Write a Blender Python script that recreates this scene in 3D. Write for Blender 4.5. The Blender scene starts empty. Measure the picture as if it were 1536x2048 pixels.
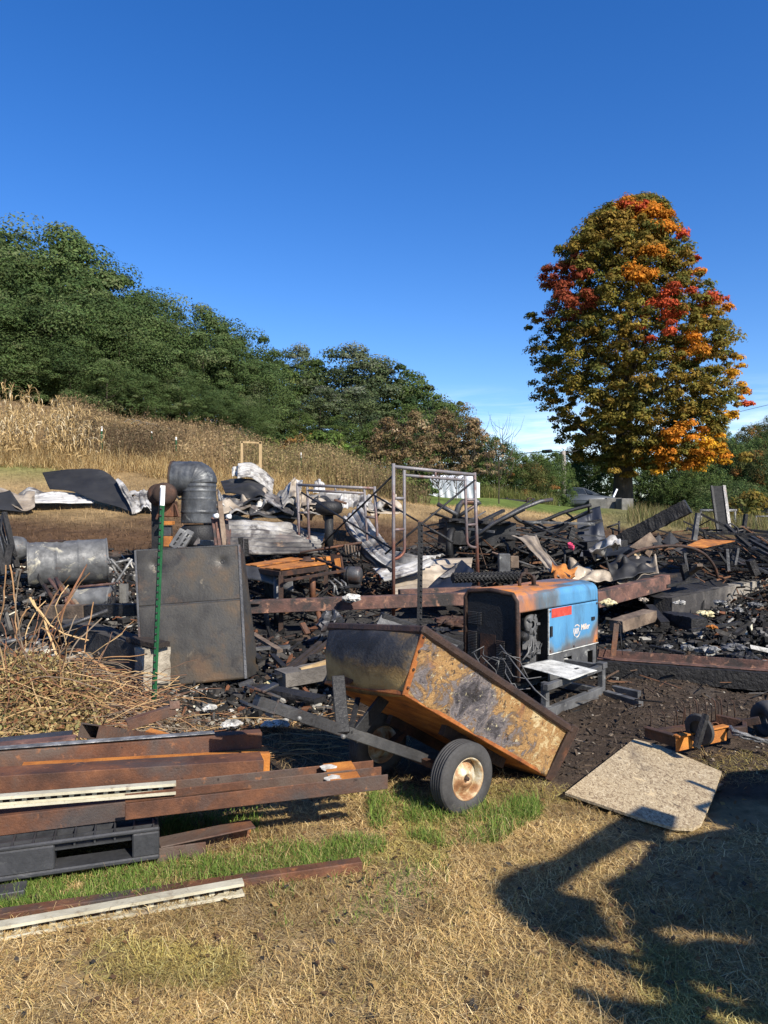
import bpy, bmesh, math, random
import numpy as np
from mathutils import Vector, Matrix, noise as mnoise

C = bpy.context.scene.collection
SC = bpy.context.scene
R = math.radians
F = 1480.0          # focal length of the photograph in its own pixels
CAMZ = 1.6

# ------------------------------------------------------------------ camera
cam = bpy.data.cameras.new('camera'); camo = bpy.data.objects.new('camera', cam); C.objects.link(camo)
camo.location = (0, 0, CAMZ); camo.rotation_euler = (R(90), 0, 0)
cam.sensor_fit = 'VERTICAL'; cam.sensor_height = 36.0; cam.lens = F/2048*36.0
cam.clip_start = .05; cam.clip_end = 3000
SC.camera = camo

# ------------------------------------------------------------------ light
SUN_H = Vector((.59, -.807)).normalized(); SUN_EL = R(37)
sdir = Vector((SUN_H.x*math.cos(SUN_EL), SUN_H.y*math.cos(SUN_EL), math.sin(SUN_EL)))
sun = bpy.data.lights.new('sun', 'SUN'); suno = bpy.data.objects.new('sun', sun); C.objects.link(suno)
sun.energy = 5.0; sun.angle = R(.53); sun.color = (1.0, .93, .82)
suno.rotation_euler = sdir.to_track_quat('Z', 'Y').to_euler()
W = bpy.data.worlds.new('World'); SC.world = W; W.use_nodes = True
nt = W.node_tree; nt.nodes.clear()
wo = nt.nodes.new('ShaderNodeOutputWorld'); bg = nt.nodes.new('ShaderNodeBackground'); sk = nt.nodes.new('ShaderNodeTexSky')
sk.sky_type = 'NISHITA'; sk.sun_disc = False; sk.sun_elevation = SUN_EL
sk.sun_rotation = math.atan2(SUN_H.x, SUN_H.y)
sk.air_density = 1.0; sk.dust_density = .25; sk.ozone_density = 3.2; sk.altitude = 300
bg.inputs['Strength'].default_value = .107
# thin cirrus low over the horizon, part of the sky itself
tc = nt.nodes.new('ShaderNodeTexCoord')
mp = nt.nodes.new('ShaderNodeMapping'); mp.inputs['Scale'].default_value = (3, 3, 26); mp.inputs['Rotation'].default_value = (0, R(-9), 0)
nz = nt.nodes.new('ShaderNodeTexNoise'); nz.inputs['Scale'].default_value = 2.2; nz.inputs['Detail'].default_value = 9; nz.inputs['Roughness'].default_value = .62
nz.inputs['Distortion'].default_value = .5
sx = nt.nodes.new('ShaderNodeSeparateXYZ')
lo = nt.nodes.new('ShaderNodeMapRange'); lo.inputs['From Min'].default_value = .17; lo.inputs['From Max'].default_value = .07
th = nt.nodes.new('ShaderNodeMapRange'); th.inputs['From Min'].default_value = .42; th.inputs['From Max'].default_value = .72
th.inputs['To Max'].default_value = .75
mu = nt.nodes.new('ShaderNodeMath'); mu.operation = 'MULTIPLY'
mx = nt.nodes.new('ShaderNodeMix'); mx.data_type = 'RGBA'; mx.inputs[7].default_value = (8.0, 8.6, 9.6, 1)
L = nt.links.new
L(tc.outputs['Generated'], mp.inputs[0]); L(mp.outputs[0], nz.inputs['Vector']); L(tc.outputs['Generated'], sx.inputs[0])
L(sx.outputs[2], lo.inputs[0]); L(nz.outputs[0], th.inputs[0]); L(lo.outputs[0], mu.inputs[0]); L(th.outputs[0], mu.inputs[1])
hs = nt.nodes.new('ShaderNodeHueSaturation'); hs.inputs['Saturation'].default_value = 1.33; hs.inputs['Hue'].default_value = .513
L(sk.outputs[0], hs.inputs['Color'])
L(mu.outputs[0], mx.inputs[0]); L(hs.outputs[0], mx.inputs[6]); L(mx.outputs[2], bg.inputs['Color']); L(bg.outputs[0], wo.inputs[0])
SC.view_settings.view_transform = 'Standard'; SC.view_settings.look = 'None'; SC.view_settings.gamma = 1
SC.view_settings.use_curve_mapping = False; SC.view_settings.exposure = 0.8
SC.cycles.use_denoising = True
SC.cycles.max_bounces = 6; SC.cycles.transparent_max_bounces = 8

# ------------------------------------------------------------------ helpers
def V(*a): return Vector(a)
def P(px, py, d): return Vector(((px-768)/F*d, d, CAMZ-(py-1024)/F*d))
COLS = [  # ground profiles: bearing (as px of the photograph) -> (distance, height)
 (0,    [(5,0),(6,.05),(7.5,.25),(9,.6),(11,1.0),(13,1.33),(15,1.6),(18,2.2),(20,2.75),(22,3.25),(26,4.25),(32,5.9),(40,7.6),(55,10),(80,14),(150,21)]),
 (300,  [(5,0),(6,.03),(8,.3),(10,.75),(12,1.08),(15,1.53),(18,2.05),(22,2.9),(28,4.0),(36,5.5),(45,7.0),(55,8.8),(80,12.5),(150,19)]),
 (600,  [(5,0),(7,.05),(8.5,.15),(11,.38),(13,.83),(16,1.28),(20,1.88),(24,2.5),(30,3.4),(40,4.8),(55,6.3),(75,8.4),(110,11),(150,13)]),
 (900,  [(5,0),(8,.1),(10,.2),(12.5,.42),(14,.78),(17,1.1),(22,1.55),(30,2.02),(45,2.6),(60,3.1),(80,3.8),(110,5),(150,7)]),
 (1200, [(5,0),(8,0),(11,.04),(12,.2),(13.5,.5),(17,.9),(22,1.2),(30,1.55),(40,1.78),(55,1.85),(80,2),(150,2.5)]),
 (1500, [(5,0),(8,0),(11.5,.0),(13,.42),(16,.68),(22,.88),(30,.9),(40,.65),(55,.1),(80,0),(110,3),(150,12)]),
]
def vn(x, y, s, seed=0):
    """smooth 2-D value noise, -1..1, numpy"""
    x = np.asarray(x, float)/s+seed*17.3; y = np.asarray(y, float)/s+seed*7.7
    xi = np.floor(x).astype(np.int64); yi = np.floor(y).astype(np.int64); fx = x-xi; fy = y-yi
    fx = fx*fx*(3-2*fx); fy = fy*fy*(3-2*fy)
    def h(a, b):
        n = (a*374761393+b*668265263+seed*974711) & 0x7fffffff
        n = ((n ^ (n >> 13))*1274126177) & 0x7fffffff
        n = n ^ (n >> 16)
        return (n & 0xffff)/32767.5-1
    return (h(xi,yi)*(1-fx)+h(xi+1,yi)*fx)*(1-fy)+(h(xi,yi+1)*(1-fx)+h(xi+1,yi+1)*fx)*fy
def Tz(x, y):
    x = np.asarray(x, float); y = np.asarray(y, float)
    px = np.clip(768+F*x/np.maximum(y, .5), 0, 1500)
    zs = np.stack([np.interp(y, [a for a, _ in pr], [b for _, b in pr]) for _, pr in COLS])
    k = np.clip(np.floor(px/300).astype(int), 0, 4); t = px/300-k; t = np.clip(t, 0, 1); t = t*t*(3-2*t)
    z = np.take_along_axis(zs, k[None], 0)[0]*(1-t)+np.take_along_axis(zs, k[None]+1, 0)[0]*t
    # the vine heap at the left
    z = z+.30*np.exp(-((x+2.85)/.8)**2-((y-5.6)/.5)**2)
    # rough ground
    burnt = np.clip((y-4.6)/1.2, 0, 1)*np.clip((14.5-y)/2, 0, 1)
    rough = vn(x, y, .9, 1)*.035+vn(x, y, .33, 2)*.03+vn(x, y, .13, 3)*.02+vn(x, y, .06, 6)*.01
    slab = np.clip(1-np.abs(px-730)/230, 0, 1)*np.clip((y-7.8)/.6, 0, 1)*np.clip((11.0-y)/.8, 0, 1)
    z = z+rough*burnt*(1-.85*np.clip(slab*2.5, 0, 1))+vn(x, y, .45, 4)*.018*np.clip((6-y)/2, 0, 1)+vn(x, y, .12, 5)*.006*np.clip((6-y)/2, 0, 1)
    z = z+np.clip((y-14)/8, 0, 1)*(vn(x, y, 2.4, 8)*.08+vn(x, y, 8, 9)*.18)
    return z
def tz(x, y): return float(Tz(np.array([x]), np.array([y]))[0])
def G(px, d, up=0.):
    x = (px-768)/F*d
    return Vector((x, d, tz(x, d)+up))

# ------------------------------------------------------------------ materials
def nd(t, kind, **kw):
    n = t.nodes.new(kind)
    for k, v in kw.items(): n.inputs[k].default_value = v
    return n
def mk(name, stops, scale=4., rough=.8, metal=0., bump=.3, bscale=40., layers=(), stretch=(1,1,1), dist=.0, detail=8., attr=0., rvar=.15, spec=.4, namp=1., nrough=.62):
    """procedural surface: noise -> colour ramp, patches of other colours over it, relief from finer noise.
    attr>0: the painted wear mask 'w' of the mesh is added to the noise before the ramp"""
    m = bpy.data.materials.new(name); m.use_nodes = True; t = m.node_tree; t.nodes.clear(); L = t.links.new
    out = t.nodes.new('ShaderNodeOutputMaterial'); b = t.nodes.new('ShaderNodeBsdfPrincipled'); L(b.outputs[0], out.inputs[0])
    tc = t.nodes.new('ShaderNodeTexCoord'); oi = t.nodes.new('ShaderNodeObjectInfo')
    va = t.nodes.new('ShaderNodeVectorMath'); va.operation = 'SCALE'; cb = t.nodes.new('ShaderNodeCombineXYZ')
    L(oi.outputs['Random'], cb.inputs[0]); L(oi.outputs['Random'], cb.inputs[1]); L(cb.outputs[0], va.inputs[0]); va.inputs['Scale'].default_value = 37.
    ad = t.nodes.new('ShaderNodeVectorMath'); L(tc.outputs['Object'], ad.inputs[0]); L(va.outputs[0], ad.inputs[1])
    mp = t.nodes.new('ShaderNodeMapping'); mp.inputs['Scale'].default_value = stretch; L(ad.outputs[0], mp.inputs[0])
    n1 = nd(t, 'ShaderNodeTexNoise', Scale=scale, Detail=detail, Roughness=nrough, Distortion=dist); L(mp.outputs[0], n1.inputs['Vector'])
    fac = n1.outputs[0]
    if attr:
        at = t.nodes.new('ShaderNodeAttribute'); at.attribute_name = 'w'
        a1 = nd(t, 'ShaderNodeMath'); a1.operation = 'MULTIPLY_ADD'; L(fac, a1.inputs[0]); a1.inputs[1].default_value = namp; a1.inputs[2].default_value = -.5*namp
        a2 = nd(t, 'ShaderNodeMath'); a2.operation = 'ADD'; L(a1.outputs[0], a2.inputs[0]); L(at.outputs['Fac'], a2.inputs[1]); fac = a2.outputs[0]
    rp = t.nodes.new('ShaderNodeValToRGB'); L(fac, rp.inputs[0]); e = rp.color_ramp.elements
    while len(e) < len(stops): e.new(.5)
    for i, (p, c) in enumerate(stops): e[i].position = p; e[i].color = (*c, 1)
    col = rp.outputs[0]
    for i, (sc, a, bb, c, ds) in enumerate(layers):
        m2 = t.nodes.new('ShaderNodeMapping'); m2.inputs['Location'].default_value = (3.1*i+1.7, 5.3*i, 2.9*i); m2.inputs['Scale'].default_value = stretch; L(ad.outputs[0], m2.inputs[0])
        n2 = nd(t, 'ShaderNodeTexNoise', Scale=sc, Detail=7., Roughness=.66, Distortion=ds); L(m2.outputs[0], n2.inputs['Vector'])
        mr = t.nodes.new('ShaderNodeMapRange'); mr.inputs['From Min'].default_value = a; mr.inputs['From Max'].default_value = bb; L(n2.outputs[0], mr.inputs[0])
        mx = t.nodes.new('ShaderNodeMix'); mx.data_type = 'RGBA'; L(mr.outputs[0], mx.inputs[0]); L(col, mx.inputs[6]); mx.inputs[7].default_value = (*c, 1); col = mx.outputs[2]
    L(col, b.inputs['Base Color']); b.inputs['Metallic'].default_value = metal; b.inputs['Specular IOR Level'].default_value = spec
    n3 = nd(t, 'ShaderNodeTexNoise', Scale=bscale, Detail=6., Roughness=.6); L(mp.outputs[0], n3.inputs['Vector'])
    rr = t.nodes.new('ShaderNodeMapRange'); L(n3.outputs[0], rr.inputs[0]); rr.inputs['From Min'].default_value = .3; rr.inputs['From Max'].default_value = .7
    rr.inputs['To Min'].default_value = max(.05, rough-rvar); rr.inputs['To Max'].default_value = min(1, rough+rvar); L(rr.outputs[0], b.inputs['Roughness'])
    if bump:
        bp = nd(t, 'ShaderNodeBump', Strength=bump, Distance=.02); L(n3.outputs[0], bp.inputs['Height']); L(bp.outputs[0], b.inputs['Normal'])
    return m
def attr_mat(name, rough=.9, trans=0., nscale=0., namp=.4, bump=0., bscale=60., spec=.2):
    """colour read from the mesh's own colour attribute (leaf, blade and chip colours)"""
    m = bpy.data.materials.new(name); m.use_nodes = True; t = m.node_tree; t.nodes.clear(); L = t.links.new
    out = t.nodes.new('ShaderNodeOutputMaterial'); b = t.nodes.new('ShaderNodeBsdfPrincipled')
    b.inputs['Roughness'].default_value = rough; b.inputs['Specular IOR Level'].default_value = spec
    at = t.nodes.new('ShaderNodeAttribute'); at.attribute_name = 'Col'; col = at.outputs['Color']
    if nscale:
        tc = t.nodes.new('ShaderNodeTexCoord'); n = nd(t, 'ShaderNodeTexNoise', Scale=nscale, Detail=10., Roughness=.7); L(tc.outputs['Object'], n.inputs['Vector'])
        mr = t.nodes.new('ShaderNodeMapRange'); mr.inputs['From Min'].default_value = .25; mr.inputs['From Max'].default_value = .75; mr.inputs['To Min'].default_value = 1-namp; mr.inputs['To Max'].default_value = 1+namp; L(n.outputs[0], mr.inputs[0])
        vm = t.nodes.new('ShaderNodeVectorMath'); vm.operation = 'SCALE'; L(col, vm.inputs[0]); L(mr.outputs[0], vm.inputs['Scale']); col = vm.outputs[0]
        if bump:
            n3 = nd(t, 'ShaderNodeTexNoise', Scale=bscale, Detail=8., Roughness=.7); L(tc.outputs['Object'], n3.inputs['Vector'])
            bp = nd(t, 'ShaderNodeBump', Strength=bump, Distance=.03); L(n3.outputs[0], bp.inputs['Height']); L(bp.outputs[0], b.inputs['Normal'])
    L(col, b.inputs['Base Color'])
    if trans:
        tr = t.nodes.new('ShaderNodeBsdfTranslucent'); L(col, tr.inputs['Color']); ms = t.nodes.new('ShaderNodeMixShader'); ms.inputs[0].default_value = trans
        L(b.outputs[0], ms.inputs[1]); L(tr.outputs[0], ms.inputs[2]); L(ms.outputs[0], out.inputs[0])
    else: L(b.outputs[0], out.inputs[0])
    return m
def flat(name, c, rough=.6, metal=0., bump=.1, var=.25):
    lo = tuple(v*(1-var) for v in c); hi = tuple(min(1, v*(1+var)) for v in c)
    return mk(name, [(.3, lo), (.7, hi)], 9, rough, metal, bump, 60)

M = {}
M['leaf'] = attr_mat('leaves', .75, .33, spec=.12)
M['blade'] = attr_mat('grass_blades', .75, .25)
M['twig'] = attr_mat('dry_twigs', .85)
M['chip'] = attr_mat('charred_chips', .85, nscale=30, namp=.6, spec=.22)
M['ground'] = attr_mat('soil_and_ash', .95, nscale=9, namp=.55, bump=.9, bscale=38, spec=.1)
M['bark'] = mk('bark', [(.3,(.025,.02,.015)),(.7,(.09,.07,.05))], 6, .95, 0, .8, 22, stretch=(1,1,.25))
M['rust'] = mk('brown_rusty_steel', [(.25,(.03,.018,.014)),(.45,(.085,.038,.022)),(.6,(.15,.062,.03)),(.75,(.24,.105,.045))], 5, .75, .25, .25, 90,
    layers=[(2.2,.5,.66,(.055,.045,.042),.5),(1.3,.5,.66,(.10,.075,.06),.6),(14,.6,.72,(.30,.125,.05),0),(30,.64,.72,(.02,.014,.012),0)])
M['rust_d'] = mk('dark_rusty_steel', [(.25,(.016,.013,.012)),(.5,(.045,.027,.02)),(.75,(.11,.05,.028))], 5, .75, .25, .3, 70, layers=[(3,.55,.7,(.14,.055,.025),.3)])
M['rust_pink'] = mk('burnt_red_primer_steel', [(.25,(.04,.024,.02)),(.5,(.12,.062,.048)),(.75,(.22,.115,.085))], 5, .8, .15, .35, 60, layers=[(3.5,.44,.6,(.03,.027,.026),.5),(11,.58,.7,(.3,.16,.1),.3)])
M['rust_o'] = mk('orange_rust', [(.25,(.1,.036,.014)),(.45,(.3,.105,.022)),(.7,(.52,.21,.04))], 6, .85, .1, .35, 80, layers=[(3,.55,.7,(.13,.06,.03),.5)])
M['steel_grey'] = mk('scorched_grey_steel', [(.25,(.03,.03,.032)),(.5,(.075,.075,.078)),(.75,(.14,.138,.135))], 4, .5, .55, .2, 60, layers=[(2.5,.56,.7,(.12,.055,.03),.5)])
M['scaff'] = mk('scorched_scaffold_tube', [(.25,(.17,.065,.04)),(.5,(.12,.1,.1)),(.75,(.2,.19,.195))], 3.5, .6, .4, .2, 70, attr=1, layers=[(3,.5,.68,(.14,.065,.05),.2)])
M['black'] = mk('sooty_black_metal', [(.3,(.008,.008,.009)),(.6,(.02,.02,.021)),(.8,(.045,.043,.043))], 6, .6, .2, .35, 60)
M['char'] = mk('charred_wood', [(.3,(.004,.004,.004)),(.6,(.013,.012,.012)),(.85,(.04,.038,.036))], 8, .7, 0, 1., 26, layers=[(5,.66,.78,(.07,.066,.062),.3)])
M['char_r'] = mk('charred_brown_timber', [(.3,(.008,.006,.005)),(.6,(.035,.024,.018)),(.85,(.09,.06,.042))], 6, .85, 0, .9, 30, layers=[(4,.6,.75,(.015,.014,.014),.3)])
M['wood_pale'] = mk('pale_timber', [(.3,(.28,.19,.09)),(.7,(.48,.36,.2))], 5, .85, 0, .3, 60, stretch=(1,1,.2))
M['wood_dirty'] = mk('scorched_board', [(.3,(.04,.03,.022)),(.55,(.14,.1,.07)),(.8,(.3,.23,.16))], 5, .9, 0, .5, 50)
M['roof'] = mk('fire_bleached_sheet', [(.22,(.03,.028,.027)),(.38,(.10,.093,.086)),(.5,(.235,.222,.2)),(.62,(.35,.34,.32)),(.8,(.45,.44,.42))], 2.2, .6, .1, .15, 30, layers=[(3.2,.52,.64,(.06,.053,.05),.8),(1.5,.58,.68,(.12,.1,.09),.8),(6,.62,.74,(.22,.14,.085),.3)], attr=1, namp=1.3)
M['roof_tan'] = mk('tan_heat_stained_sheet', [(.25,(.07,.055,.045)),(.45,(.24,.195,.145)),(.7,(.42,.365,.29))], 2., .6, .15, .15, 30, layers=[(2.6,.6,.74,(.07,.055,.045),.5)])
M['roof_dk'] = mk('sooty_black_sheet', [(.3,(.010,.010,.011)),(.6,(.026,.026,.027)),(.72,(.06,.059,.058)),(.8,(.2,.195,.185))], 1.9, .65, .1, .15, 40, stretch=(.4,1,1.6))
M['galv'] = mk('galvanised_steel', [(.25,(.045,.045,.046)),(.5,(.10,.101,.101)),(.75,(.19,.19,.185))], 7, .6, .25, .2, 30, layers=[(3.4,.6,.68,(.22,.1,.042),.6),(3.2,.58,.68,(.4,.37,.28),.8),(5,.6,.7,(.07,.05,.04),.5)])
M['duct'] = mk('dark_galvanised_duct', [(.25,(.03,.032,.035)),(.5,(.068,.072,.077)),(.75,(.13,.137,.14))], 8, .5, .35, .45, 11, layers=[(4,.6,.7,(.26,.27,.255),.8)])
M['door'] = mk('heat_tinted_steel_plate', [(.2,(.014,.014,.014)),(.4,(.028,.026,.024)),(.56,(.05,.047,.042)),(.66,(.065,.052,.038)),(.8,(.11,.07,.04))], 2.6, .55, .3, .15, 50, attr=1, namp=1.1, dist=.4, layers=[(2.2,.54,.68,(.085,.055,.036),.6),(3.4,.56,.7,(.022,.021,.021),.5),(9,.64,.72,(.17,.14,.1),.2)])
M['green'] = mk('green_post_paint', [(.3,(.008,.06,.022)),(.7,(.016,.105,.04))], 8, .5, 0, .15, 60, layers=[(8,.66,.72,(.03,.035,.03),0)])
M['white'] = mk('white_paint', [(.3,(.6,.6,.58)),(.7,(.8,.8,.78))], 8, .6, 0, .1, 60)
M['cream'] = mk('cream_painted_channel', [(.3,(.33,.3,.21)),(.7,(.52,.485,.37))], 5, .6, .1, .2, 50, layers=[(7,.58,.7,(.17,.12,.075),.3),(22,.6,.7,(.22,.19,.13),.2)])
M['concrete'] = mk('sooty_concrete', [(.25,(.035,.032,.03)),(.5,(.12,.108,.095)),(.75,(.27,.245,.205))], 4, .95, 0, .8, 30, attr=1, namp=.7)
M['rough_conc'] = mk('rough_pale_concrete', [(.3,(.16,.135,.1)),(.7,(.4,.355,.28))], 9, .95, 0, 1., 26)
M['osb'] = mk('scorched_strand_board', [(.3,(.06,.043,.028)),(.42,(.22,.155,.09)),(.52,(.4,.315,.19)),(.66,(.55,.46,.31))], 42, .95, 0, .25, 90, dist=2.2, stretch=(1,.4,1), nrough=.7, layers=[(2.6,.56,.74,(.1,.075,.055),.6),(11,.62,.7,(.09,.065,.045),.6),(16,.6,.68,(.55,.43,.25),1.5)])
M['plastic'] = mk('black_plastic', [(.3,(.02,.021,.023)),(.7,(.042,.043,.047))], 5, .5, 0, .12, 40, layers=[(6,.62,.72,(.09,.09,.088),.7)])
M['rubber'] = mk('weathered_tyre_rubber', [(.3,(.028,.027,.027)),(.7,(.06,.058,.056))], 9, .8, 0, .15, 60, layers=[(5,.64,.76,(.11,.1,.085),.3)])
M['rim'] = mk('peeling_white_rim', [(.3,(.14,.06,.028)),(.45,(.3,.16,.075)),(.54,(.42,.33,.2)),(.62,(.5,.46,.36)),(.75,(.58,.56,.5))], 11, .6, .15, .25, 60)
M['cartside'] = mk('heat_blistered_cart_paint', [(.24,(.018,.016,.017)),(.36,(.07,.064,.07)),(.44,(.17,.148,.145)),(.49,(.11,.075,.05)),(.54,(.27,.155,.06)),(.58,(.34,.21,.085)),(.62,(.23,.115,.042)),(.67,(.4,.29,.14)),(.8,(.52,.44,.28))],
    8.5, .65, .05, .45, 60, dist=.8, detail=14, attr=1, namp=1.1, nrough=.74, layers=[(17,.58,.66,(.035,.025,.02),2.2),(34,.6,.7,(.5,.44,.28),.4),(3.2,.6,.75,(.28,.12,.045),.8),(2.1,.56,.72,(.05,.045,.048),.9)])
M['cartend'] = mk('cart_front_soot_and_light', [(.28,(.010,.010,.011)),(.44,(.028,.028,.031)),(.54,(.05,.045,.04)),(.64,(.14,.09,.04)),(.76,(.25,.165,.065)),(.88,(.34,.24,.1))], 6, .65, .1, .4, 70, dist=.8, attr=1, namp=.8, detail=10)  # dark to gold ramp: soot, with shade and sunlight painted in
M['cartedge'] = mk('burnt_orange_cart_edge', [(.3,(.09,.03,.015)),(.55,(.3,.1,.025)),(.75,(.45,.2,.06))], 8, .7, .1, .25, 60)
M['rimrail'] = mk('dark_scorched_rim', [(.3,(.015,.011,.01)),(.6,(.05,.028,.02)),(.8,(.11,.05,.03))], 9, .7, .2, .4, 60)
M['wblue'] = mk('scorched_blue_paint', [(.12,(.5,.175,.026)),(.3,(.28,.13,.08)),(.36,(.13,.1,.09)),(.46,(.10,.115,.125)),(.54,(.11,.19,.26)),(.63,(.065,.2,.36)),(.85,(.09,.26,.43))], 5, .5, .05, .12, 60, attr=1, namp=.62, stretch=(1,1,.4),
    layers=[(26,.68,.76,(.5,.52,.5),.1),(3.2,.47,.68,(.05,.085,.12),.7),(9,.62,.75,(.12,.3,.46),.2)])
M['wtop'] = mk('orange_heat_rust_hood', [(.2,(.36,.105,.015)),(.45,(.45,.15,.022)),(.58,(.4,.2,.06)),(.64,(.22,.19,.15)),(.72,(.08,.2,.36)),(.85,(.08,.25,.46))], 4, .6, .1, .2, 60, attr=1, namp=.35)
M['wgrey'] = mk('scorched_grey_panel', [(.3,(.035,.035,.036)),(.55,(.1,.1,.1)),(.8,(.2,.2,.19))], 5, .6, .25, .2, 60, layers=[(9,.6,.72,(.36,.36,.33),.4)])
M['ash'] = mk('white_ash_coated_panel', [(.3,(.2,.2,.185)),(.5,(.45,.45,.42)),(.7,(.62,.62,.58))], 9, .85, 0, .35, 60, layers=[(30,.58,.66,(.12,.115,.1),.3)])
M['red'] = mk('red_warning_label', [(.3,(.28,.03,.022)),(.6,(.45,.055,.035)),(.8,(.55,.2,.15))], 14, .6, 0, .1, 60)
M['logo'] = mk('faded_white_print', [(.3,(.48,.4,.34)),(.7,(.68,.6,.52))], 20, .6, 0, 0, 60)
M['navy'] = mk('sooty_navy_sheet', [(.3,(.006,.008,.014)),(.7,(.016,.021,.034))], 2, .5, .2, .15, 50)
M['tarp'] = mk('white_tarpaulin', [(.3,(.6,.62,.66)),(.7,(.78,.79,.82))], 2, .7, 0, .6, 6)
M['car'] = mk('silver_blue_car_paint', [(.3,(.045,.054,.066)),(.7,(.06,.07,.085))], 2, .4, .1, 0, 40)
M['cardk'] = flat('dark_car_paint', (.015,.016,.02), .3, .3, 0)
M['glass'] = flat('dark_car_glass', (.02,.025,.03), .1, 0, 0)
M['light_red'] = flat('red_tail_lamp', (.3,.02,.02), .3)
M['cblock'] = mk('grey_concrete_block', [(.3,(.07,.067,.06)),(.7,(.17,.165,.15))], 3, .95, 0, .6, 20)
M['pole'] = mk('weathered_pole_wood', [(.3,(.16,.14,.12)),(.7,(.3,.27,.24))], 4, .9, 0, .4, 30, stretch=(1,1,.1))
M['ash_white'] = mk('white_plaster_ash', [(.3,(.12,.115,.1)),(.48,(.38,.365,.33)),(.7,(.62,.6,.55))], 9, .95, 0, .6, 40)
M['yellowish'] = mk('pale_yellow_insulation', [(.3,(.4,.34,.18)),(.7,(.62,.55,.33))], 8, .95, 0, .7, 40)
M['pink'] = flat('pink_rag', (.5,.05,.12), .9)
M['alum'] = mk('melted_aluminium', [(.3,(.05,.05,.05)),(.5,(.16,.158,.15)),(.7,(.4,.395,.38))], 12, .55, .3, .6, 30)

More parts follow.
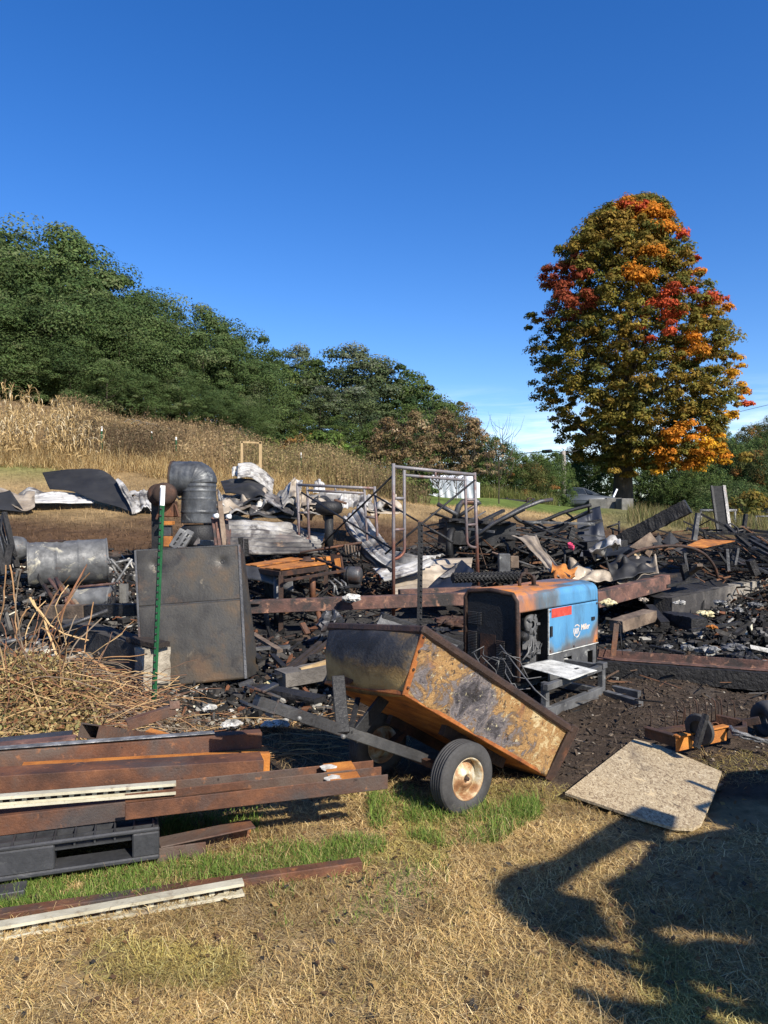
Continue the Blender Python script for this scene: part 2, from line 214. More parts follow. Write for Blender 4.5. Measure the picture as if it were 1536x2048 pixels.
# ------------------------------------------------------------------ mesh builder
def frame(d, up=(0,0,1)):
    d = Vector(d).normalized(); u = Vector(up)
    if abs(d.dot(u.normalized())) > .995: u = Vector((1,0,0)) if abs(d.x) < .9 else Vector((0,1,0))
    s = d.cross(u).normalized(); u = s.cross(d).normalized()
    return d, s, u
class MB:
    def __init__(self): self.v = []; self.f = []; self.m = []; self.s = []
    def add(self, vs, fs, mi=0, sm=False):
        o = len(self.v); self.v += [tuple(x) for x in vs]
        for f in fs: self.f.append([i+o for i in f]); self.m.append(mi); self.s.append(sm)
        return self
    def box(self, c, size, rot=None, mi=0):
        c = Vector(c); R3 = rot if rot else Matrix.Identity(3); h = [s/2 for s in size]
        vs = [c+R3 @ Vector((a*h[0], b*h[1], e*h[2])) for a in (-1,1) for b in (-1,1) for e in (-1,1)]
        return self.add(vs, [(0,1,3,2),(4,6,7,5),(0,4,5,1),(2,3,7,6),(0,2,6,4),(1,5,7,3)], mi)
    def bar(self, a, b, w, h, up=(0,0,1), mi=0):
        a = Vector(a); b = Vector(b); d, s, u = frame(b-a, up)
        return self.prof(a, b, [(-w/2,-h/2),(w/2,-h/2),(w/2,h/2),(-w/2,h/2)], up, mi)
    def prof(self, a, b, poly, up=(0,0,1), mi=0):
        """straight extrusion of a 2-D outline (side, up)"""
        a = Vector(a); b = Vector(b); d, s, u = frame(b-a, up); n = len(poly)
        vs = [a+s*x+u*y for x, y in poly]+[b+s*x+u*y for x, y in poly]
        fs = [(i,(i+1)%n,n+(i+1)%n,n+i) for i in range(n)]+[tuple(range(n))[::-1], tuple(range(n,2*n))]
        return self.add(vs, fs, mi)
    def tube(self, pts, r, n=8, mi=0, closed=False, caps=True, sm=True):
        pts = [Vector(p) for p in pts]; k = len(pts); rr = r if isinstance(r, (list, tuple)) else [r]*k
        d0 = (pts[1]-pts[0]); _, s, u = frame(d0); vs = []
        for i, p in enumerate(pts):
            if closed: t = pts[(i+1)%k]-pts[i-1]
            else: t = pts[min(i+1,k-1)]-pts[max(i-1,0)]
            t.normalize(); s = (s-t*s.dot(t)); s = s.normalized() if s.length > 1e-6 else frame(t)[1]; u = s.cross(t)
            vs += [p+(s*math.cos(2*math.pi*j/n)+u*math.sin(2*math.pi*j/n))*rr[i] for j in range(n)]
        fs = []
        for i in range(k if closed else k-1):
            a = i*n; b = ((i+1)%k)*n
            fs += [(a+j, a+(j+1)%n, b+(j+1)%n, b+j) for j in range(n)]
        self.add(vs, fs, mi, sm)
        if caps and not closed:
            o = len(self.v)-k*n
            self.f.append([o+j for j in range(n)][::-1]); self.m.append(mi); self.s.append(False)
            self.f.append([o+(k-1)*n+j for j in range(n)]); self.m.append(mi); self.s.append(False)
        return self
    def lathe(self, prof, o, axis, n=32, mi=0, sm=True, close=False):
        o = Vector(o); d, s, u = frame(axis); vs = []; k = len(prof)
        for r, t in prof:
            vs += [o+d*t+(s*math.cos(2*math.pi*j/n)+u*math.sin(2*math.pi*j/n))*max(r, 1e-4) for j in range(n)]
        fs = []
        for i in range(k if close else k-1):
            a = i*n; b = ((i+1)%k)*n
            fs += [(a+j, a+(j+1)%n, b+(j+1)%n, b+j) for j in range(n)]
        return self.add(vs, fs, mi, sm)
    def poly(self, pts, th, mi=0, dirn=None):
        pts = [Vector(p) for p in pts]; n = len(pts)
        nn = Vector(dirn).normalized() if dirn is not None else (pts[1]-pts[0]).cross(pts[2]-pts[0]).normalized()
        vs = pts+[p-nn*th for p in pts]
        return self.add(vs, [tuple(range(n)), tuple(range(n,2*n))[::-1]]+[(i,n+i,n+(i+1)%n,(i+1)%n) for i in range(n)], mi)
    def grid(self, nu, nv, fn, mi=0, sm=True):
        vs = [fn(i/nu, j/nv) for j in range(nv+1) for i in range(nu+1)]
        fs = [(j*(nu+1)+i, j*(nu+1)+i+1, (j+1)*(nu+1)+i+1, (j+1)*(nu+1)+i) for j in range(nv) for i in range(nu)]
        return self.add(vs, fs, mi, sm)
    def timber(self, a, b, w, h, seed=0, amp=.2, seg=14, mi=0, up=(0,0,1), taper=1.):
        """a burnt timber: box section whose outline is eaten away along its length"""
        a = Vector(a); b = Vector(b); d, s, u = frame(b-a, up); rg = random.Random(seed); vs = []
        base = [(-1,-1),(0,-1.02),(1,-1),(1.02,0),(1,1),(0,1.02),(-1,1),(-1.02,0)]
        for i in range(seg+1):
            t = i/seg; k = 1+(taper-1)*t
            q = t*(b-a).length*7+seed*3.7; m = [1-amp*(.5+.5*mnoise.noise(V(q, j*1.3, seed)))-amp*.25*rg.random() for j in range(16)]
            vs += [a.lerp(b, t)+s*(x*w/2*k*m[j])+u*(y*h/2*k*m[j+8]) for j, (x, y) in enumerate(base)]
        fs = [(i*8+j, i*8+(j+1)%8, (i+1)*8+(j+1)%8, (i+1)*8+j) for i in range(seg) for j in range(8)]
        fs += [tuple(range(8))[::-1], tuple(range(seg*8, seg*8+8))]
        return self.add(vs, fs, mi)
    def build(self, name, mat, parent=None, loc=None, wf=None, bevel=0, solid=0, local=False):
        co = np.array(self.v, float)
        if local: org = np.zeros(3)
        elif parent is not None: org = np.array(parent['_org'])
        elif loc is not None: org = np.array(loc, float)
        else: org = np.array([(co[:,0].min()+co[:,0].max())/2, (co[:,1].min()+co[:,1].max())/2, co[:,2].min()])
        me = bpy.data.meshes.new(name); me.from_pydata((co-org).tolist(), [], self.f)
        for m in (mat if isinstance(mat, (list, tuple)) else [mat]): me.materials.append(M[m] if isinstance(m, str) else m)
        me.polygons.foreach_set('material_index', self.m); me.polygons.foreach_set('use_smooth', self.s)
        bm = bmesh.new(); bm.from_mesh(me)
        if not solid: bmesh.ops.recalc_face_normals(bm, faces=bm.faces)
        bm.to_mesh(me); bm.free()
        if wf is not None:
            at = me.attributes.new('w', 'FLOAT', 'POINT'); at.data.foreach_set('value', [float(wf(Vector(c))) for c in self.v])
        o = bpy.data.objects.new(name, me); C.objects.link(o); o['_org'] = [float(q) for q in org]
        if parent is not None:
            o.parent = parent
        else: o.location = org
        # children of a mesh part sit in the same space as their root
        if parent is not None:
            o['_org'] = [float(q) for q in org]
        if solid:
            md = o.modifiers.new('thickness', 'SOLIDIFY'); md.thickness = solid; md.offset = 0
        if bevel:
            md = o.modifiers.new('edge', 'BEVEL'); md.width = bevel; md.segments = 1; md.limit_method = 'ANGLE'; md.angle_limit = R(40); md.use_clamp_overlap = True
        return o
def tag(o, label, cat, group=None, kind=None):
    if kind: o['kind'] = kind
    if label: o['label'] = label
    if cat: o['category'] = cat
    if group: o['group'] = group
    return o
def thing(name, label, cat, loc, group=None):
    o = bpy.data.objects.new(name, None); C.objects.link(o); o.location = loc; o['_org'] = [float(q) for q in loc]
    o.empty_display_size = .1
    return tag(o, label, cat, group)
def one(name, mb, mat, label, cat, group=None, **kw): return tag(mb.build(name, mat, **kw), label, cat, group)
def copy_tree(o, loc, parent=None, scale=None, rz=None, label=None):
    c = o.copy(); C.objects.link(c)
    if parent is None:
        c.location = loc
        if scale is not None: c.scale = (scale,)*3 if not isinstance(scale, (tuple, list)) else scale
        if rz is not None: c.rotation_euler = (0, 0, rz)
        if label: c['label'] = label
    else: c.parent = parent
    for ch in o.children: copy_tree(ch, None, c)
    return c
def fastmesh(name, Vq, col, mat, smooth=False):
    """numpy (n,k,3) faces -> one mesh object with a colour per face"""
    n, k, _ = Vq.shape; me = bpy.data.meshes.new(name)
    me.vertices.add(n*k); me.vertices.foreach_set('co', Vq.reshape(-1).astype(np.float32))
    me.loops.add(n*k); me.loops.foreach_set('vertex_index', np.arange(n*k, dtype=np.int32))
    me.polygons.add(n); me.polygons.foreach_set('loop_start', np.arange(0, n*k, k, dtype=np.int32))
    me.update(calc_edges=True)
    at = me.attributes.new('Col', 'FLOAT_COLOR', 'POINT')
    c4 = np.ones((n, k, 4), np.float32); c4[:,:,:3] = col[:,None,:] if col.ndim == 2 else col
    at.data.foreach_set('color', c4.reshape(-1))
    me.materials.append(M[mat])
    return me
def link(me, name, loc=(0,0,0), parent=None):
    o = bpy.data.objects.new(name, me); C.objects.link(o); o.location = loc
    if parent is not None: o.parent = parent; o.location = (0,0,0)
    return o
# ------------------------------------------------------------------ ground
def axis(core0, core1, step, far0, far1, g=1.09):
    a = list(np.arange(core0, core1, step)); s = step
    x = core1
    while x < far1: a.append(x); s *= g; x += s
    a.append(far1); s = step; x = core0; b = []
    while x > far0: s *= g; x -= s; b.append(max(x, far0))
    return np.array(b[::-1]+a)
gx = axis(-6.5, 7.5, .06, -420, 420); gy = axis(2.0, 14.5, .06, -30, 700)
GX, GY = np.meshgrid(gx, gy); GZ = Tz(GX, GY)
def sm(x, a, b):
    t = np.clip((x-a)/(b-a), 0, 1); return t*t*(3-2*t)
def zone_cols(x, y):
    px = 768+F*x/np.maximum(y, .5); n = lambda s, k: vn(x, y, s, k)
    w1 = y+n(.7, 11)*.35+n(.2, 12)*.15
    c = np.zeros(x.shape+(3,)); c[:] = (.25,.18,.095)
    def mixin(k, col): c[:] = c*(1-k[..., None])+np.array(col)*k[..., None]
    # soil between the straw and the burnt floor
    edge = np.where(px < 760, 4.35, np.where(px < 1130, 4.25, 4.05))
    mixin(sm(w1, edge-.1, edge+.35), (.062,.045,.032))
    mixin(sm(w1, 4.9, 5.6)*(1-sm(px, 560, 820)), (.05,.04,.03))
    mixin(sm(w1, 5.7, 6.5)*(1-sm(px, 1150, 1250)), (.02,.018,.017))
    mixin(sm(px, 1150, 1250)*sm(w1, 6.9, 7.4), (.02,.018,.017))
    mixin(np.clip(n(.5, 14)*2-.7, 0, 1)*sm(w1, 6.2, 7.2), (.085,.08,.075))
    mixin(np.clip(1-np.abs(px-740)/260, 0, 1)*sm(y, 7.6, 8.4)*(1-sm(y, 11, 12)), (.06,.057,.055))
    # beyond the burnt floor: singed brown grass, then tan lawn, green lawn
    fx = np.array([0,250,500,800,1000,1200,1536]); fy = np.array([10.6,11.0,12.8,14.6,16.2,16.6,19])
    e = np.interp(px, fx, fy)
    mixin(sm(w1+n(2, 15)*.6, e-.3, e+.6), (.085,.05,.027))
    mixin(sm(w1+n(1.5, 16)*1.2, e+2.2, e+5.5)*np.interp(px, [0, 500, 700, 900], [.9, .6, .7, 1]), (.3,.21,.1))
    mixin(sm(y+n(3, 17)*3, 23, 31)*sm(px, 640, 800)*(1-sm(px, 1150, 1500)*.5), (.1,.135,.03))
    mixin(sm(y+n(3, 17)*2, 19, 24)*sm(px, 1150, 1250), (.13,.12,.05))
    mixin(sm(y, 18, 21)*(1-sm(px, 60, 200))*(1-sm(y, 21, 22.5)), (.17,.17,.06))
    mixin(sm(y, 21, 24)*(1-sm(px, 500, 760)), (.16,.105,.052))
    mixin(sm(y, 60, 75), (.05,.06,.025))
    v = 1+.22*n(.28, 18)+.16*n(.07, 19)+.12*n(1.3, 20)
    return np.clip(c*v[..., None], .004, 1)
ny, nx = GX.shape
gm = bpy.data.meshes.new('ground')
idx = np.arange(nx*ny).reshape(ny, nx)
q = np.stack([idx[:-1,:-1], idx[:-1,1:], idx[1:,1:], idx[1:,:-1]], -1).reshape(-1, 4)
gm.vertices.add(nx*ny); gm.vertices.foreach_set('co', np.stack([GX, GY, GZ], -1).reshape(-1).astype(np.float32))
gm.loops.add(q.size); gm.loops.foreach_set('vertex_index', q.reshape(-1).astype(np.int32))
gm.polygons.add(len(q)); gm.polygons.foreach_set('loop_start', np.arange(0, q.size, 4, dtype=np.int32)); gm.update(calc_edges=True)
gm.polygons.foreach_set('use_smooth', np.ones(len(q), bool))
zc = zone_cols(GX, GY); at = gm.attributes.new('Col', 'FLOAT_COLOR', 'POINT'); c4 = np.ones((ny*nx, 4), np.float32); c4[:,:3] = zc.reshape(-1, 3); at.data.foreach_set('color', c4.reshape(-1))
gm.materials.append(M['ground'])
tag(link(gm, 'ground'), 'dry grass, ash and soil rising towards the wooded hillside', None, None, 'structure')

rng = np.random.default_rng(7)
def unit(n): v = rng.normal(size=(n, 3)); return v/np.linalg.norm(v, axis=1)[:, None]
def jit(base, n, a=.25, hue=.12):
    c = np.array(base)[None]*(1+a*(rng.random((n, 1))*2-1)); return np.clip(c*(1+hue*(rng.random((n, 3))*2-1)), .003, 1)
# ------------------------------------------------------------------ grass
def blades(x, y, length, width, elev, col, name, curl=.5, seg=2, lift=0., z=None):
    """curved blades: n of them, each seg quads"""
    n = len(x); z0 = (Tz(x, y) if z is None else z)+lift; az = rng.random(n)*2*np.pi
    side = np.stack([-np.sin(az), np.cos(az), np.zeros(n)], 1); out = []
    p = np.stack([x, y, z0], 1); e = elev.copy(); a = az.copy(); da = (rng.random(n)-.5)*2*curl*1.6; de = -curl*(rng.random(n)*.9)
    V0 = np.empty((n, seg, 4, 3)); w = width
    for k in range(seg):
        d = np.stack([np.cos(a)*np.cos(e), np.sin(a)*np.cos(e), np.sin(e)], 1); p2 = p+d*(length/seg)[:, None]
        p2[:, 2] = np.maximum(p2[:, 2], z0-.004)
        w2 = width*(1-(k+1)/seg*.85); s2 = np.stack([-np.sin(a), np.cos(a), np.zeros(n)], 1)
        V0[:, k, 0] = p-side*w[:, None]/2; V0[:, k, 1] = p+side*w[:, None]/2; V0[:, k, 2] = p2+s2*w2[:, None]/2; V0[:, k, 3] = p2-s2*w2[:, None]/2
        p, w, side = p2, w2, s2; a = a+da; e = e+de
    return fastmesh(name, V0.reshape(n*seg, 4, 3), np.repeat(col, seg, 0), 'blade')
def in_px(n, px0, px1, d0, d1, bias=1.):
    """points on the ground, evenly per area, between two bearings and two distances"""
    d = np.sqrt(d0**2+(d1**2-d0**2)*rng.random(n)**bias); px = px0+(px1-px0)*rng.random(n)
    return (px-768)/F*d, d
# dry matted straw over the foreground
n = 190000
x, y = in_px(n, -120, 1660, 2.15, 4.9, 1.25); x2, y2 = in_px(60000, -760, 2300, 1.9, 4.6, 1.1); k = (768+F*x2/y2 < -110)|(768+F*x2/y2 > 1650)|(y2 < 2.2); x = np.concatenate([x, x2[k]]); y = np.concatenate([y, y2[k]]); n = len(x)
px = 768+F*x/y
edge = np.interp(px, [0,300,760,800,1000,1130,1240,1536], [4.0,4.1,4.25,4.3,4.45,4.2,3.9,3.75])+vn(x, y, .35, 31)*.22
dens = np.clip((edge-y)/.35+.5, 0, 1)*(.62+.5*vn(x, y, .22, 32)+.25*vn(x, y, .6, 33))
dens = np.maximum(dens, ((px > 1380) & (y > 4.35) & (y < 4.9))*.4)
dens *= 1-.6*sm(px, 1150, 1400)*sm(y, 2.6, 3.2)
k = rng.random(n) < dens; x, y = x[k], y[k]; n = len(x)
pal = np.array([(.45,.31,.125),(.57,.42,.19),(.3,.19,.075),(.66,.52,.28),(.15,.09,.042),(.36,.29,.09)])
pw = [.3,.25,.2,.08,.12,.05]
col = pal[rng.choice(6, n, p=pw)]*(1+.3*(rng.random((n,1))-.5))
patch = vn(x, y, .5, 34); col = col*(1+.22*patch[:, None]); gr = (vn(x, y, .4, 35) > .45)
col[gr] = col[gr]*np.array([.85,.95,.75]); col = col*(1+.3*np.clip(vn(x, y, .16, 36), -1, .6))[:,None]
me = blades(x, y, .05+.1*rng.random(n), .0016+.0018*rng.random(n), rng.random(n)**2.2*.75-.02, col, 'dry_grass', 1.25, 3, .004)
tag(link(me, 'dry_grass'), 'matted straw-coloured grass over the foreground', None, None, 'stuff')
# green grass in strips
def green(px0, px1, poly_lo, poly_hi, n, hmax, name, seed):
    px = px0+(px1-px0)*rng.random(n); t = rng.random(n)
    ylo = np.interp(px, *poly_lo); yhi = np.interp(px, *poly_hi)   # image rows, read as ground distances
    d = 1.6*F/((yhi+(ylo-yhi)*t)-1024); x = (px-768)/F*d
    k = (rng.random(n) < .68+.9*vn(x, d, .14, seed)+.5*vn(x, d, .4, seed+1)); x, d = x[k], d[k]; m = len(x)
    col = np.array([(.12,.19,.03),(.18,.26,.05),(.08,.135,.025),(.28,.27,.1)])[rng.choice(4, m, p=[.4,.3,.2,.1])]*(1+.4*(rng.random((m,1))-.5))
    return blades(x, d, hmax*(.35+.65*rng.random(m)), .0025+.003*rng.random(m), .5+rng.random(m)*1.0, col, name, .7, 3)
for a in [(-40, 770, ([-40,250,520,770],[1835,1818,1768,1725]), ([-40,250,520,770],[1775,1745,1700,1668]), 19000, .075, 41),
          (740, 1080, ([740,880,1000,1080],[1655,1700,1690,1640]), ([740,880,1000,1080],[1592,1596,1600,1600]), 8000, .10, 42),
          (325, 520, ([325,520],[1690,1665]), ([325,520],[1650,1625]), 2600, .10, 43),
          (540, 900, ([540,700,900],[1860,1850,1800]), ([540,700,900],[1750,1720,1720]), 1100, .05, 44)]:
    tag(link(green(a[0], a[1], a[2], a[3], a[4], a[5], 'green_grass', a[6]), 'green_grass'), 'fresh green grass growing through the straw', None, None, 'stuff')
n = 900; x, y = in_px(n, -60, 1600, 2.2, 4.3); col = np.array([(.16,.09,.04),(.1,.06,.035),(.3,.2,.08),(.05,.045,.04)])[rng.integers(0,4,n)]
FALLEN = (x, y, col)
# singed and dry lawn behind the ruin, short
n = 90000
x, y = in_px(n, -60, 1600, 10.8, 30, 1.15); px = 768+F*x/y
e = np.interp(px, [0,250,500,800,1000,1200,1536], [10.6,11.0,12.8,14.6,16.2,16.6,19])+vn(x, y, .8, 51)*.5
k = (y > e) & (rng.random(n) < .75+.5*vn(x, y, .5, 52)) & ~((px < 700) & (y > 22)); x, y, px, e = x[k], y[k], px[k], e[k]; n = len(x)
zc1 = zone_cols(x, y)
col = zc1*1.5*(1+.6*(rng.random((n,1))-.5))
me = blades(x, y, .05+.09*rng.random(n), .006+.006*rng.random(n), .2+rng.random(n)*1.1, col, 'lawn_grass', .7, 2)
tag(link(me, 'lawn_grass'), 'singed brown and dry lawn grass behind the ruin', None, None, 'stuff')
# straw band at the foot of the hill
n = 24000
x, y = in_px(n, -60, 640, 19.5, 24, 1); px = 768+F*x/y
k = (rng.random(n) < .8+.5*vn(x, y, .6, 53)) & (y > 19.5+vn(x, y, 1, 54)*1.2+sm(px, 0, 120)*1.0); x, y = x[k], y[k]; n = len(x)
col = np.array([(.42,.29,.12),(.52,.4,.2),(.3,.19,.08)])[rng.integers(0,3,n)]*(1+.4*(rng.random((n,1))-.5))
me = blades(x, y, .25+.5*rng.random(n), .008+.01*rng.random(n), .5+rng.random(n)*.9, col, 'straw_grass', .8, 3)
tag(link(me, 'straw_grass'), 'tall straw grass along the foot of the hill', None, None, 'stuff')
# brown weeds on the hillside
def weeds(px0, px1, d0, d1, n, h0, h1, pal, name, label, seed, thin=.011):
    x, y = in_px(n, px0, px1, d0, d1, 1); px_ = 768+F*x/y; k = rng.random(n) < (.72+.55*vn(x, y, 1.1, seed))*np.clip((px1-px_+60*vn(x, y, 1.5, seed+5))/90, 0, 1)*np.clip((d1-y+2.5*vn(x, y, 2., seed+6))/4, 0, 1); x, y = x[k], y[k]; m = len(x)
    col = np.array(pal)[rng.integers(0, len(pal), m)]*(1+.5*(rng.random((m,1))-.5)); pt = np.clip(.5+1.1*vn(x, y, 2.6, seed+3), 0, 1)[:,None]; col = col*(.75+.35*pt)+np.array((.10,.07,.03))*pt
    h = (h0+(h1-h0)*rng.random(m)**1.5)*(1+.45*vn(x, y, 1.8, seed+1))
    me = blades(x, y, h, thin*(1+rng.random(m)), 1.1+rng.random(m)*.45, col, name, .3, 3)
    # seed heads and small leaves
    r = 3; xx = np.repeat(x, r)+rng.normal(size=m*r)*.09; yy = np.repeat(y, r)+rng.normal(size=m*r)*.09; zz = np.repeat(Tz(x, y)+h*.95, r)*1-np.repeat(h, r)*rng.random(m*r)**1.5*.75
    return me, (xx, yy, zz, np.repeat(col, r, 0))
def flecks(xx, yy, zz, col, s0, s1, name, mat='leaf', up=.3):
    n = len(xx); c = np.stack([xx, yy, zz], 1); a = unit(n); b = unit(n); b[:,2] += up; nn = np.cross(a, b); a = np.cross(b, nn); a /= np.linalg.norm(a, axis=1)[:,None]; b = nn/np.linalg.norm(nn, axis=1)[:,None]
    s = (s0+(s1-s0)*rng.random(n))[:,None]
    q = np.stack([c-a*s, c-b*s*.55, c+a*s, c+b*s*.55], 1)
    return fastmesh(name, q, col, mat)
x, y, col = FALLEN; tag(link(flecks(x, y, Tz(x, y)+.02, col, .008, .022, 'fallen_leaves', 'leaf', 1.5), 'fallen_leaves'), 'small fallen brown leaves scattered over the straw', None, None, 'stuff')
brown = [(.15,.10,.055),(.215,.148,.08),(.11,.072,.04),(.3,.22,.125),(.14,.115,.058)]
olive = [(.13,.12,.05),(.17,.14,.065),(.10,.10,.04),(.2,.14,.08),(.12,.08,.05)]
for a in [(120, 530, 23.0, 38, 20000, .4, 1.1, brown, 'brown_weeds', 'dead brown weeds covering the hillside', 61),
          (440, 860, 24, 35, 17000, .45, 1.1, olive, 'olive_weeds', 'tall olive and brown weeds below the trees', 63)]:
    me, fl = weeds(*a); tag(link(me, a[8]), a[9], None, None, 'stuff')
    tag(link(flecks(*fl, .025, .055, 'seed_heads'), 'seed_heads'), 'feathery seed heads of the '+a[8].replace('_', ' '), None, None, 'stuff')

# ------------------------------------------------------------------ dried corn
def corn_mesh(seed):
    rg = np.random.default_rng(seed); Q = []; Cc = []; h = 1.75+.4*rg.random()
    lean = rg.normal(size=2)*.12
    def seg(p, q2, w, c, s):
        s = np.array(s)*w/2; Q.append([p-s, p+s, q2+s*.8, q2-s*.8]); Cc.append(c)
    k = 6; tan = np.array((.42,.3,.14))
    for i in range(k):
        p = np.array((lean[0]*i/k, lean[1]*i/k, h*i/k)); q2 = np.array((lean[0]*(i+1)/k, lean[1]*(i+1)/k, h*(i+1)/k))
        for s in ((1,0,0),(0,1,0)): seg(p, q2, .03, tan*(.7+.3*rg.random()), s)
    for i in range(13):
        z = h*(.2+.8*rg.random()); az = rg.random()*6.28; ln = .45+.4*rg.random(); c = (tan*(.65+.8*rg.random()) if rg.random() < .75 else np.array((.6,.5,.32)))
        p = np.array((lean[0]*z/h, lean[1]*z/h, z)); e = .9; s = (-math.sin(az), math.cos(az), .3*rg.normal())
        for j in range(5):
            d = np.array((math.cos(az)*math.cos(e), math.sin(az)*math.cos(e), math.sin(e))); q2 = p+d*ln/5; seg(p, q2, .06*(1-j/6), c, s); p = q2; e -= .45+.3*rg.random(); az += .25*rg.normal()
    for i in range(5):
        p = np.array((lean[0], lean[1], h)); az = rg.random()*6.28; q2 = p+np.array((math.cos(az)*.1, math.sin(az)*.1, .22)); seg(p, q2, .02, tan*.9, (1,0,0))
    return fastmesh('corn_stalk', np.array(Q), np.array(Cc), 'blade')
cms = [corn_mesh(s) for s in range(6)]
rg = random.Random(5)
for i in range(150):
    row = i % 6; pxx = -60+285*rg.random()**1.1; d = 21.6+row*1.15+rg.uniform(-.2,.2)
    if pxx > 215-(row*8) : continue
    g = G(pxx, d, -.03)
    o = link(cms[i % 6], 'corn_stalk', g); o.rotation_euler = (rg.gauss(0,.1), rg.gauss(0,.1), rg.random()*6.28); s = rg.uniform(.45,.78)*(1-.25*max(0,(pxx-120)/100)); o.scale = (s*1.15, s*1.15, s)
    tag(o, 'dried pale corn stalk with drooping leaves on the hillside', 'corn stalk', 'dried corn on the hillside')

# ------------------------------------------------------------------ trees
def crown(clumps, per, size, cols, name, shell=.72, up=.45, droop=0.):
    """clumps: (x,y,z,rx,ry,rz,colour index)"""
    cl = np.array([c[:6] for c in clumps]); ci = np.array([c[6] for c in clumps]); n = len(cl)*per
    k = np.repeat(np.arange(len(cl)), per); u = unit(n); u[:,2] = np.where(u[:,2] < -.35, -u[:,2]*.6, u[:,2]); r = shell+(1.08-shell)*rng.random(n)
    r = np.where(rng.random(n) < .3, rng.random(n), r)
    c = cl[k,:3]+u*cl[k,3:6]*r[:,None]
    nn = u*1.3+rng.normal(size=(n,3))*.45; nn[:,2] += up; nn /= np.linalg.norm(nn, axis=1)[:,None]
    a = np.cross(nn, unit(n)); a /= np.linalg.norm(a, axis=1)[:,None]+1e-9; a[:,2] -= droop; b = np.cross(nn, a); b /= np.linalg.norm(b, axis=1)[:,None]+1e-9
    s = (size*(.6+.8*rng.random(n)))[:,None]
    q = np.stack([c-a*s, c-b*s*.5+nn*s*.12, c+a*s, c+b*s*.5+nn*s*.12], 1)
    base = np.array(cols)[ci[k]]
    col = base*(1+.45*(rng.random((n,1))-.5))*(1+.2*(rng.random((n,3))-.5))
    cv = 1+.55*(np.random.default_rng(3).random(len(cl))-.5); col = col*cv[k][:,None]
    return fastmesh(name, q, np.clip(col,.003,1), 'leaf')
def trunk_mb(h, r, rg, limbs=7, spread=2., lean=.0, low=.35):
    mb = MB(); pts = [V(0,0,-.3)]; p = V(0,0,0)
    for i in range(6): pts.append(p.copy()); p = p+V(rg.gauss(lean,.05)*h*.12, rg.gauss(0,.05)*h*.12, h/6)
    pts.append(p); mb.tube(pts, [r*(1.25 if i == 0 else 1)*(1-.13*i) for i in range(len(pts))], 9)
    for k in range(limbs):
        t = low+(1-low)*k/limbs*.95; i = int(1+t*5.9); b = pts[min(i,6)].lerp(pts[min(i+1,7)], .5); az = k*2.4+rg.random(); ln = spread*(1.1-.5*t)*rg.uniform(.7,1.1)
        q = [b]; dd = V(math.cos(az), math.sin(az), .55)
        for j in range(4): q.append(q[-1]+dd*ln/4); dd = (dd+V(rg.gauss(0,.15), rg.gauss(0,.15), .18)).normalized()
        mb.tube(q, [r*.42*(1-.2*j)*(1-.5*t) for j in range(5)], 6)
    return mb
def make_tree(name, seed, h, rad, ncl, per, leaf, cols, flatten=.45, base=.12, cr=(.24,.42), tier=True, trunk_r=.16, top=.55):
    rg = random.Random(seed); cl = []
    for i in range(ncl):
        t = base+(1-base)*(i+rg.random())/ncl; az = rg.random()*6.28
        prof = math.sin(math.pi*min(1, (t*.82+.16)))**.7 if t < top else math.cos((t-top)/(1-top)*math.pi/2*.93)**.75
        rr = rad*prof*(rg.uniform(.55, 1.0)**.5); s = rad*rg.uniform(*cr)*(.8+.4*math.sin(az*3+seed))
        cl.append((rr*math.cos(az), rr*math.sin(az), h*t-s*.3, s, s, s*flatten, rg.choices(range(len(cols)), [4,2,2,1][:len(cols)])[0]))
    for i in range(14): t = .3+.5*rg.random(); az = rg.random()*6.28; cl.append((rad*.4*math.cos(az), rad*.4*math.sin(az), h*t, rad*.42, rad*.42, rad*.36, 0))
    root = thing(name, 'tree', 'tree', (0,0,0))
    trunk_mb(h*.85, trunk_r, rg, 8, rad*.8).build('trunk', 'bark', root, local=True)
    link(crown(cl, per, leaf, cols, 'crown', .86, .22), 'crown', parent=root)
    return root
loc_cols = [(.068,.102,.033),(.085,.12,.042),(.052,.082,.028),(.115,.143,.06)]
grn_cols = [(.08,.118,.034),(.075,.11,.03),(.04,.07,.026),(.10,.12,.035)]
sil_cols = [(.08,.105,.045),(.125,.15,.085),(.048,.068,.033),(.15,.17,.12)]
aut_cols = [(.09,.095,.03),(.15,.11,.035),(.065,.075,.028),(.2,.1,.03)]
protos = [make_tree('locust_tree', 100+i, 10, 3.4+.3*i, 44, 400, .10, loc_cols, .85, .06, (.26,.46)) for i in range(4)]
protos2 = [make_tree('broadleaf_tree', 110+i, 10, 3.5, 62, 230, .115, [grn_cols, sil_cols, aut_cols, grn_cols][i], .68, .06, (.24,.42)) for i in range(4)]
protos3 = [make_tree('bushy_tree', 120+i, 10, 6.2, 80, 190, .15, [grn_cols, aut_cols, loc_cols, grn_cols][i], 1.0, .05, (.17,.3), trunk_r=.2) for i in range(4)]
def plant_tree(proto, px, d, ytop, label, group, rs, wide=1., first=[]):
    g = G(px, d, -.1); top = CAMZ-(ytop-1024)/F*d; s = max(.25, (top-g.z)/10.3)
    rr = random.Random(rs); o = proto if proto not in first else copy_tree(proto, (0,0,0))
    if proto not in first: first.append(proto)
    o.location = g; o.rotation_euler = (0, 0, rr.random()*6.28); o.scale = (s*wide, s*wide, s); o['label'] = label; o['group'] = group
    return o
G1 = 'dark green trees along the hilltop'
top1 = lambda p: np.interp(p, [-80,0,30,80,110,150,200,225,260,300,340,355,375,400,430,470,505,530,560], [450,462,475,445,462,488,528,536,560,586,612,606,600,612,632,650,668,700,745])
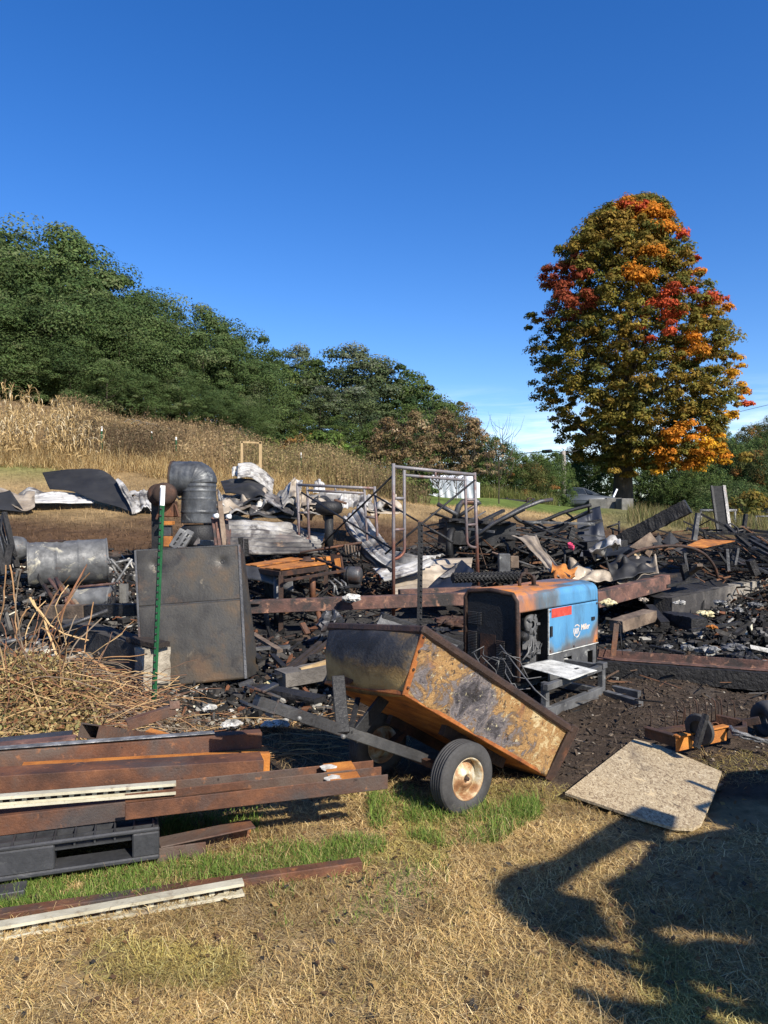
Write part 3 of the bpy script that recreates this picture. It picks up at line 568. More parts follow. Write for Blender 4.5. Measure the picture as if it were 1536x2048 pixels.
LM = ['at the left picture edge','over the left half of the dried corn','over the right half of the dried corn','over the grey green shrub','over the brown weeds beside the corn','over the white tipped T-post','over the wire hoops','over the elbow duct','over the bare timber surround']
RW = ['tall dark green tree of the hilltop row','dark green feathery tree of the second row','dark green tree of the third row','low front dark green tree of the hillside']
rs = 0
for row_, (d, pxs, dy, wd) in enumerate([(60, [-60,10,80,150,222,300,372,440,500], 0, 1.0), (54, [-30,45,118,190,262,335,405,470,520], 42, 1.05), (49, [-50,20,100,165,240,310,380,450,505], 120, 1.2), (46, [-20,60,140,215,290,360,430,495], 190, 1.35)]):
    for k_, p in enumerate(pxs):
        rs += 1; plant_tree(protos[rs % 4], p, d+random.Random(rs).uniform(-1.2,1.2), float(top1(p))+dy*random.Random(rs+99).uniform(.75,1.2), RW[row_]+', '+LM[k_], G1, rs, wd*1.08)
ORD = ['first','second','third','fourth','fifth','sixth','seventh','eighth','ninth','tenth','eleventh','twelfth','thirteenth','fourteenth']
def nth(ps, p): return ORD[sorted(ps).index(p)]
for i, (p, d, yt, k, w) in enumerate([(545,72,712,0,1),(592,76,688,1,.8),(630,74,715,0,1),(690,72,688,1,1.15),(745,74,706,1,1.1),(795,75,728,0,1.1),(840,72,765,3,1.1),(875,76,790,1,1.0),(910,82,800,2,.9),
        (560,62,775,3,1.2),(640,60,770,1,1.3),(720,60,770,1,1.3),(790,60,800,0,1.4),(850,60,830,3,1.3),(600,55,820,0,1.3),(680,52,830,3,1.4),(540,55,830,0,1.3),(760,52,838,0,1.3)]):
    plant_tree(protos2[k], p, d, yt, (nth([545,592,630,690,745,795,840,875,910], p)+' from the left of the tall broadleaf trees at the end of the hill') if d > 65 else (nth([560,640,720,790,850,600,680,540,760], p)+' from the left of the low front trees at the end of the hill'), 'broadleaf trees at the end of the hill', 200+i, w)
for i, (p, d, yt, k, w) in enumerate([(945,70,885,0,1.6),(985,74,872,3,1.6),(1030,44.5,905,0,1.5),(1010,43.5,930,3,1.8),(1065,44.6,908,0,1.5),(1100,45,904,3,1.4),(1060,43.5,938,1,2.),(1105,44,938,0,1.6),(960,43.5,940,0,1.8),(1145,66,900,3,1.7),(1180,64,915,0,1.7),(1215,66,905,2,1.8),(1150,58,945,0,2.4)]):
    plant_tree(protos3[k], p, d, yt, nth([945,985,1030,1010,1065,1100,1060,1105,960,1145,1180,1215,1150], p)+' from the left of the bushy green trees behind the lawn', 'bushy trees behind the lawn', 300+i, max(.75, w/1.9))
for i, (p, d, yt, k, w) in enumerate([(1322,66,925,2,1.6),(1335,68,905,0,1.5),(1375,64,915,2,1.6),(1410,60,930,3,1.6),(1345,60,962,2,1.5),(1372,59,955,3,1.6),(1405,57,968,2,1.7),(1460,50,962,2,2.4),(1475,40,985,2,2),(1510,46,985,0,2.2)]):
    plant_tree(protos3[k], p, d, yt, nth([1322,1335,1375,1410,1345,1372,1405,1460,1475,1510], p)+' from the left of the olive shrubby trees right of the maple', 'shrubby trees right of the maple', 400+i, w/1.8)
lab5 = 'tree of the dark wooded slope at the right edge'
for i in range(26):
    rr = random.Random(500+i); p = 1400+170*rr.random(); d = 85+60*i/26; yt = np.interp(p, [1400,1440,1500,1560], [880,850,838,825])+ (60*(1-i/26))*rr.uniform(.7,1.3)+rr.uniform(-4,10)
    plant_tree(protos3[[2,1,3,1][i % 4]], p, d, yt, lab5, 'trees on the far slope', 500+i, .62)
# the autumn maple
def maple():
    rg = random.Random(11); D = 54.; base = G(1245, D, -.05); s = D/F; root = thing('maple_tree', 'tall maple turning orange and red among olive green leaves', 'tree', base)
    L = np.array([(403,1255,1305),(430,1190,1335),(470,1140,1350),(520,1092,1375),(570,1080,1392),(620,1058,1428),(660,1055,1448),(700,1052,1462),(750,1062,1462),(800,1068,1470),(850,1092,1452),(885,1105,1430),(915,1140,1435),(938,1180,1395)], float)
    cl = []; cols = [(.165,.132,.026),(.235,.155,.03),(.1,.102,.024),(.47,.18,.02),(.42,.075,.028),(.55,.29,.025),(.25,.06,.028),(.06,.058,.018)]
    hot = [(1255,450,45,22,3),(1290,470,30,25,3),(1210,478,30,20,1),(1240,445,28,14,4),(1345,490,12,14,4),(1370,540,22,32,4),(1370,575,14,14,3),(1110,580,40,50,6),(1120,630,35,25,6),(1230,600,30,16,3),(1280,645,32,30,4),(1340,632,30,14,4),(1418,615,28,16,4),(1395,640,24,10,3),(1250,700,28,22,4),(1225,602,18,10,3),(1335,725,24,22,3),(1262,555,20,14,3),
           (1440,760,20,30,5),(1460,795,20,22,3),(1475,815,10,8,4),(1320,880,42,18,3),(1370,900,34,20,5),(1405,905,22,16,3),(1430,920,18,14,3),(1380,930,36,20,5),(1280,930,20,20,3),(1345,925,30,16,3),(1330,945,22,10,3),(1425,850,16,14,5)]
    for i in range(1600):
        y = 405+530*((i+rg.random())/1600); x0 = np.interp(y, L[:,0], L[:,1]); x1 = np.interp(y, L[:,0], L[:,2]); cx = (x0+x1)/2; hw = (x1-x0)/2; az = rg.random()*6.28; rr = hw*math.sqrt(rg.uniform(.12,1)); sz = rg.uniform(8,21)
        rr = max(0, min(rr, hw-sz*.45)); ox = rr*math.cos(az); oy = rr*math.sin(az)*.95
        if i % 5 == 0: ox = rg.uniform(-.8,.8)*hw; oy = -hw*math.sqrt(1-(ox/hw)**2)*rg.uniform(.6,.95)
        if y > 860 and ox < 0 and oy > 0 and rg.random() < .3: continue
        ppx = cx+ox; ci = rg.choices([0,1,2], [5,3,3])[0]
        for hx, hy, hw2, hh, hc in hot:
            if abs(ppx-hx) < hw2 and abs(y-hy) < hh and (oy < 0 or hc == 6) and rg.random() < (.72 if hc in (4,6) else .9): ci = hc
        cl.append(((ppx-1245)*s, oy*s, CAMZ-(y-1024)*s-base.z, sz*s, sz*s, sz*s*.82, ci))
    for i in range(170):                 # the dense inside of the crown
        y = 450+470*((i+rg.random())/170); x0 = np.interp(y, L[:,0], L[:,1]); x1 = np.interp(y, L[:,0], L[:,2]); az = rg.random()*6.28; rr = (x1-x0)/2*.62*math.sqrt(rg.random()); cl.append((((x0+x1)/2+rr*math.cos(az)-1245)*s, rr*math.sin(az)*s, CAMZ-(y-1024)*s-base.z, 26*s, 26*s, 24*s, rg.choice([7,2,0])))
    for hx, hy, hw2, hh, hc in hot:      # extra sprays on the near side
        for q in range(2):
            x = hx+rg.uniform(-.7,.7)*hw2; y = hy+rg.uniform(-.7,.7)*hh; x0 = np.interp(y, L[:,0], L[:,1]); x1 = np.interp(y, L[:,0], L[:,2]); hw = (x1-x0)/2; o = min(.98, abs(x-(x0+x1)/2)/hw); sz = rg.uniform(10,17)
            cl.append(((x-1245)*s, -hw*math.sqrt(1-o*o)*.95*s, CAMZ-(y-1024)*s-base.z, sz*s, sz*s, sz*s*.7, hc))
    for i in range(40):                  # low hanging limb at the right, loose outer sprays
        y = rg.uniform(880,955); x = rg.uniform(1180,1440); cl.append(((x-1245)*s, -rg.uniform(20,110)*s, CAMZ-(y-1024)*s-base.z, 13*s, 13*s, 8*s, rg.choice([0,1,1,5] if x > 1270 else [0,2,1])))
    mb = MB(); h = 20.; pts = [V(0,0,-.2),V(0,0,.6),V(.05,0,2),V(.1,.1,4),V(.2,.1,7),V(.3,0,10),V(.4,.1,13),V(.45,0,16)]
    mb.tube(pts, [1.05,.78,.68,.62,.5,.38,.25,.12], 14)
    for k in range(16):
        i = 3+k % 4; b = pts[i].copy(); az = k*2.4; q = [b]; dd = V(math.cos(az), math.sin(az), .5)
        for j in range(5): q.append(q[-1]+dd*(1.15-.06*i)); dd = (dd+V(rg.gauss(0,.15), rg.gauss(0,.15), .12)).normalized()
        mb.tube(q, [.26,.2,.15,.1,.06,.03], 7)
    for k in range(14):                  # bare twigs showing on the near side
        x = rg.uniform(-1.5,2); z = rg.uniform(6,15); y0 = -3.5; mb.tube([V(x*.4,-1,z-2),V(x*.7,y0*.7,z-.7),V(x,y0-.9,z+.6)], [.06,.04,.015], 5)
    mb.build('trunk', 'bark', root, local=True)
    link(crown(cl, 120, .115, cols, 'crown', .55, .4), 'crown', parent=root)
maple()
# bronze shrubs and saplings on the lawn
brz = [(.17,.115,.06),(.22,.155,.08),(.12,.095,.045),(.34,.26,.16)]
def small_tree(name, label, px, d, ytop, rad, ncl, per, leaf, cols, seed, group=None, base=.3, tr=.05, limbs=14):
    g = G(px, d, -.05); h = CAMZ-(ytop-1024)/F*d-g.z; rg = random.Random(seed); root = thing(name, label, 'tree', g, group)
    mb = trunk_mb(h*.9, tr, rg, limbs, rad*1.0, 0, .22)
    for k in range(26):
        az = rg.random()*6.28; r0 = rad*.5*rg.random(); z0 = h*rg.uniform(.35,.8); p = V(r0*math.cos(az), r0*math.sin(az), z0)
        mb.tube([p, p+V(math.cos(az)*rad*.25, math.sin(az)*rad*.25, h*.1), p+V(math.cos(az)*rad*.4, math.sin(az)*rad*.4, h*.26)], [.018,.012,.004], 4)
    mb.build('trunk', 'bark', root, local=True)
    if ncl:
        cl = []
        for i in range(ncl):
            t = base+(1-base)*(i+rg.random())/ncl; az = rg.random()*6.28; rr = rad*math.sin(math.pi*min(.97, .25+t*.72))*math.sqrt(rg.random()); s = rad*rg.uniform(.16,.28)
            cl.append((rr*math.cos(az), rr*math.sin(az), h*t-s*.4, s, s, s*.8, rg.choices(range(4), [3,3,2,1])[0]))
        link(crown(cl, per, leaf, cols, 'crown', .4, .2), 'crown', parent=root)
for px, d, yt, rad, k, lb in [(775,43,835,1.6,0,'bronze leaved bushy tree left of the white tarpaulin shed'),(830,42,822,1.7,1,'bronze leaved tree behind the tall scaffold frame'),(890,44,820,2.0,2,'broadest bronze leaved tree above the white tarpaulin shed'),(945,43,835,1.5,3,'bronze leaved tree right of the white tarpaulin shed')]:
    small_tree('bronze_tree', lb, px, d, yt, rad, 60, 70, .075, brz, 30+k, 'bronze trees on the lawn')
small_tree('sapling', 'slender sapling with sparse bronze leaves right of the tall scaffold frame', 998, 32, 880, .9, 16, 30, .045, brz, 41, None, .45, .035, 9)
small_tree('sapling', 'small bare sapling in front of the white tarpaulin shed', 878, 30, 925, .8, 0, 0, 0, brz, 42, None, .45, .032, 9)
small_tree('sapling', 'thin bare sapling seen through the tall scaffold frame beside the shed', 912, 33, 935, .7, 0, 0, 0, brz, 43, None, .45, .03, 9)
small_tree('bare_tree', 'leafless grey tree rising over the bushes between the shrubs and the maple', 1005, 62, 830, 2.2, 0, 0, 0, brz, 44, None, .4, .09, 16)
def shrub(px, d, ytop, rad, cols, label, seed, name='shrub'):
    g = G(px, d, -.05); h = CAMZ-(ytop-1024)/F*d-g.z; rg = random.Random(seed); root = thing(name, label, 'shrub', g)
    mb = MB()
    for k in range(9): az = rg.random()*6.28; mb.tube([V(0,0,0), V(math.cos(az)*rad*.3, math.sin(az)*rad*.3, h*.5), V(math.cos(az)*rad*.7, math.sin(az)*rad*.7, h*.85)], [.025,.016,.006], 4)
    mb.build('stem', 'bark', root, local=True); cl = []
    for i in range(34): az = rg.random()*6.28; t = rg.random(); rr = rad*math.sqrt(rg.random())*(1-.5*t*t); s = rad*.27; cl.append((rr*math.cos(az), rr*math.sin(az), h*(.12+.8*t), s, s, s*.8, rg.randrange(4)))
    link(crown(cl, 60, .09, cols, 'foliage', .4, .3), 'foliage', parent=root)
bri = [(.1,.16,.03),(.14,.2,.04),(.08,.12,.03),(.17,.2,.06)]
shrub(655, 36, 868, 1.2, bri, 'bright green shrub among the olive weeds', 51)
shrub(605, 37, 868, 1.1, aut_cols, 'reddish brown shrub left of the bright green one', 52)
shrub(560, 38, 872, 1.2, grn_cols, 'green shrub above the wooden frame', 53)
shrub(660, 27, 935, .55, [(.05,.045,.02),(.07,.06,.025),(.04,.04,.018),(.09,.07,.035)], 'dark round weed clump above the white roofing heap', 54)
shrub(725, 28, 945, .65, [(.045,.04,.02),(.06,.05,.025),(.03,.03,.016),(.08,.06,.035)], 'dark dry weed clump left of the tall scaffold frame', 55)
shrub(790, 34, 955, .9, bri, 'low green bush behind the left post of the tall scaffold frame', 56)
shrub(840, 36, 960, .8, grn_cols, 'low green bush left of the white shed', 57)
shrub(1490, 34, 985, 1.6, [(.2,.15,.03),(.13,.12,.03),(.25,.17,.04),(.1,.1,.03)], 'yellow shrub at the right behind the slatted conveyor', 58)
shrub(200, 45, 800, 1.9, [(.08,.1,.04),(.1,.11,.05),(.07,.085,.035),(.13,.12,.06)], 'grey green shrub at the top of the brown weeds', 59)
# reeds at the lawn's far edge
n = 9000; x, y = in_px(n, 940, 1112, 40.6, 43.6); col = np.array([(.15,.17,.045),(.21,.19,.07),(.11,.14,.035)])[rng.integers(0,3,n)]
tag(link(blades(x, y, .25+.8*rng.random(n)**2, .012+.02*rng.random(n), .9+.6*rng.random(n), col, 'tall_grass', .6, 3), 'tall_grass'), 'tall green weeds along the far edge of the lawn', None, None, 'stuff')
n = 9000; x, y = in_px(n, 1255, 1560, 21, 34); k = rng.random(n) < .5+.8*vn(x, y, 1.5, 71); x, y = x[k], y[k]; n = len(x); col = np.array([(.16,.14,.05),(.22,.17,.08),(.11,.12,.04)])[rng.integers(0,3,n)]
tag(link(blades(x, y, .25+.4*rng.random(n), .012+.01*rng.random(n), .9+.6*rng.random(n), col, 'rough_grass', .5, 2), 'rough_grass'), 'rough tall grass beyond the ruin at the right', None, None, 'stuff')
# ------------------------------------------------------------------ dump cart
def nz3(v, s=6., k=0.): return mnoise.noise(Vector(v)*s+Vector((k, k*2, k*3)))
def build_cart():
    s = V(.79,.61,0).normalized(); B = V(.101,3.75,.672); Lf = 1.285; a = math.atan2(.655, 1.1)
    f = (s*math.cos(a)+V(0,0,-math.sin(a))).normalized(); w = V(-.61,.79,-.10).normalized(); n = V(s.x*math.sin(a), s.y*math.sin(a), math.cos(a)); Wd = .72
    def Q(x, y, z): return B+f*x+w*y+n*z
    root = thing('dump_cart', 'burnt two wheeled dump cart tipped on its rear edge with blistered golden paint', 'cart', (.3,4.1,0))
    A0, A1 = (-.1,-.07,.315), (Lf-.03,-.07,.30)                     # near top edge
    F0, F1 = (-.1,Wd+.07,.315), (Lf-.03,Wd+.07,.30)
    def lerp(p, q, t): return tuple(p[i]+(q[i]-p[i])*t for i in range(3))
    def side(far):
        b0, b1 = ((0,Wd,0),(Lf,Wd,0)) if far else ((0,0,0),(Lf,0,0)); t0, t1 = (F0,F1) if far else (A0,A1)
        def fn(u, v):
            p = lerp(lerp(b0,b1,u), lerp(t0,t1,u), v); q = Q(*p); return q+w*(.012*nz3(q,3.5)+.005*nz3(q,11))
        return MB().grid(60, 18, fn)
    loc = lambda q: ((q-B).dot(f), (q-B).dot(w), (q-B).dot(n))
    def wside(q):
        x, y, z = loc(q); e = min(x+.05*0+.03, Lf-x, z, .31-z); k = 0
        # soot band in the middle, cream towards the upper rear, orange along the lower edge
        k += -.13*math.exp(-((x-.42)/.2)**2-((z-.12)/.14)**2)-.10*math.exp(-((x-.78)/.1)**2-((z-.1)/.12)**2)+.12*math.exp(-((x-.95)/.3)**2-((z-.24)/.14)**2)+.07*math.exp(-((x-.12)/.12)**2-((z-.2)/.1)**2)
        k += .06*math.exp(-(z/.04)**2)+.05*math.exp(-((x-1.15)/.1)**2)
        return .5+k
    o = side(False).build('side_panel', 'cartside', root, wf=wside, solid=.006)
    side(True).build('side_panel', 'cartside', root, wf=wside, solid=.006)
    def front(u, v):
        p = lerp(lerp((0,0,0),(0,Wd,0),u), lerp(A0,F0,u), v); bul = .055*math.sin(math.pi*min(1,v*1.02))**.7*math.sin(math.pi*u)**.5+.02*math.sin(math.pi*v)
        q = Q(p[0]-bul+.02*(1-v)**3, p[1], p[2]-.02*math.sin(math.pi*u)*(1-v)); return q-f*(.004*nz3(q,7))
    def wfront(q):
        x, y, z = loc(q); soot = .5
        soot += -.28*math.exp(-((y-.42)/.3)**2-((z-.19)/.085)**2)  # dark patch: soot together with painted shade
        soot += .34*math.exp(-((z-.02)/.075)**2)+.08*math.exp(-((z-.3)/.03)**2)+.1*math.exp(-((y-.02)/.07)**2)*(1 if z < .2 else .4)  # gold band along the bottom paints sunlight into the colour
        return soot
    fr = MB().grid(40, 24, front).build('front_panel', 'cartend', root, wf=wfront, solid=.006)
    pc = Q(-.052, .46, .055); MB().lathe([(.0,0),(.052,0),(.055,-.006)], pc, -f+n*-.15, 24).build('round_plug', 'rust_d', root)
    MB().grid(30, 16, lambda u, v: Q(Lf*u, Wd*v, .004*nz3((u*5,v*4,0),2))).build('floor_panel', 'rust_o', root, solid=.006)
    def gate(u, v): return Q(*lerp(lerp((Lf,0,0),(Lf,Wd,0),u), lerp(A1,F1,u), v))
    MB().grid(20, 10, gate).build('tail_gate', 'cartside', root, wf=wside, solid=.008)
    rim = MB(); cs = [Q(*A0)+n*.0, Q(*A1), Q(*F1), Q(*F0)]
    for i in range(4): rim.bar(cs[i]+(cs[i]-cs[(i+1)%4]).normalized()*.02, cs[(i+1)%4], .032, .05, up=n)
    rim.build('rim', 'rimrail', root, bevel=.012)
    ed = MB(); ed.bar(Q(0,-.004,0), Q(*A0)+w*-.004, .034, .012, up=w); ed.bar(Q(0,-.006,.008), Q(Lf,-.006,.008), .01, .022, up=n); ed.bar(Q(-.008,0,.004), Q(-.008,Wd,.004), .016, .022, up=n)
    ed.build('corner_strip', 'cartedge', root, bevel=.003)
    rv = MB()
    for t in (.12,.4,.68,.9): p = Vector(Q(0,-.014,0)).lerp(Q(*A0)-w*.01, t); rv.lathe([(.008,0),(.007,.005),(.0,.007)], p, -w, 8)
    rv.build('rivets', 'rust_d', root)
    rf = MB(); rf.bar(Q(Lf+.004,-.012,-.015), Q(Lf-.02,-.085,.33), .06, .016, up=w, mi=0); rf.bar(Q(Lf+.035,-.0,-.01), Q(Lf+.02,-.07,.335), .012, .05, up=w); rf.build('rear_flange', 'rust_d', root, bevel=.004)
    # wheels
    ax = V(.61,-.79,0).normalized()
    def wheel(c):
        wr = bpy.data.objects.new('wheel', None); C.objects.link(wr); wr.parent = root; wr['_org'] = root['_org']
        prof = [(.108,-.05),(.135,-.056),(.165,-.052),(.178,-.044)]
        for k in range(5): t = -.04+k*.0175; prof += [(.19,t),(.1905,t+.011),(.184,t+.0125),(.184,t+.0165)]
        prof += [(.178,.047),(.165,.054),(.135,.057),(.113,.051),(.108,.04)]
        MB().lathe(prof, c, ax, 56).build('tyre', 'rubber', wr)
        MB().lathe([(.108,-.048),(.112,-.05),(.100,-.03),(.096,.02),(.104,.046),(.112,.052),(.113,.046)], c, ax, 40).lathe([(.098,.0),(.085,.004),(.07,.022),(.045,.028),(.04,.04),(.03,.043),(.024,.043),(.022,.02),(.0,.02)], c, ax, 40).build('rim', 'rim', wr)
        MB().lathe([(.0,.05),(.011,.05),(.012,.0)], c, ax, 12).build('axle_stub', 'rust_d', wr)
    c1 = V(.415,3.955,.186); c2 = c1-ax*.74; c2.z = .186
    wheel(c1); wheel(c2)
    fm = MB(); fm.bar(c1, c2, .035, .035); fm.bar(Q(.45,.12,-.03), Q(1.0,.12,-.03), .04, .06, up=n); fm.bar(Q(.45,.6,-.03), Q(1.0,.6,-.03), .04, .06, up=n)
    fm.bar(c1-ax*.1, Q(.62,.12,-.03), .05, .03); fm.bar(c2+ax*.1, Q(.62,.6,-.03), .05, .03)
    fm.build('axle_frame', 'rust_d', root)
    # tow bar and its braces
    t0 = V(.23,4.24,.19); t1 = P(512,1402,3.6); dn = (t1-t0).normalized()
    tb = MB(); tb.prof(t0, t1, [(-.03,-.03),(.03,-.03),(.03,.03),(-.03,.03)]); tb.build('tow_bar', 'steel_grey', root, bevel=.004)
    up = V(0,0,1); _, sd, uu = frame(dn); cl = MB()
    for k in (.06,-.02): cl.poly([t1+uu*k-sd*.045+dn*-.1, t1+uu*k+sd*.045+dn*-.1, t1+uu*k+sd*.045+dn*.06, t1+uu*k-sd*.045+dn*.06], .012)
    cl.bar(t1+uu*.06+dn*-.1, t1-uu*.05+dn*-.1, .07, .012, up=dn); cl.bar(t1+uu*.05+dn*.02-sd*.04, t1+uu*.11-dn*.05-sd*.04, .012, .05, up=sd)
    cl.build('hitch_clevis', 'steel_grey', root, bevel=.002)
    def strut(a, b, wd, th): MB().bar(a, b, wd, th).build('brace', 'black', root, bevel=.003)
    m1 = P(686,1466,3.86); strut(m1, P(676,1352,4.05), .07, .02); strut(P(700,1466,3.9), P(716,1395,4.1), .03, .012)
    strut(P(706,1478,3.92), P(790,1368,4.1), .02, .075)
    for p in ((560,1421),(598,1437),(686,1473),): q = P(p[0],p[1],3.68+.0009*(p[0]-560)); MB().lathe([(.012,-.01),(.012,.012),(.0,.014)], q, V(.3,-.95,.2), 8).build('bolt', 'alum', root)
build_cart()

# ------------------------------------------------------------------ engine driven welder on its frame
def build_welder():
    e1 = V(.70,.714,0); e2 = V(.714,-.70,0); o0 = V(1.10,6.1,0)
    def Q(l, o, z): return o0+e1*l+e2*o+V(0,0,z)
    LL = 1.33; WW = .54
    root = thing('welding_generator', 'blue engine driven welding generator with orange burnt hood on a steel frame', 'generator', (1.3,6.6,0))
    # hood: rounded shoulders
    pr = [(0,.765),(.0,.80),(-.0,.86)]+[(-.05*(1-math.sin(t)), .872+.05*(1-math.cos(t))*1.0) for t in []]
    pr = [(.004,.765),(.004,.82),(.002,.875),(-.012,.908),(-.04,.926),(-.12,.938),(-.27,.942),(-.42,.938),(-.5,.926),(-.528,.908),(-.542,.875),(-.544,.765)]
    ks = [0]
    for i in range(1, len(pr)): ks.append(ks[-1]+math.dist(pr[i], pr[i-1]))
    def prof(t):
        x = t*ks[-1]
        for i in range(1, len(pr)):
            if x <= ks[i]+1e-9: k = (x-ks[i-1])/(ks[i]-ks[i-1]); return (pr[i-1][0]+(pr[i][0]-pr[i-1][0])*k, pr[i-1][1]+(pr[i][1]-pr[i-1][1])*k)
        return pr[-1]
    def hood(u, v):
        o, z = prof(v); l = LL*u; sag = .006*math.sin(6*u+3*v); k = min(1, min(u, 1-u)*LL/.03)
        return Q(l, o, z+(sag if .25 < v < .8 else 0)-(1-k)**2*.012)
    def whood(q):
        d = q-o0; l = d.dot(e1); o = d.dot(e2); z = q.z
        if o > -.035: return np.interp(l, [0,.2,.27,.4,.6,.8,1.33], [.26,.29,.38,.45,.55,.68,.78])-(.1 if z > .9 and l < .6 else 0)
        t = np.interp(l, [0,.5,.7,1.0,1.33], [.06,.1,.3,.52,.6]); return t if o > -.16 else np.interp(l, [0,.7,1.0,1.33], [.04,.08,.16,.22])
    MB().grid(70, 60, hood).build('hood', 'wblue', root, wf=whood, solid=.004)
    # front with louvres
    fp = MB(); fp.poly([Q(0,0,.20), Q(0,0,.765), Q(0,-.012,.90), Q(0,-.05,.92), Q(0,-.27,.938), Q(0,-.49,.92), Q(0,-.53,.90), Q(0,-.54,.765), Q(0,-.54,.20)], .012, dirn=-e1)
    fp.build('front_panel', 'black', root)
    fr = MB(); fr.tube([Q(-.004,.0,.2), Q(-.004,.0,.74), Q(-.004,-.005,.86), Q(-.004,-.04,.915), Q(-.004,-.27,.937), Q(-.004,-.5,.915), Q(-.004,-.535,.86), Q(-.004,-.54,.2)], .02, 8); fr.build('front_surround', 'rimrail', root)
    lv = MB()
    for o0_, o1_, z0, z1 in [(-.5,-.4,.64,.75),(-.39,-.36,.64,.75),(-.5,-.41,.28,.58),(-.2,-.12,.22,.53),(-.1,-.05,.22,.44)]:
        k = int((z1-z0)/.0135)
        for i in range(k): z = z0+(z1-z0)*i/k; lv.bar(Q(-.014,o0_,z), Q(-.014,o1_,z), .012, .0045)
    lv.build('louvres', 'steel_grey', root)['kind'] = 'stuff'
    pt = MB(); pt.poly([Q(-.003,-.22,.2), Q(-.003,-.22,.56), Q(-.003,-.38,.56), Q(-.003,-.38,.2)], .004, dirn=-e1); pt.build('inner_grille_plate', 'rust_d', root)
    # shell
    sh = MB(); sh.poly([Q(.02,-.535,.15), Q(LL-.01,-.535,.15), Q(LL-.01,-.535,.77), Q(.02,-.535,.77)], .01); sh.poly([Q(LL,-.535,.12), Q(LL,0,.12), Q(LL,0,.77), Q(LL,-.535,.77)], .01, dirn=e1)
    sh.poly([Q(.02,-.53,.16), Q(LL-.02,-.53,.16), Q(LL-.02,-.01,.16), Q(.02,-.01,.16)], .012); sh.poly([Q(.47,-.53,.17), Q(.47,-.01,.17), Q(.47,-.01,.76), Q(.47,-.53,.76)], .01)
    sh.build('shell', 'black', root)
    post = MB(); post.bar(Q(.02,-.006,.2), Q(.02,-.006,.775), .045, .012, up=e2); post.build('corner_post', 'rust_pink', root)
    # door with label and print
    dr = MB().grid(40, 24, lambda u, v: Q(.455+.87*u, .006+.003*math.sin(3*u)*math.sin(3*v), .362+.396*v))
    def wdoor(q):
        d = q-o0; l = d.dot(e1); z = q.z; k = .70+.1*(z-.5)
        k -= .22*math.exp(-((l-1.0)/.2)**2-((z-.42)/.07)**2)+.42*math.exp(-((l-1.33)/.13)**2-((z-.45)/.13)**2)+.16*math.exp(-((l-.48)/.06)**2-((z-.42)/.12)**2)+.2*math.exp(-((z-.36)/.06)**2); return k
    door = dr.build('side_door', 'wblue', root, wf=wdoor, solid=.006)
    ej = MB(); 
    for a, b in ((Q(.455,.012,.362), Q(.455,.012,.76)), (Q(.455,.012,.362), Q(1.325,.012,.36))): ej.bar(a, b, .007, .01, up=e2)
    ej.build('door_edge_ash', 'ash', door)
    for l_, z_ in ((.48,.735),(1.3,.735),(.48,.39),(1.3,.385),(.88,.38)): MB().lathe([(.011,0),(.009,.005),(0,.006)], Q(l_,.011,z_), e2, 8).build('screw', 'rust_d', door)
    MB().box(Q(1.22,.018,.6), (.05,.012,.03), Matrix.Rotation(.79,3,'Z')).box(Q(.49,.018,.56), (.03,.012,.09), Matrix.Rotation(.79,3,'Z')).build('latch', 'black', door)
    lb = MB().poly([Q(.505,.0125,.675), Q(.84,.0125,.675), Q(.84,.0125,.757-.003), Q(.505,.0125,.754)], .002, dirn=e2); lbo = lb.build('warning_label', 'red', door)
    def lettering(name, body, size, l, z, parent, off=.0135, bold=.03, shear=.15):
        cu = bpy.data.curves.new(name, 'FONT'); cu.body = body; cu.size = size; cu.extrude = .0006; cu.offset = bold*size; cu.shear = shear; cu.space_character = .95
        cu.materials.append(M['logo']); ob = bpy.data.objects.new(name, cu); C.objects.link(ob); bpy.context.view_layer.update(); me_ = bpy.data.meshes.new_from_object(ob); bpy.data.objects.remove(ob); ob = bpy.data.objects.new(name, me_); C.objects.link(ob)
        p = Q(l, off, z)-Vector(parent['_org']); ob.matrix_local = Matrix(((e1.x,0,e2.x,p.x),(e1.y,0,e2.y,p.y),(0,1,0,p.z),(0,0,0,1))); ob.parent = parent; return ob
    lettering('logo_lettering', 'Miller', .072, 1.0, .515, door, bold=.02)
    em = MB(); c = (.93, .515)
    for k in range(3):                  # ringed emblem with slanted strokes
        a0 = math.radians(40+110*k); pts = [Q(c[0]+.05*math.cos(a0+math.radians(92)*j/10)*1.1, .0135, c[1]+.055*math.sin(a0+math.radians(92)*j/10)) for j in range(11)]
        for i in range(10): em.bar(pts[i], pts[i+1], .002, .012-.0007*i, up=(pts[i]-Q(c[0],.0135,c[1])))
    for k in range(3): em.bar(Q(c[0]-.036+.024*k,.0135,c[1]-.026), Q(c[0]-.016+.024*k,.0135,c[1]+.026), .011, .0016, up=e2)
    em.build('logo_emblem', 'logo', door)
    # lower panel with openings
    lp = MB()
    for l0, l1, z0, z1 in [(.46,.72,.13,.352),(.86,1.06,.13,.352),(.72,.86,.3,.352),(.72,.86,.13,.17),(1.06,1.3,.3,.352),(1.06,1.14,.13,.3),(1.24,1.3,.13,.3),(1.14,1.24,.13,.18)]:
        lp.poly([Q(l0,.004,z0), Q(l1,.004,z0), Q(l1,.004,z1), Q(l0,.004,z1)], .008, dirn=e2)
    lp.build('lower_panel', 'wgrey', root)
    sk = MB(); sk.box(Q(.79,-.03,.23), (.05,.05,.1)); sk.lathe([(.02,0),(.02,.04),(0,.04)], Q(.76,-.03,.2), e2, 10); sk.build('outlet', 'ash', root)
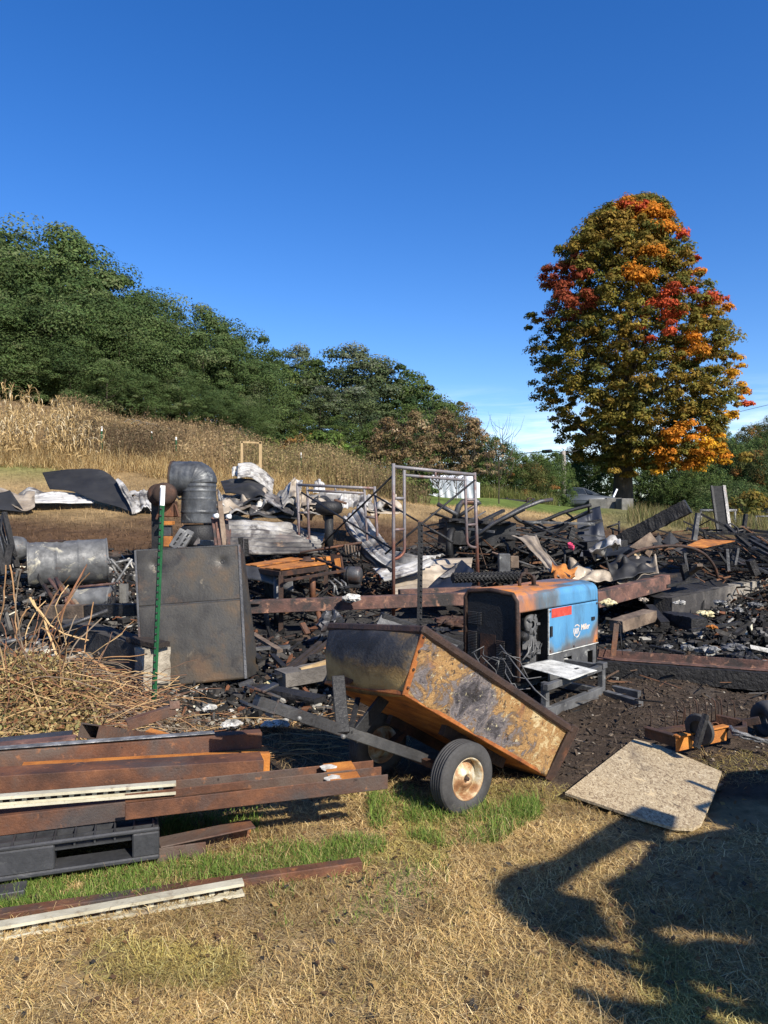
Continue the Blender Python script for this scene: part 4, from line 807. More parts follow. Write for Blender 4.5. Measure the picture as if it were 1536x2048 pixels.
    # engine in the open bay
    en = MB(); en.lathe([(.03,.0),(.05,.004),(.085,.0),(.09,-.03),(.07,-.05),(.07,-.12),(.0,-.12),(.0,-.02),(.03,-.02)], Q(.27,-.03,.64), e2, 24); en.lathe([(.0,.0),(.03,.0),(.035,-.02),(.06,-.02),(.07,-.05),(.05,-.1),(0,-.1)], Q(.3,-.06,.49), e2, 20)
    for k in range(5): en.bar(Q(.27+.05*math.cos(k*1.26),-.026,.64+.05*math.sin(k*1.26)), Q(.27+.09*math.cos(k*1.26),-.02,.64+.09*math.sin(k*1.26)), .02, .02)
    en.box(Q(.2,-.05,.5), (.07,.06,.12)); en.box(Q(.36,-.05,.43), (.06,.06,.1)); en.bar(Q(.22,-.07,.36), Q(.3,-.08,.56), .08, .1); en.box(Q(.28,-.2,.45), (.3,.2,.3))
    for k in range(6): en.tube([Q(.1+.05*k,-.02,.36+.02*(k%3)), Q(.16+.04*k,.0,.42+.05*(k%2)), Q(.22+.03*k,-.03,.52-.02*k), Q(.3,-.06,.6)], .007, 6)
    en.build('engine', 'wgrey', root); bk = MB(); bk.poly([Q(.03,-.25,.17), Q(.46,-.25,.17), Q(.46,-.25,.76), Q(.03,-.25,.76)], .01); bk.lathe([(.03,0),(.045,.05),(.03,.1),(0,.1)], Q(.15,-.1,.55), e2, 14); bk.build('engine_bay', 'black', root)
    tr = MB().grid(24, 16, lambda u, v: Q(.03+.43*u, .01+.46*v, .325-.035*v+.004*math.sin(5*u+4*v))).build('fold_down_door', 'ash', root, solid=.006)
    lt = MB(); lt.box(Q(.36,.34,.305), (.05,.02,.01), Matrix.Rotation(.8,3,'Z')); lt.build('latch', 'black', tr)
    # lifting eye and exhaust
    ex = MB(); ex.tube([Q(.58,-.22,.93), Q(.58,-.22,1.0), Q(.57,-.225,1.03)], .021, 10); ex.tube([Q(.43,-.27,.93), Q(.43,-.27,1.01)], .016, 8); ex.tube([Q(.43,-.27,1.0), Q(.46,-.26,1.05), Q(.5,-.25,1.055), Q(.54,-.23,1.04), Q(.575,-.22,1.0)], .013, 8); ex.box(Q(.5,-.25,1.07), (.03,.03,.05)); ex.lathe([(.05,0),(.045,.008),(0,.008)], Q(.58,-.22,.938), V(0,0,1), 16)
    ex.build('exhaust_and_lifting_eye', 'rust_d', root)
    # frame
    a = V(1.24,5.69,0); b = V(1.89,6.43,0); f = MB()
    f.bar(a+V(0,0,.25), b+V(0,0,.25), .045, .05); f.bar(b+V(0,0,0), b+V(0,0,.29), .05, .05, up=e1)
    f.bar(a+V(0,0,.05), b+V(0,0,.05), .05, .075); f.bar(b-e1*.9+V(0,0,0), b-e1*.9+V(0,0,.27), .05, .05, up=e1); c = b-e2*.62; f.bar(b+V(0,0,.04), c+V(0,0,.04), .05, .06); f.bar(b+V(0,0,.25), c+V(0,0,.25), .05, .05); f.bar(c, c+V(0,0,.27), .05, .05, up=e1)
    f.bar(c+V(0,0,.05), c-e1*.95+V(0,0,.05), .05, .06); f.box(b+V(0,0,.27), (.075,.075,.05), Matrix.Rotation(.8,3,'Z'))
    f.build('stand', 'wgrey', root, bevel=.003)
    s = MB(); s.bar(b+V(.03,-.02,.03), V(2.12,6.1,.02), .06, .05); s.bar(b+V(.12,.06,.05), V(2.17,6.28,.05), .05, .06); s.build('skid', 'wgrey', root, bevel=.003)
build_welder()
# wires tangled at the front of the generator
wr = MB(); rg = random.Random(3)
for k in range(7):
    p = P(940+rg.uniform(-20,60), 1310+rg.uniform(-5,20), 5.7); q = [p]
    for j in range(5): q.append(q[-1]+V(rg.uniform(-.02,.12), rg.uniform(-.08,.02), rg.uniform(-.12,.03) if j > 0 else .05))
    wr.tube(q, .0045, 5)
wr.tube([P(1000,1290,5.75), P(1030,1330,5.6), P(1070,1380,5.4), P(1095,1402,5.3)], .006, 5)
one('wire_tangle', wr, 'wgrey', 'thin grey burnt wires tangled in front of the blue generator', 'wires')

# ------------------------------------------------------------------ steel T-post
def tpost(name, label, foot, top, s=1., white=.04, cat='fence post', group=None, studs=True):
    foot = Vector(foot); top = Vector(top); ax = (top-foot).normalized(); root = thing(name, label, cat, foot, group)
    pr = [(-.02,.012),(.02,.012),(.02,.007),(.004,.007),(.004,-.022),(-.004,-.022),(-.004,.007),(-.02,.007)]
    pr = [(x*s, -y*s) for x, y in pr]
    k = top-ax*(top-foot).length*white*2.1; fwd = V(0,1,0)
    MB().prof(foot-ax*.25, k, [(x, -y) for x, y in pr], up=fwd).build('post', 'green', root); MB().prof(k, top, [(x, -y) for x, y in pr], up=fwd).build('painted_tip', 'white', root)
    if studs:
        st = MB(); n = 30
        for i in range(n): p = foot.lerp(k, (i+.5)/n)+V(0,-.019,0); st.lathe([(.011,0),(.008,.009),(0,.011)], p, V(0,-1,0), 8)
        st.build('studs', 'black', root)
    return root
tpost('steel_fence_post', 'green steel T-post with white painted top standing beside the scorched steel plate', P(306,1428,5.85), P(325,971,5.9), 1.0, .042)
for px, py0, py1, d in [(203,922,853,23.5),(303,905,863,27),(352,922,874,24.5),(602,985,905,26),(15,890,842,27.5)]:
    tpost('hill_fence_post', {203:'thin steel fence post with white tip at the right end of the dried corn',303:'thin steel fence post with white tip in the middle of the brown weeds',352:'thin steel fence post with white tip right above the galvanised elbow duct',602:'thin dark fence post rising from the olive weeds behind the shorter scaffold frame',15:'thin steel fence post inside the dried corn at the left edge'}[px], P(px,py0,d), P(px,py1,d), 1.3, .06, studs=False, group='fence posts on the hillside')

# ------------------------------------------------------------------ scorched steel plate
def build_plate():
    TL, TR, BR, BL = P(271,1101,6.62), P(478,1090,6.72), P(492,1357,6.45), P(284,1378,6.38); n = (TR-TL).cross(BL-TL).normalized()
    if n.y > 0: n = -n
    root = thing('steel_plate', 'large scorched dark steel plate with a seam standing upright in the ash', 'steel plate', (BL+BR)/2)
    def pan(v0, v1):
        def fn(u, v):
            v = v0+(v1-v0)*v; p = TL.lerp(TR, u).lerp(BL.lerp(BR, u), v); d = .004*nz3(p, 2.5)
            for hx, hy in ((.83,.12),(.19,.115)): d -= .022*math.exp(-(((u-hx)*.93)**2+((v-hy)*1.2)**2)/.0018)
            return p+n*d
        return MB().grid(60, 36, fn)
    wf = lambda q: .5+.2*math.exp(-(((q-BR.lerp(BL,.35)).length)/.35)**2)+.1*math.exp(-(((q-TR.lerp(BR,.5)).length)/.3)**2)-.1*math.exp(-(((q-BL.lerp(TL,.2)).length)/.3)**2)
    pan(0,.415).build('plate_panel', 'door', root, wf=wf, solid=.006); pan(.42,1).build('plate_panel', 'door', root, wf=wf, solid=.006)
    a = TL.lerp(BL,.417); b = TR.lerp(BR,.417); sm_ = MB(); sm_.bar(a, b, .004, .012); sm_.bar(TR+n*.004, BR+n*.004, .022, .02, up=n); sm_.bar(TL+n*.004, TL.lerp(BL,1), .018, .016, up=n); sm_.bar(TL+n*.002, TR+n*.002, .01, .012); sm_.build('seam', 'steel_grey', root)
    MB().poly([TR+n*-.01, P(486,1098,6.95), P(488,1200,6.9), P(516,1345,6.75), BR+n*-.01], .008).build('side_flange', 'door', root, wf=lambda q: .55)
    h = MB(); 
    for u, v, r in ((.83,.12,.019),(.19,.115,.016)): p = TL.lerp(TR,u).lerp(BL.lerp(BR,u),v); h.lathe([(r,.0),(r*1.1,.004),(r*.75,.004),(0,-.004)], p-n*.017, n, 14)
    h.build('bolt_hole', 'black', root)
build_plate()

# ------------------------------------------------------------------ the stack of steel at the left
def BP(px, py, off=0.):
    k = (px-768)/F; d = (3.731+off)/(1-.32*k); return P(px, py, d)
def member(name, label, x0, y0, x1, y1, off, poly, mat, cat='steel beam', group=None, bevel=.003, extra=None):
    a = BP(x0, y0, off); b = BP(x1, y1, off); mb = MB().prof(a, b, poly); return one(name, mb, mat, label, cat, group, bevel=bevel)
def rect(w, h): return [(-w,-h/2),(0,-h/2),(0,h/2),(-w,h/2)]          # side 0 is the face towards the camera
def chan(w, h, t=.008): return [(0,-h/2),(0,h/2),(-w,h/2),(-w,h/2-t),(-t,h/2-t),(-t,-h/2+t),(-w,-h/2+t),(-w,-h/2)]
def chan_open(w, h, t=.008): return [(-w,-h/2),(-w,h/2),(0,h/2),(0,h/2-t),(-w+t,h/2-t),(-w+t,-h/2+t),(0,-h/2+t),(0,-h/2)]
def ang(w, h, t=.007): return [(0,-h/2),(0,h/2),(-w,h/2),(-w,h/2-t),(-t,h/2-t),(-t,-h/2)]
def ibeam(w, h, t=.009): return [(0,-h/2),(-w,-h/2),(-w,-h/2+t),(-w/2-t/2,-h/2+t),(-w/2-t/2,h/2-t),(-w,h/2-t),(-w,h/2),(0,h/2),(0,h/2-t),(-w/2+t/2,h/2-t),(-w/2+t/2,-h/2+t),(0,-h/2+t)]
def ext(x0, y0, x1, y1, nx): return nx, y0+(y1-y0)/(x1-x0)*(nx-x0)
def mem(name, label, x0, y0, x1, y1, off, poly, mat, left=-160, **kw):
    nx, ny = ext(x0, y0, x1, y1, left); return member(name, label, nx, ny, x1, y1, off, poly, mat, **kw)
SG = 'rusty steel sections stacked on the black pallet'
mem('steel_tube', 'lowest brown steel tube resting directly on the black pallet', 0, 1653, 503, 1592, 0.02, rect(.10,.085), 'rust', group=SG)
mem('steel_beam', 'long brown steel beam with orange top in the middle of the stack', 0, 1580, 527, 1545, .20, rect(.14,.125), 'rust', group=SG)
mem('steel_channel', 'brown steel channel behind the long middle beam of the stack', 200, 1548, 540, 1528, .38, rect(.12,.11), 'rust_o', group=SG, left=40)
mem('steel_angle', 'uppermost long brown angle with a bare grey top edge', 0, 1522, 524, 1481, .46, ang(.075,.085), 'rust', group=SG)
mb = MB().prof(BP(-160,1506,.458)+V(0,0,.0), BP(410,1461.5,.458), [(-.05,-.002),(.001,-.002),(.001,.002),(-.05,.002)]); 
mem('steel_flat', 'thin red brown flat bar behind the uppermost angle', 0, 1497, 150, 1482, .62, rect(.09,.02), 'rust_pink', group=SG)
mem('grey_flat_bar', 'bright grey flat bar lying behind the stack at the left edge', 0, 1489, 142, 1474, .75, rect(.10,.02), 'steel_grey', group=SG)
mem('grey_strap', 'shiny grey steel strap lying along the top of the uppermost angle', 0, 1499, 430, 1467, .462, rect(.055,.004), 'alum', group=SG)
for i, (x1, yt, yb, off, lb) in enumerate([(776,1547,1580,-.13,'nearest of the three long thin angles sticking out right of the stack'),(763,1533,1562,.02,'middle one of the three long thin angles sticking out right of the stack'),(747,1524,1545,.15,'farthest of the three long thin angles sticking out right of the stack')]):
    yc = (yt+yb)/2; mem('steel_angle', lb, 500, yc+32-3*i, x1, yc, off, [(0,-.036),(0,.036),(-.005,.036),(-.005,-.031),(-.06,-.031),(-.06,-.036)], 'rust', left=250, group='three thin angles of the stack')
for k, (a, lb) in enumerate([((642,1534,714,1560,.06),'upper rusty clip plate dabbed with white paint lying across the thin angles'),((655,1556,722,1582,-.1),'lower rusty clip plate dabbed with white paint lying across the thin angles')]):
    x0, y0, x1, y1, off = a; p = BP((x0+x1)/2, y0+6, off); e = V(.95,.3,0); root = thing('clip_plate', lb, 'steel clip', p, 'clips on the thin angles')
    MB().box(p+V(0,.04,.0), (.15,.10,.006), Matrix.Rotation(.31,3,'Z') @ Matrix.Rotation(.12,3,'X')).box(p+V(.0,-.014,-.022), (.15,.006,.045), Matrix.Rotation(.31,3,'Z')).build('plate', 'rust_o', root)
    m = MB(); rg = random.Random(k); pts = [p+e*(-.06+.05*math.cos(t)*rg.uniform(.6,1))+V(0,.045,0)+V(-.3,.95,.1)*(.034*math.sin(t)*rg.uniform(.5,1))+V(0,0,.0055+.004*math.sin(t)) for t in [j*6.28/12 for j in range(12)]]
    m.poly(pts, .002, dirn=V(0,-.1,1)); m.build('paint_dab', 'ash_white', root)
# cream perforated struts
def strut(label, x0, y0, x1, y1, off, h, holes, left):
    nx, ny = ext(x0, y0, x1, y1, left); a = BP(nx, ny, off); b = BP(x1, y1, off); d = (b-a); ln = d.length; d.normalize(); _, s, u = frame(d)
    root = thing('slotted_strut', label, 'metal strut', a.lerp(b,.5)-u*h/2)
    t = .005; sh = MB(); sh.prof(a, b, [(-.04,-h/2),(0,-h/2),(0,-h/2+.013),(-t,-h/2+.013),(-t,-h/2+t),(-.04,-h/2+t)]); sh.prof(a, b, [(-.04,h/2-t),(-t,h/2-t),(-t,h/2-.013),(0,h/2-.013),(0,h/2),(-.04,h/2)])
    sh.build('rail', 'cream', root); w = MB(); n = int(ln/holes)
    for i in range(n):
        p = a+d*(i*holes); MB().prof(p, p+d*holes*.42, [(-.032,-h/2+t+.0005),(-.028,-h/2+t+.0005),(-.028,h/2-t-.0005),(-.032,h/2-t-.0005)]).build('web', 'cream', root)
    w.prof(a, b, [(-.0285,-h/2+t),(-.026,-h/2+t),(-.026,-h/2+.017),(-.0285,-h/2+.017)]); w.prof(a, b, [(-.0285,h/2-.017),(-.026,h/2-.017),(-.026,h/2-t),(-.0285,h/2-t)])
    w.build('web_lip', 'cream', root); MB().prof(a+d*.004, b-d*.004, [(-.046,-h/2+.001),(-.043,-h/2+.001),(-.043,h/2-.001),(-.046,h/2-.001)]).build('dark_liner', 'rust_d', root)
strut('cream slotted metal strut lying on the stack above the black pallet', 0, 1606, 352, 1578, .0, .052, .048, -160)
# short offcuts on top
def hollow(label, a, b, w, h, up, mat='rust', name='tube_offcut'):
    a = Vector(a); b = Vector(b); d, s, u = frame(b-a, up); t = .008; mb = MB()
    for sx in (-1,1): mb.prof(a, b, [(sx*w/2,-h/2),(sx*(w/2-t),-h/2),(sx*(w/2-t),h/2),(sx*w/2,h/2)], up)
    for sy in (-1,1): mb.prof(a, b, [(-w/2+t,sy*h/2),(w/2-t,sy*h/2),(w/2-t,sy*(h/2-t)),(-w/2+t,sy*(h/2-t))], up)
    return one(name, mb, mat, label, 'steel tube')
hollow('short hollow rusty box tube on the stack, its open end leftwards', P(178,1462,3.85), P(290,1478,4.25), .13, .075, (0,0,1))
a, b = P(255,1452,4.3), P(352,1420,4.45); one('angle_offcut', MB().prof(a, b, ang(.05,.06,.006)).bar(P(350,1418,4.44), P(349,1402,4.46), .06, .008), 'rust', 'short brown angle offcut with an upturned end leaning behind the box tube', 'steel offcut', bevel=.002)
one('orange_offcut', MB().bar(P(296,1461,4.35), P(362,1480,4.3), .06, .012), 'rust_o', 'small orange rusty flat offcut right of the box tube', 'steel offcut')
one('flat_offcut', MB().bar(P(300,1478,4.2), P(420,1474,4.3), .08, .012), 'rust', 'brown flat offcut lying under the uppermost angle', 'steel offcut')
# black plastic pallet
def build_pallet():
    c = P(319,1722,3.30); c.z = .05; dl = V(-.945,-.326,0); db = V(-.326,.945,0); H = .145; LN = 1.15; DP = .8
    root = thing('plastic_pallet', 'black plastic pallet with an open fork slot carrying the rusty steel stack', 'pallet', c+dl*.5+db*.4)
    def bx(mb, l0, l1, b0, b1, z0, z1): mb.box(c+dl*(l0+l1)/2+db*(b0+b1)/2+V(0,0,(z0+z1)/2), (l1-l0, b1-b0, z1-z0), Matrix.Rotation(math.atan2(dl.y,dl.x),3,'Z')); return mb
    s = MB(); bx(s,0,LN,0,.02,.126,H); bx(s,0,LN,.0,.12,0,.022); bx(s,0,.115,.0,.14,.022,.126); bx(s,.43,.75,.0,.14,.022,.126); bx(s,1.06,LN,0,.14,.022,.126); bx(s,0,.02,.14,DP,.09,H); bx(s,0,.12,.34,.46,.0,.09); bx(s,0,.12,DP-.12,DP,.0,.09); bx(s,0,LN,DP-.02,DP,0,H); bx(s,.45,.75,.34,.46,0,.1)
    bx(s,0,LN,.34,.46,.0,.02); bx(s,0,LN,DP-.12,DP-.02,.0,.02)
    s.build('frame', 'plastic', root, bevel=.006)
    r = MB()
    for k in range(14): bx(r,.02+k*.082,.028+k*.082,.02,DP-.02,.105,H-.004)
    for k in range(9): bx(r,.02,LN,.06+k*.085,.068+k*.085,.103,H-.006)
    bx(r,.02,LN,.02,DP-.02,.095,.103); r.build('deck_ribs', 'plastic', root)
build_pallet()
mem('steel_runner', 'dark brown flat steel runner under the front of the black pallet', 0, 1782, 330, 1732, -.03, rect(.08,.035), 'rust_d', group=None)
# channel on the grass right of the pallet
def build_chan():
    a, b = P(318,1708,3.36), P(507,1670,3.56); a.z = .05; b.z = .055
    one('channel_offcut', MB().prof(a, b, [(0,-.045),(0,-.037),(-.06,-.037),(-.06,.037),(.04,.037),(.04,.045),(-.068,.045),(-.068,-.045)]).box(a+V(.1,-.0,-.0),(.22,.012,.075),Matrix.Rotation(.31,3,'Z')), 'rust', 'short rusty channel lying in the green grass right of the black pallet', 'steel channel', bevel=.003)
    one('steel_block', MB().box(P(485,1655,3.66), (.075,.05,.05), Matrix.Rotation(.4,3,'Z')), 'rust_o', 'small orange rusty block between the short channel and the beams above', 'steel block', bevel=.004)
    one('support_beam', MB().prof(BP(300,1690,.5)+V(0,0,.0), BP(475,1640,.42), rect(.09,.09)), 'rust_d', 'dark rusty cross support in the shade under the stacked beams', 'steel beam', bevel=.004)
build_chan()
# bars on the grass
for nm, x0, y0, x1, y1, w, h, mat, lb in [('ground_flat_bar',-160,1872,722,1738,.055,.05,'rust','long rusty flat bar half sunk in the grass in front of the pallet'),('grey_channel_end',-120,1822,52,1796,.09,.05,'steel_grey','grey steel channel end lying at the left edge in front of the pallet')]:
    d0 = 1.6*F/(y0-1024); d1 = 1.6*F/(y1-1024); a = P(x0,y0,d0); b = P(x1,y1,d1); a.z = tz(a.x,a.y)+h/2; b.z = tz(b.x,b.y)+h/2
    one(nm, MB().bar(a, b, w, h), mat, lb, 'steel bar', bevel=.003)
def gstrut():
    a = P(-160,1918,1.6*F/(1918-1024)); b = P(488,1797,1.6*F/(1797-1024)); a.z = .04; b.z = .04; d = (b-a); ln = d.length; d.normalize(); _, s, u = frame(d); h = .05; t = .005
    root = thing('slotted_strut', 'cream slotted metal strut lying in the straw in front of everything else', 'metal strut', a.lerp(b,.5)-u*h/2)
    MB().prof(a, b, [(-.045,-h/2),(.012,-h/2),(.012,-h/2+.012),(.006,-h/2+.012),(.006,-h/2+t),(-.045,-h/2+t)]).prof(a, b, [(-.045,h/2-t),(0,h/2-t),(0,h/2-.012),(.004,h/2-.012),(.004,h/2),(-.045,h/2)]).build('rail', 'cream', root)
    hs = .06
    for i in range(int(ln/hs)): p = a+d*(i*hs); MB().prof(p, p+d*hs*.38, [(-.034,-h/2+t),(-.030,-h/2+t),(-.030,h/2-t),(-.034,h/2-t)]).build('web', 'cream', root)
    MB().prof(a+d*.004, b-d*.004, [(-.046,-h/2+.001),(-.043,-h/2+.001),(-.043,h/2-.001),(-.046,h/2-.001)]).build('dark_liner', 'rust_d', root)
gstrut()

# ------------------------------------------------------------------ strand board
def build_osb():
    px = [(1130,1590),(1268,1478),(1320,1492),(1443,1546),(1428,1590),(1402,1648),(1385,1657),(1345,1655),(1290,1640)]
    top = []
    for x, y in px: p = P(x, y, 1.57*F/(y-1024)); p.z = .042+.012*math.sin(p.x*3); top.append(p)
    root = MB(); root.poly(top, .014, dirn=(0,0,1))
    o = one('strand_board', root, 'osb', 'scorched pale strand board sheet lying flat at the right of the cart', 'board')
    b = MB(); b.timber(V(1.2,4.25,.015), V(1.9,4.9,.015), .08, .035, 3); b.timber(V(1.35,3.85,.014), V(1.95,4.3,.014), .06, .03, 4)
    b.build('batten', 'char', None); tag(bpy.data.objects['batten'], 'charred batten under the strand board', 'batten')
    cr = MB(); cr.poly([P(1238,1566,4.29),P(1262,1572,4.25),P(1252,1574,4.24)], .004, dirn=(0,0,1))
build_osb()

# ------------------------------------------------------------------ hay rake remains
def build_rake():
    root = thing('hay_rake', 'remains of a hay rake with upright spring tines and an orange rusty bar', 'rake', (1.95,5.05,0))
    a = P(1352,1488,4.78); b = P(1452,1466,5.0); MB().bar(a, b, .012, .1).bar(a+V(0,.0,.05), b+V(0,.0,.05), .05, .012).build('front_bar', 'rust_o', root, bevel=.003)
    c = P(1290,1463,5.0); MB().bar(c, a+V(0,.02,.01), .012, .075).bar(c+V(0,0,.03), a+V(0,.02,.05), .05, .01).build('side_bar', 'rust_d', root, bevel=.003)
    e = P(1490,1462,5.05); MB().bar(b, e, .03, .07).bar(P(1432,1437,5.3), P(1480,1447,5.2), .03, .06).bar(P(1480,1447,5.2), P(1520,1440,5.15), .03, .05).bar(e, P(1488,1447,5.2), .03, .05).build('rear_bar', 'rust_d', root, bevel=.003)
    m = MB(); m.bar(P(1318,1462,5.15), P(1480,1440,5.4), .04, .03); m.build('tine_bar', 'rust_d', root)
    tops = [(1302,1424),(1328,1428),(1349,1432),(1352,1415),(1367,1418),(1368,1408),(1380,1410),(1392,1402),(1397,1408),(1410,1400),(1424,1406),(1429,1402),(1437,1406),(1441,1398),(1455,1404),(1467,1405)]
    for i, (x, y) in enumerate(tops):
        q = 5.2+.01*i; base = P(x+(3 if i % 2 else -2), 1462-1.4*i, q); tp = P(x, y, q)
        MB().tube([base, base.lerp(tp,.75)+V(.004,0,0), tp, tp+V(-.018,.01,.02)], .004, 6).build('tine', 'rust_d', root)
        if i % 2 == 0:
            cc = base+V(.02,-.03,-.01); k = MB(); k.tube([cc+V(.028*math.cos(t), .004*j, .028*math.sin(t)) for j, t in enumerate([u*.7 for u in range(14)])], .005, 6); k.build('tine_coil', 'rust', root)
    cw = P(1399,1459,4.78); axd = V(.8,.55,.1).normalized(); MB().lathe([(.095,-.012),(.105,0),(.095,.012),(.06,.016),(.0,.012)], cw, axd, 28).lathe([(.06,-.016),(.095,-.012)], cw, axd, 28).build('guide_disc', 'rubber', root)
    MB().timber(P(1412,1430,4.7), P(1392,1496,4.62), .035, .05, 5).build('handle', 'char', root)
    cb = MB(); rg = random.Random(8)
    for k in range(9):
        p = [P(1455+rg.uniform(-4,10),1452,5.0)]; 
        for j in range(5): x = 1470+j*22+rg.uniform(-6,6); y = 1466+j*5+rg.uniform(-4,7); q = P(x, y, 4.9-.03*j); q.z = max(q.z, .02); p.append(q)
        cb.tube(p, .007, 5)
    cb.build('cable', 'alum', root)
    t = P(1538,1440,5.3); MB().lathe([(.06,-.06),(.12,-.06),(.135,-.03),(.138,0),(.135,.03),(.12,.06),(.06,.06),(.05,.0)], t, V(.95,.2,.1), 32, close=True).build('tyre', 'rubber', root)
build_rake()

# ------------------------------------------------------------------ unseen shadow caster added outside the frame, traced back from its shadow
def build_occluder():
    k1, k2 = SUN_H.x/math.tan(SUN_EL), -SUN_H.y/math.tan(SUN_EL)
    def S(px, py, xc=2.7):
        d = 1.6*F/(py-1024); x = (px-768)/F*d; h = (xc-x)/k1; return V(xc, d-h*k2, h)
    root = thing('sun_occluder', 'unseen loader standing just outside the right edge, its shadow falling across the straw', 'occluder', (3.0,2.2,0))
    MB().poly([S(*p) for p in [(1268,1618),(1180,1668),(1105,1718),(1040,1733),(985,1762),(974,1782),(1000,1822),(1060,1862),(1150,1880),(1240,1880),(1190,1800),(1120,1782),(1180,1735),(1270,1682),(1330,1690),(1340,1640)]], .35, dirn=-sdir).build('occluder_arm', 'black', root)
    MB().poly([S(*p) for p in [(1300,1690),(1275,1725),(1235,1750),(1200,1765),(1215,1790),(1250,1850),(1240,1872),(1330,1860),(1500,1890),(1640,1900),(1640,1640),(1420,1660)]], .7, dirn=-sdir).build('body', 'black', root)
    MB().poly([S(*p) for p in [(1700,1530),(1452,1546),(1432,1572),(1408,1598),(1418,1636),(1500,1668),(1700,1700)]], .4, dirn=-sdir).build('occluder_side', 'black', root)
    MB().poly([S(*p) for p in [(1280,1905),(1400,1965),(1480,2010),(1560,2100),(1700,2100),(1700,1880),(1480,1890),(1380,1880)]], .4, dirn=-sdir).build('occluder_low', 'black', root)
    MB().poly([S(*p) for p in [(1330,2010),(1400,2030),(1500,2080),(1560,2120),(1300,2120),(1230,2060),(1170,2010),(1128,1976),(1140,1968),(1200,1990)]], .2, dirn=-sdir).build('occluder_strip', 'black', root)
    def rod(name, pts, r): MB().tube([S(*p)+V(.1,0,0) for p in pts], r, 8).build(name, 'black', root)  # added rods, shaped after thin streaks in the shadow
    rod('hose', [(1060,1865),(1120,1905),(1180,1930),(1270,1975),(1330,2000),(1420,2030)], .04); rod('hose', [(1150,1900),(1230,1920),(1330,1960),(1440,2010)], .025)
    rod('hose', [(1328,1568),(1380,1590),(1440,1620),(1500,1640)], .02); rod('hose', [(1345,1622),(1380,1612),(1430,1622),(1500,1650)], .018); rod('hose', [(1345,1624),(1380,1640),(1430,1655),(1500,1690)], .018); rod('hose', [(1440,1600),(1490,1640),(1540,1650)], .03)
    rod('post', [(1240,1870),(1290,1980),(1330,2120)], .05)
build_occluder()
# ------------------------------------------------------------------ the ruin: helpers
def spline(pts, t):
    n = len(pts)-1; x = min(max(t, 0), 1)*n; i = min(int(x), n-1); f = x-i
    p0, p1, p2, p3 = pts[max(i-1,0)], pts[i], pts[i+1], pts[min(i+2,n)]
    return .5*((2*p1)+(p2-p0)*f+(2*p0-5*p1+4*p2-p3)*f*f+(3*p1-p0-3*p2+p3)*f**3)
def sheet(label, A, B, mat, corr=(0,.0), along=True, crump=.02, seed=0, group=None, name='roofing_sheet', cat='metal sheet', w0=.5, nu=60, nv=24, th=.004, fold=0.):
    """a bent metal sheet between two edge lines given as (px, py, distance); corr = (number of ribs, depth)"""
    A = [P(*p) if len(p) == 3 and p[1] > 200 else Vector(p) for p in A]; B = [P(*p) if len(p) == 3 and p[1] > 200 else Vector(p) for p in B]
    rg = random.Random(seed); dents = [(rg.random(), rg.random(), rg.uniform(.05,.2), rg.gauss(0,crump)) for _ in range(14)]
    def base(u, v): return spline(A, u).lerp(spline(B, u), v)
    def fn(u, v):
        e = .01; p = base(u, v); n = (base(min(1,u+e),v)-base(max(0,u-e),v)).cross(base(u,min(1,v+e))-base(u,max(0,v-e)))
        n = n.normalized() if n.length > 1e-9 else V(0,0,1); t = v if along else u; k = 0
        if corr[0]:
            x = (t*corr[0]) % 1; k = corr[1]*(1 if x < .25 else (1-(x-.25)/.12 if x < .37 else (0 if x < .88 else (x-.88)/.12)))
        d = k+crump*.6*mnoise.noise(p*2.1+V(seed,0,0))+crump*.35*mnoise.noise(p*6+V(0,seed,0))
        for du, dv, rr, am in dents: d += am*math.exp(-((u-du)**2+(v-dv)**2)/rr**2)
        d += crump*1.2*abs(mnoise.noise(V(u*3+seed,v*.7,seed)))*math.sin(u*19+seed)*fold
        return p+n*d
    mb = MB().grid(nu, nv, fn); wv = lambda q: w0-.07+.25*mnoise.noise(q*1.3+V(seed*3,0,0))
    return one(name, mb, mat, label, cat, group, wf=wv, solid=th)
def tim(label, a, b, w, h, mat='char', seed=0, group=None, amp=.25, name='charred_timber', cat='timber', taper=1., seg=14):
    return one(name, MB().timber(a, b, w, h, seed, amp, seg, taper=taper), mat, label, cat, group)
def pipe(label, pts, r, mat='rust_d', group=None, name='steel_pipe', cat='pipe', n=9): return one(name, MB().tube(pts, r, n), mat, label, cat, group)
def plate(label, pts, th, mat, name='metal_plate', cat='plate', group=None, bevel=.002): return one(name, MB().poly(pts, th), mat, label, cat, group, bevel=bevel)
BOX = np.array([(a,b,c) for a in (-.5,.5) for b in (-.5,.5) for c in (-.5,.5)]); BF = np.array([(0,1,3,2),(4,6,7,5),(0,4,5,1),(2,3,7,6),(0,2,6,4),(1,5,7,3)])
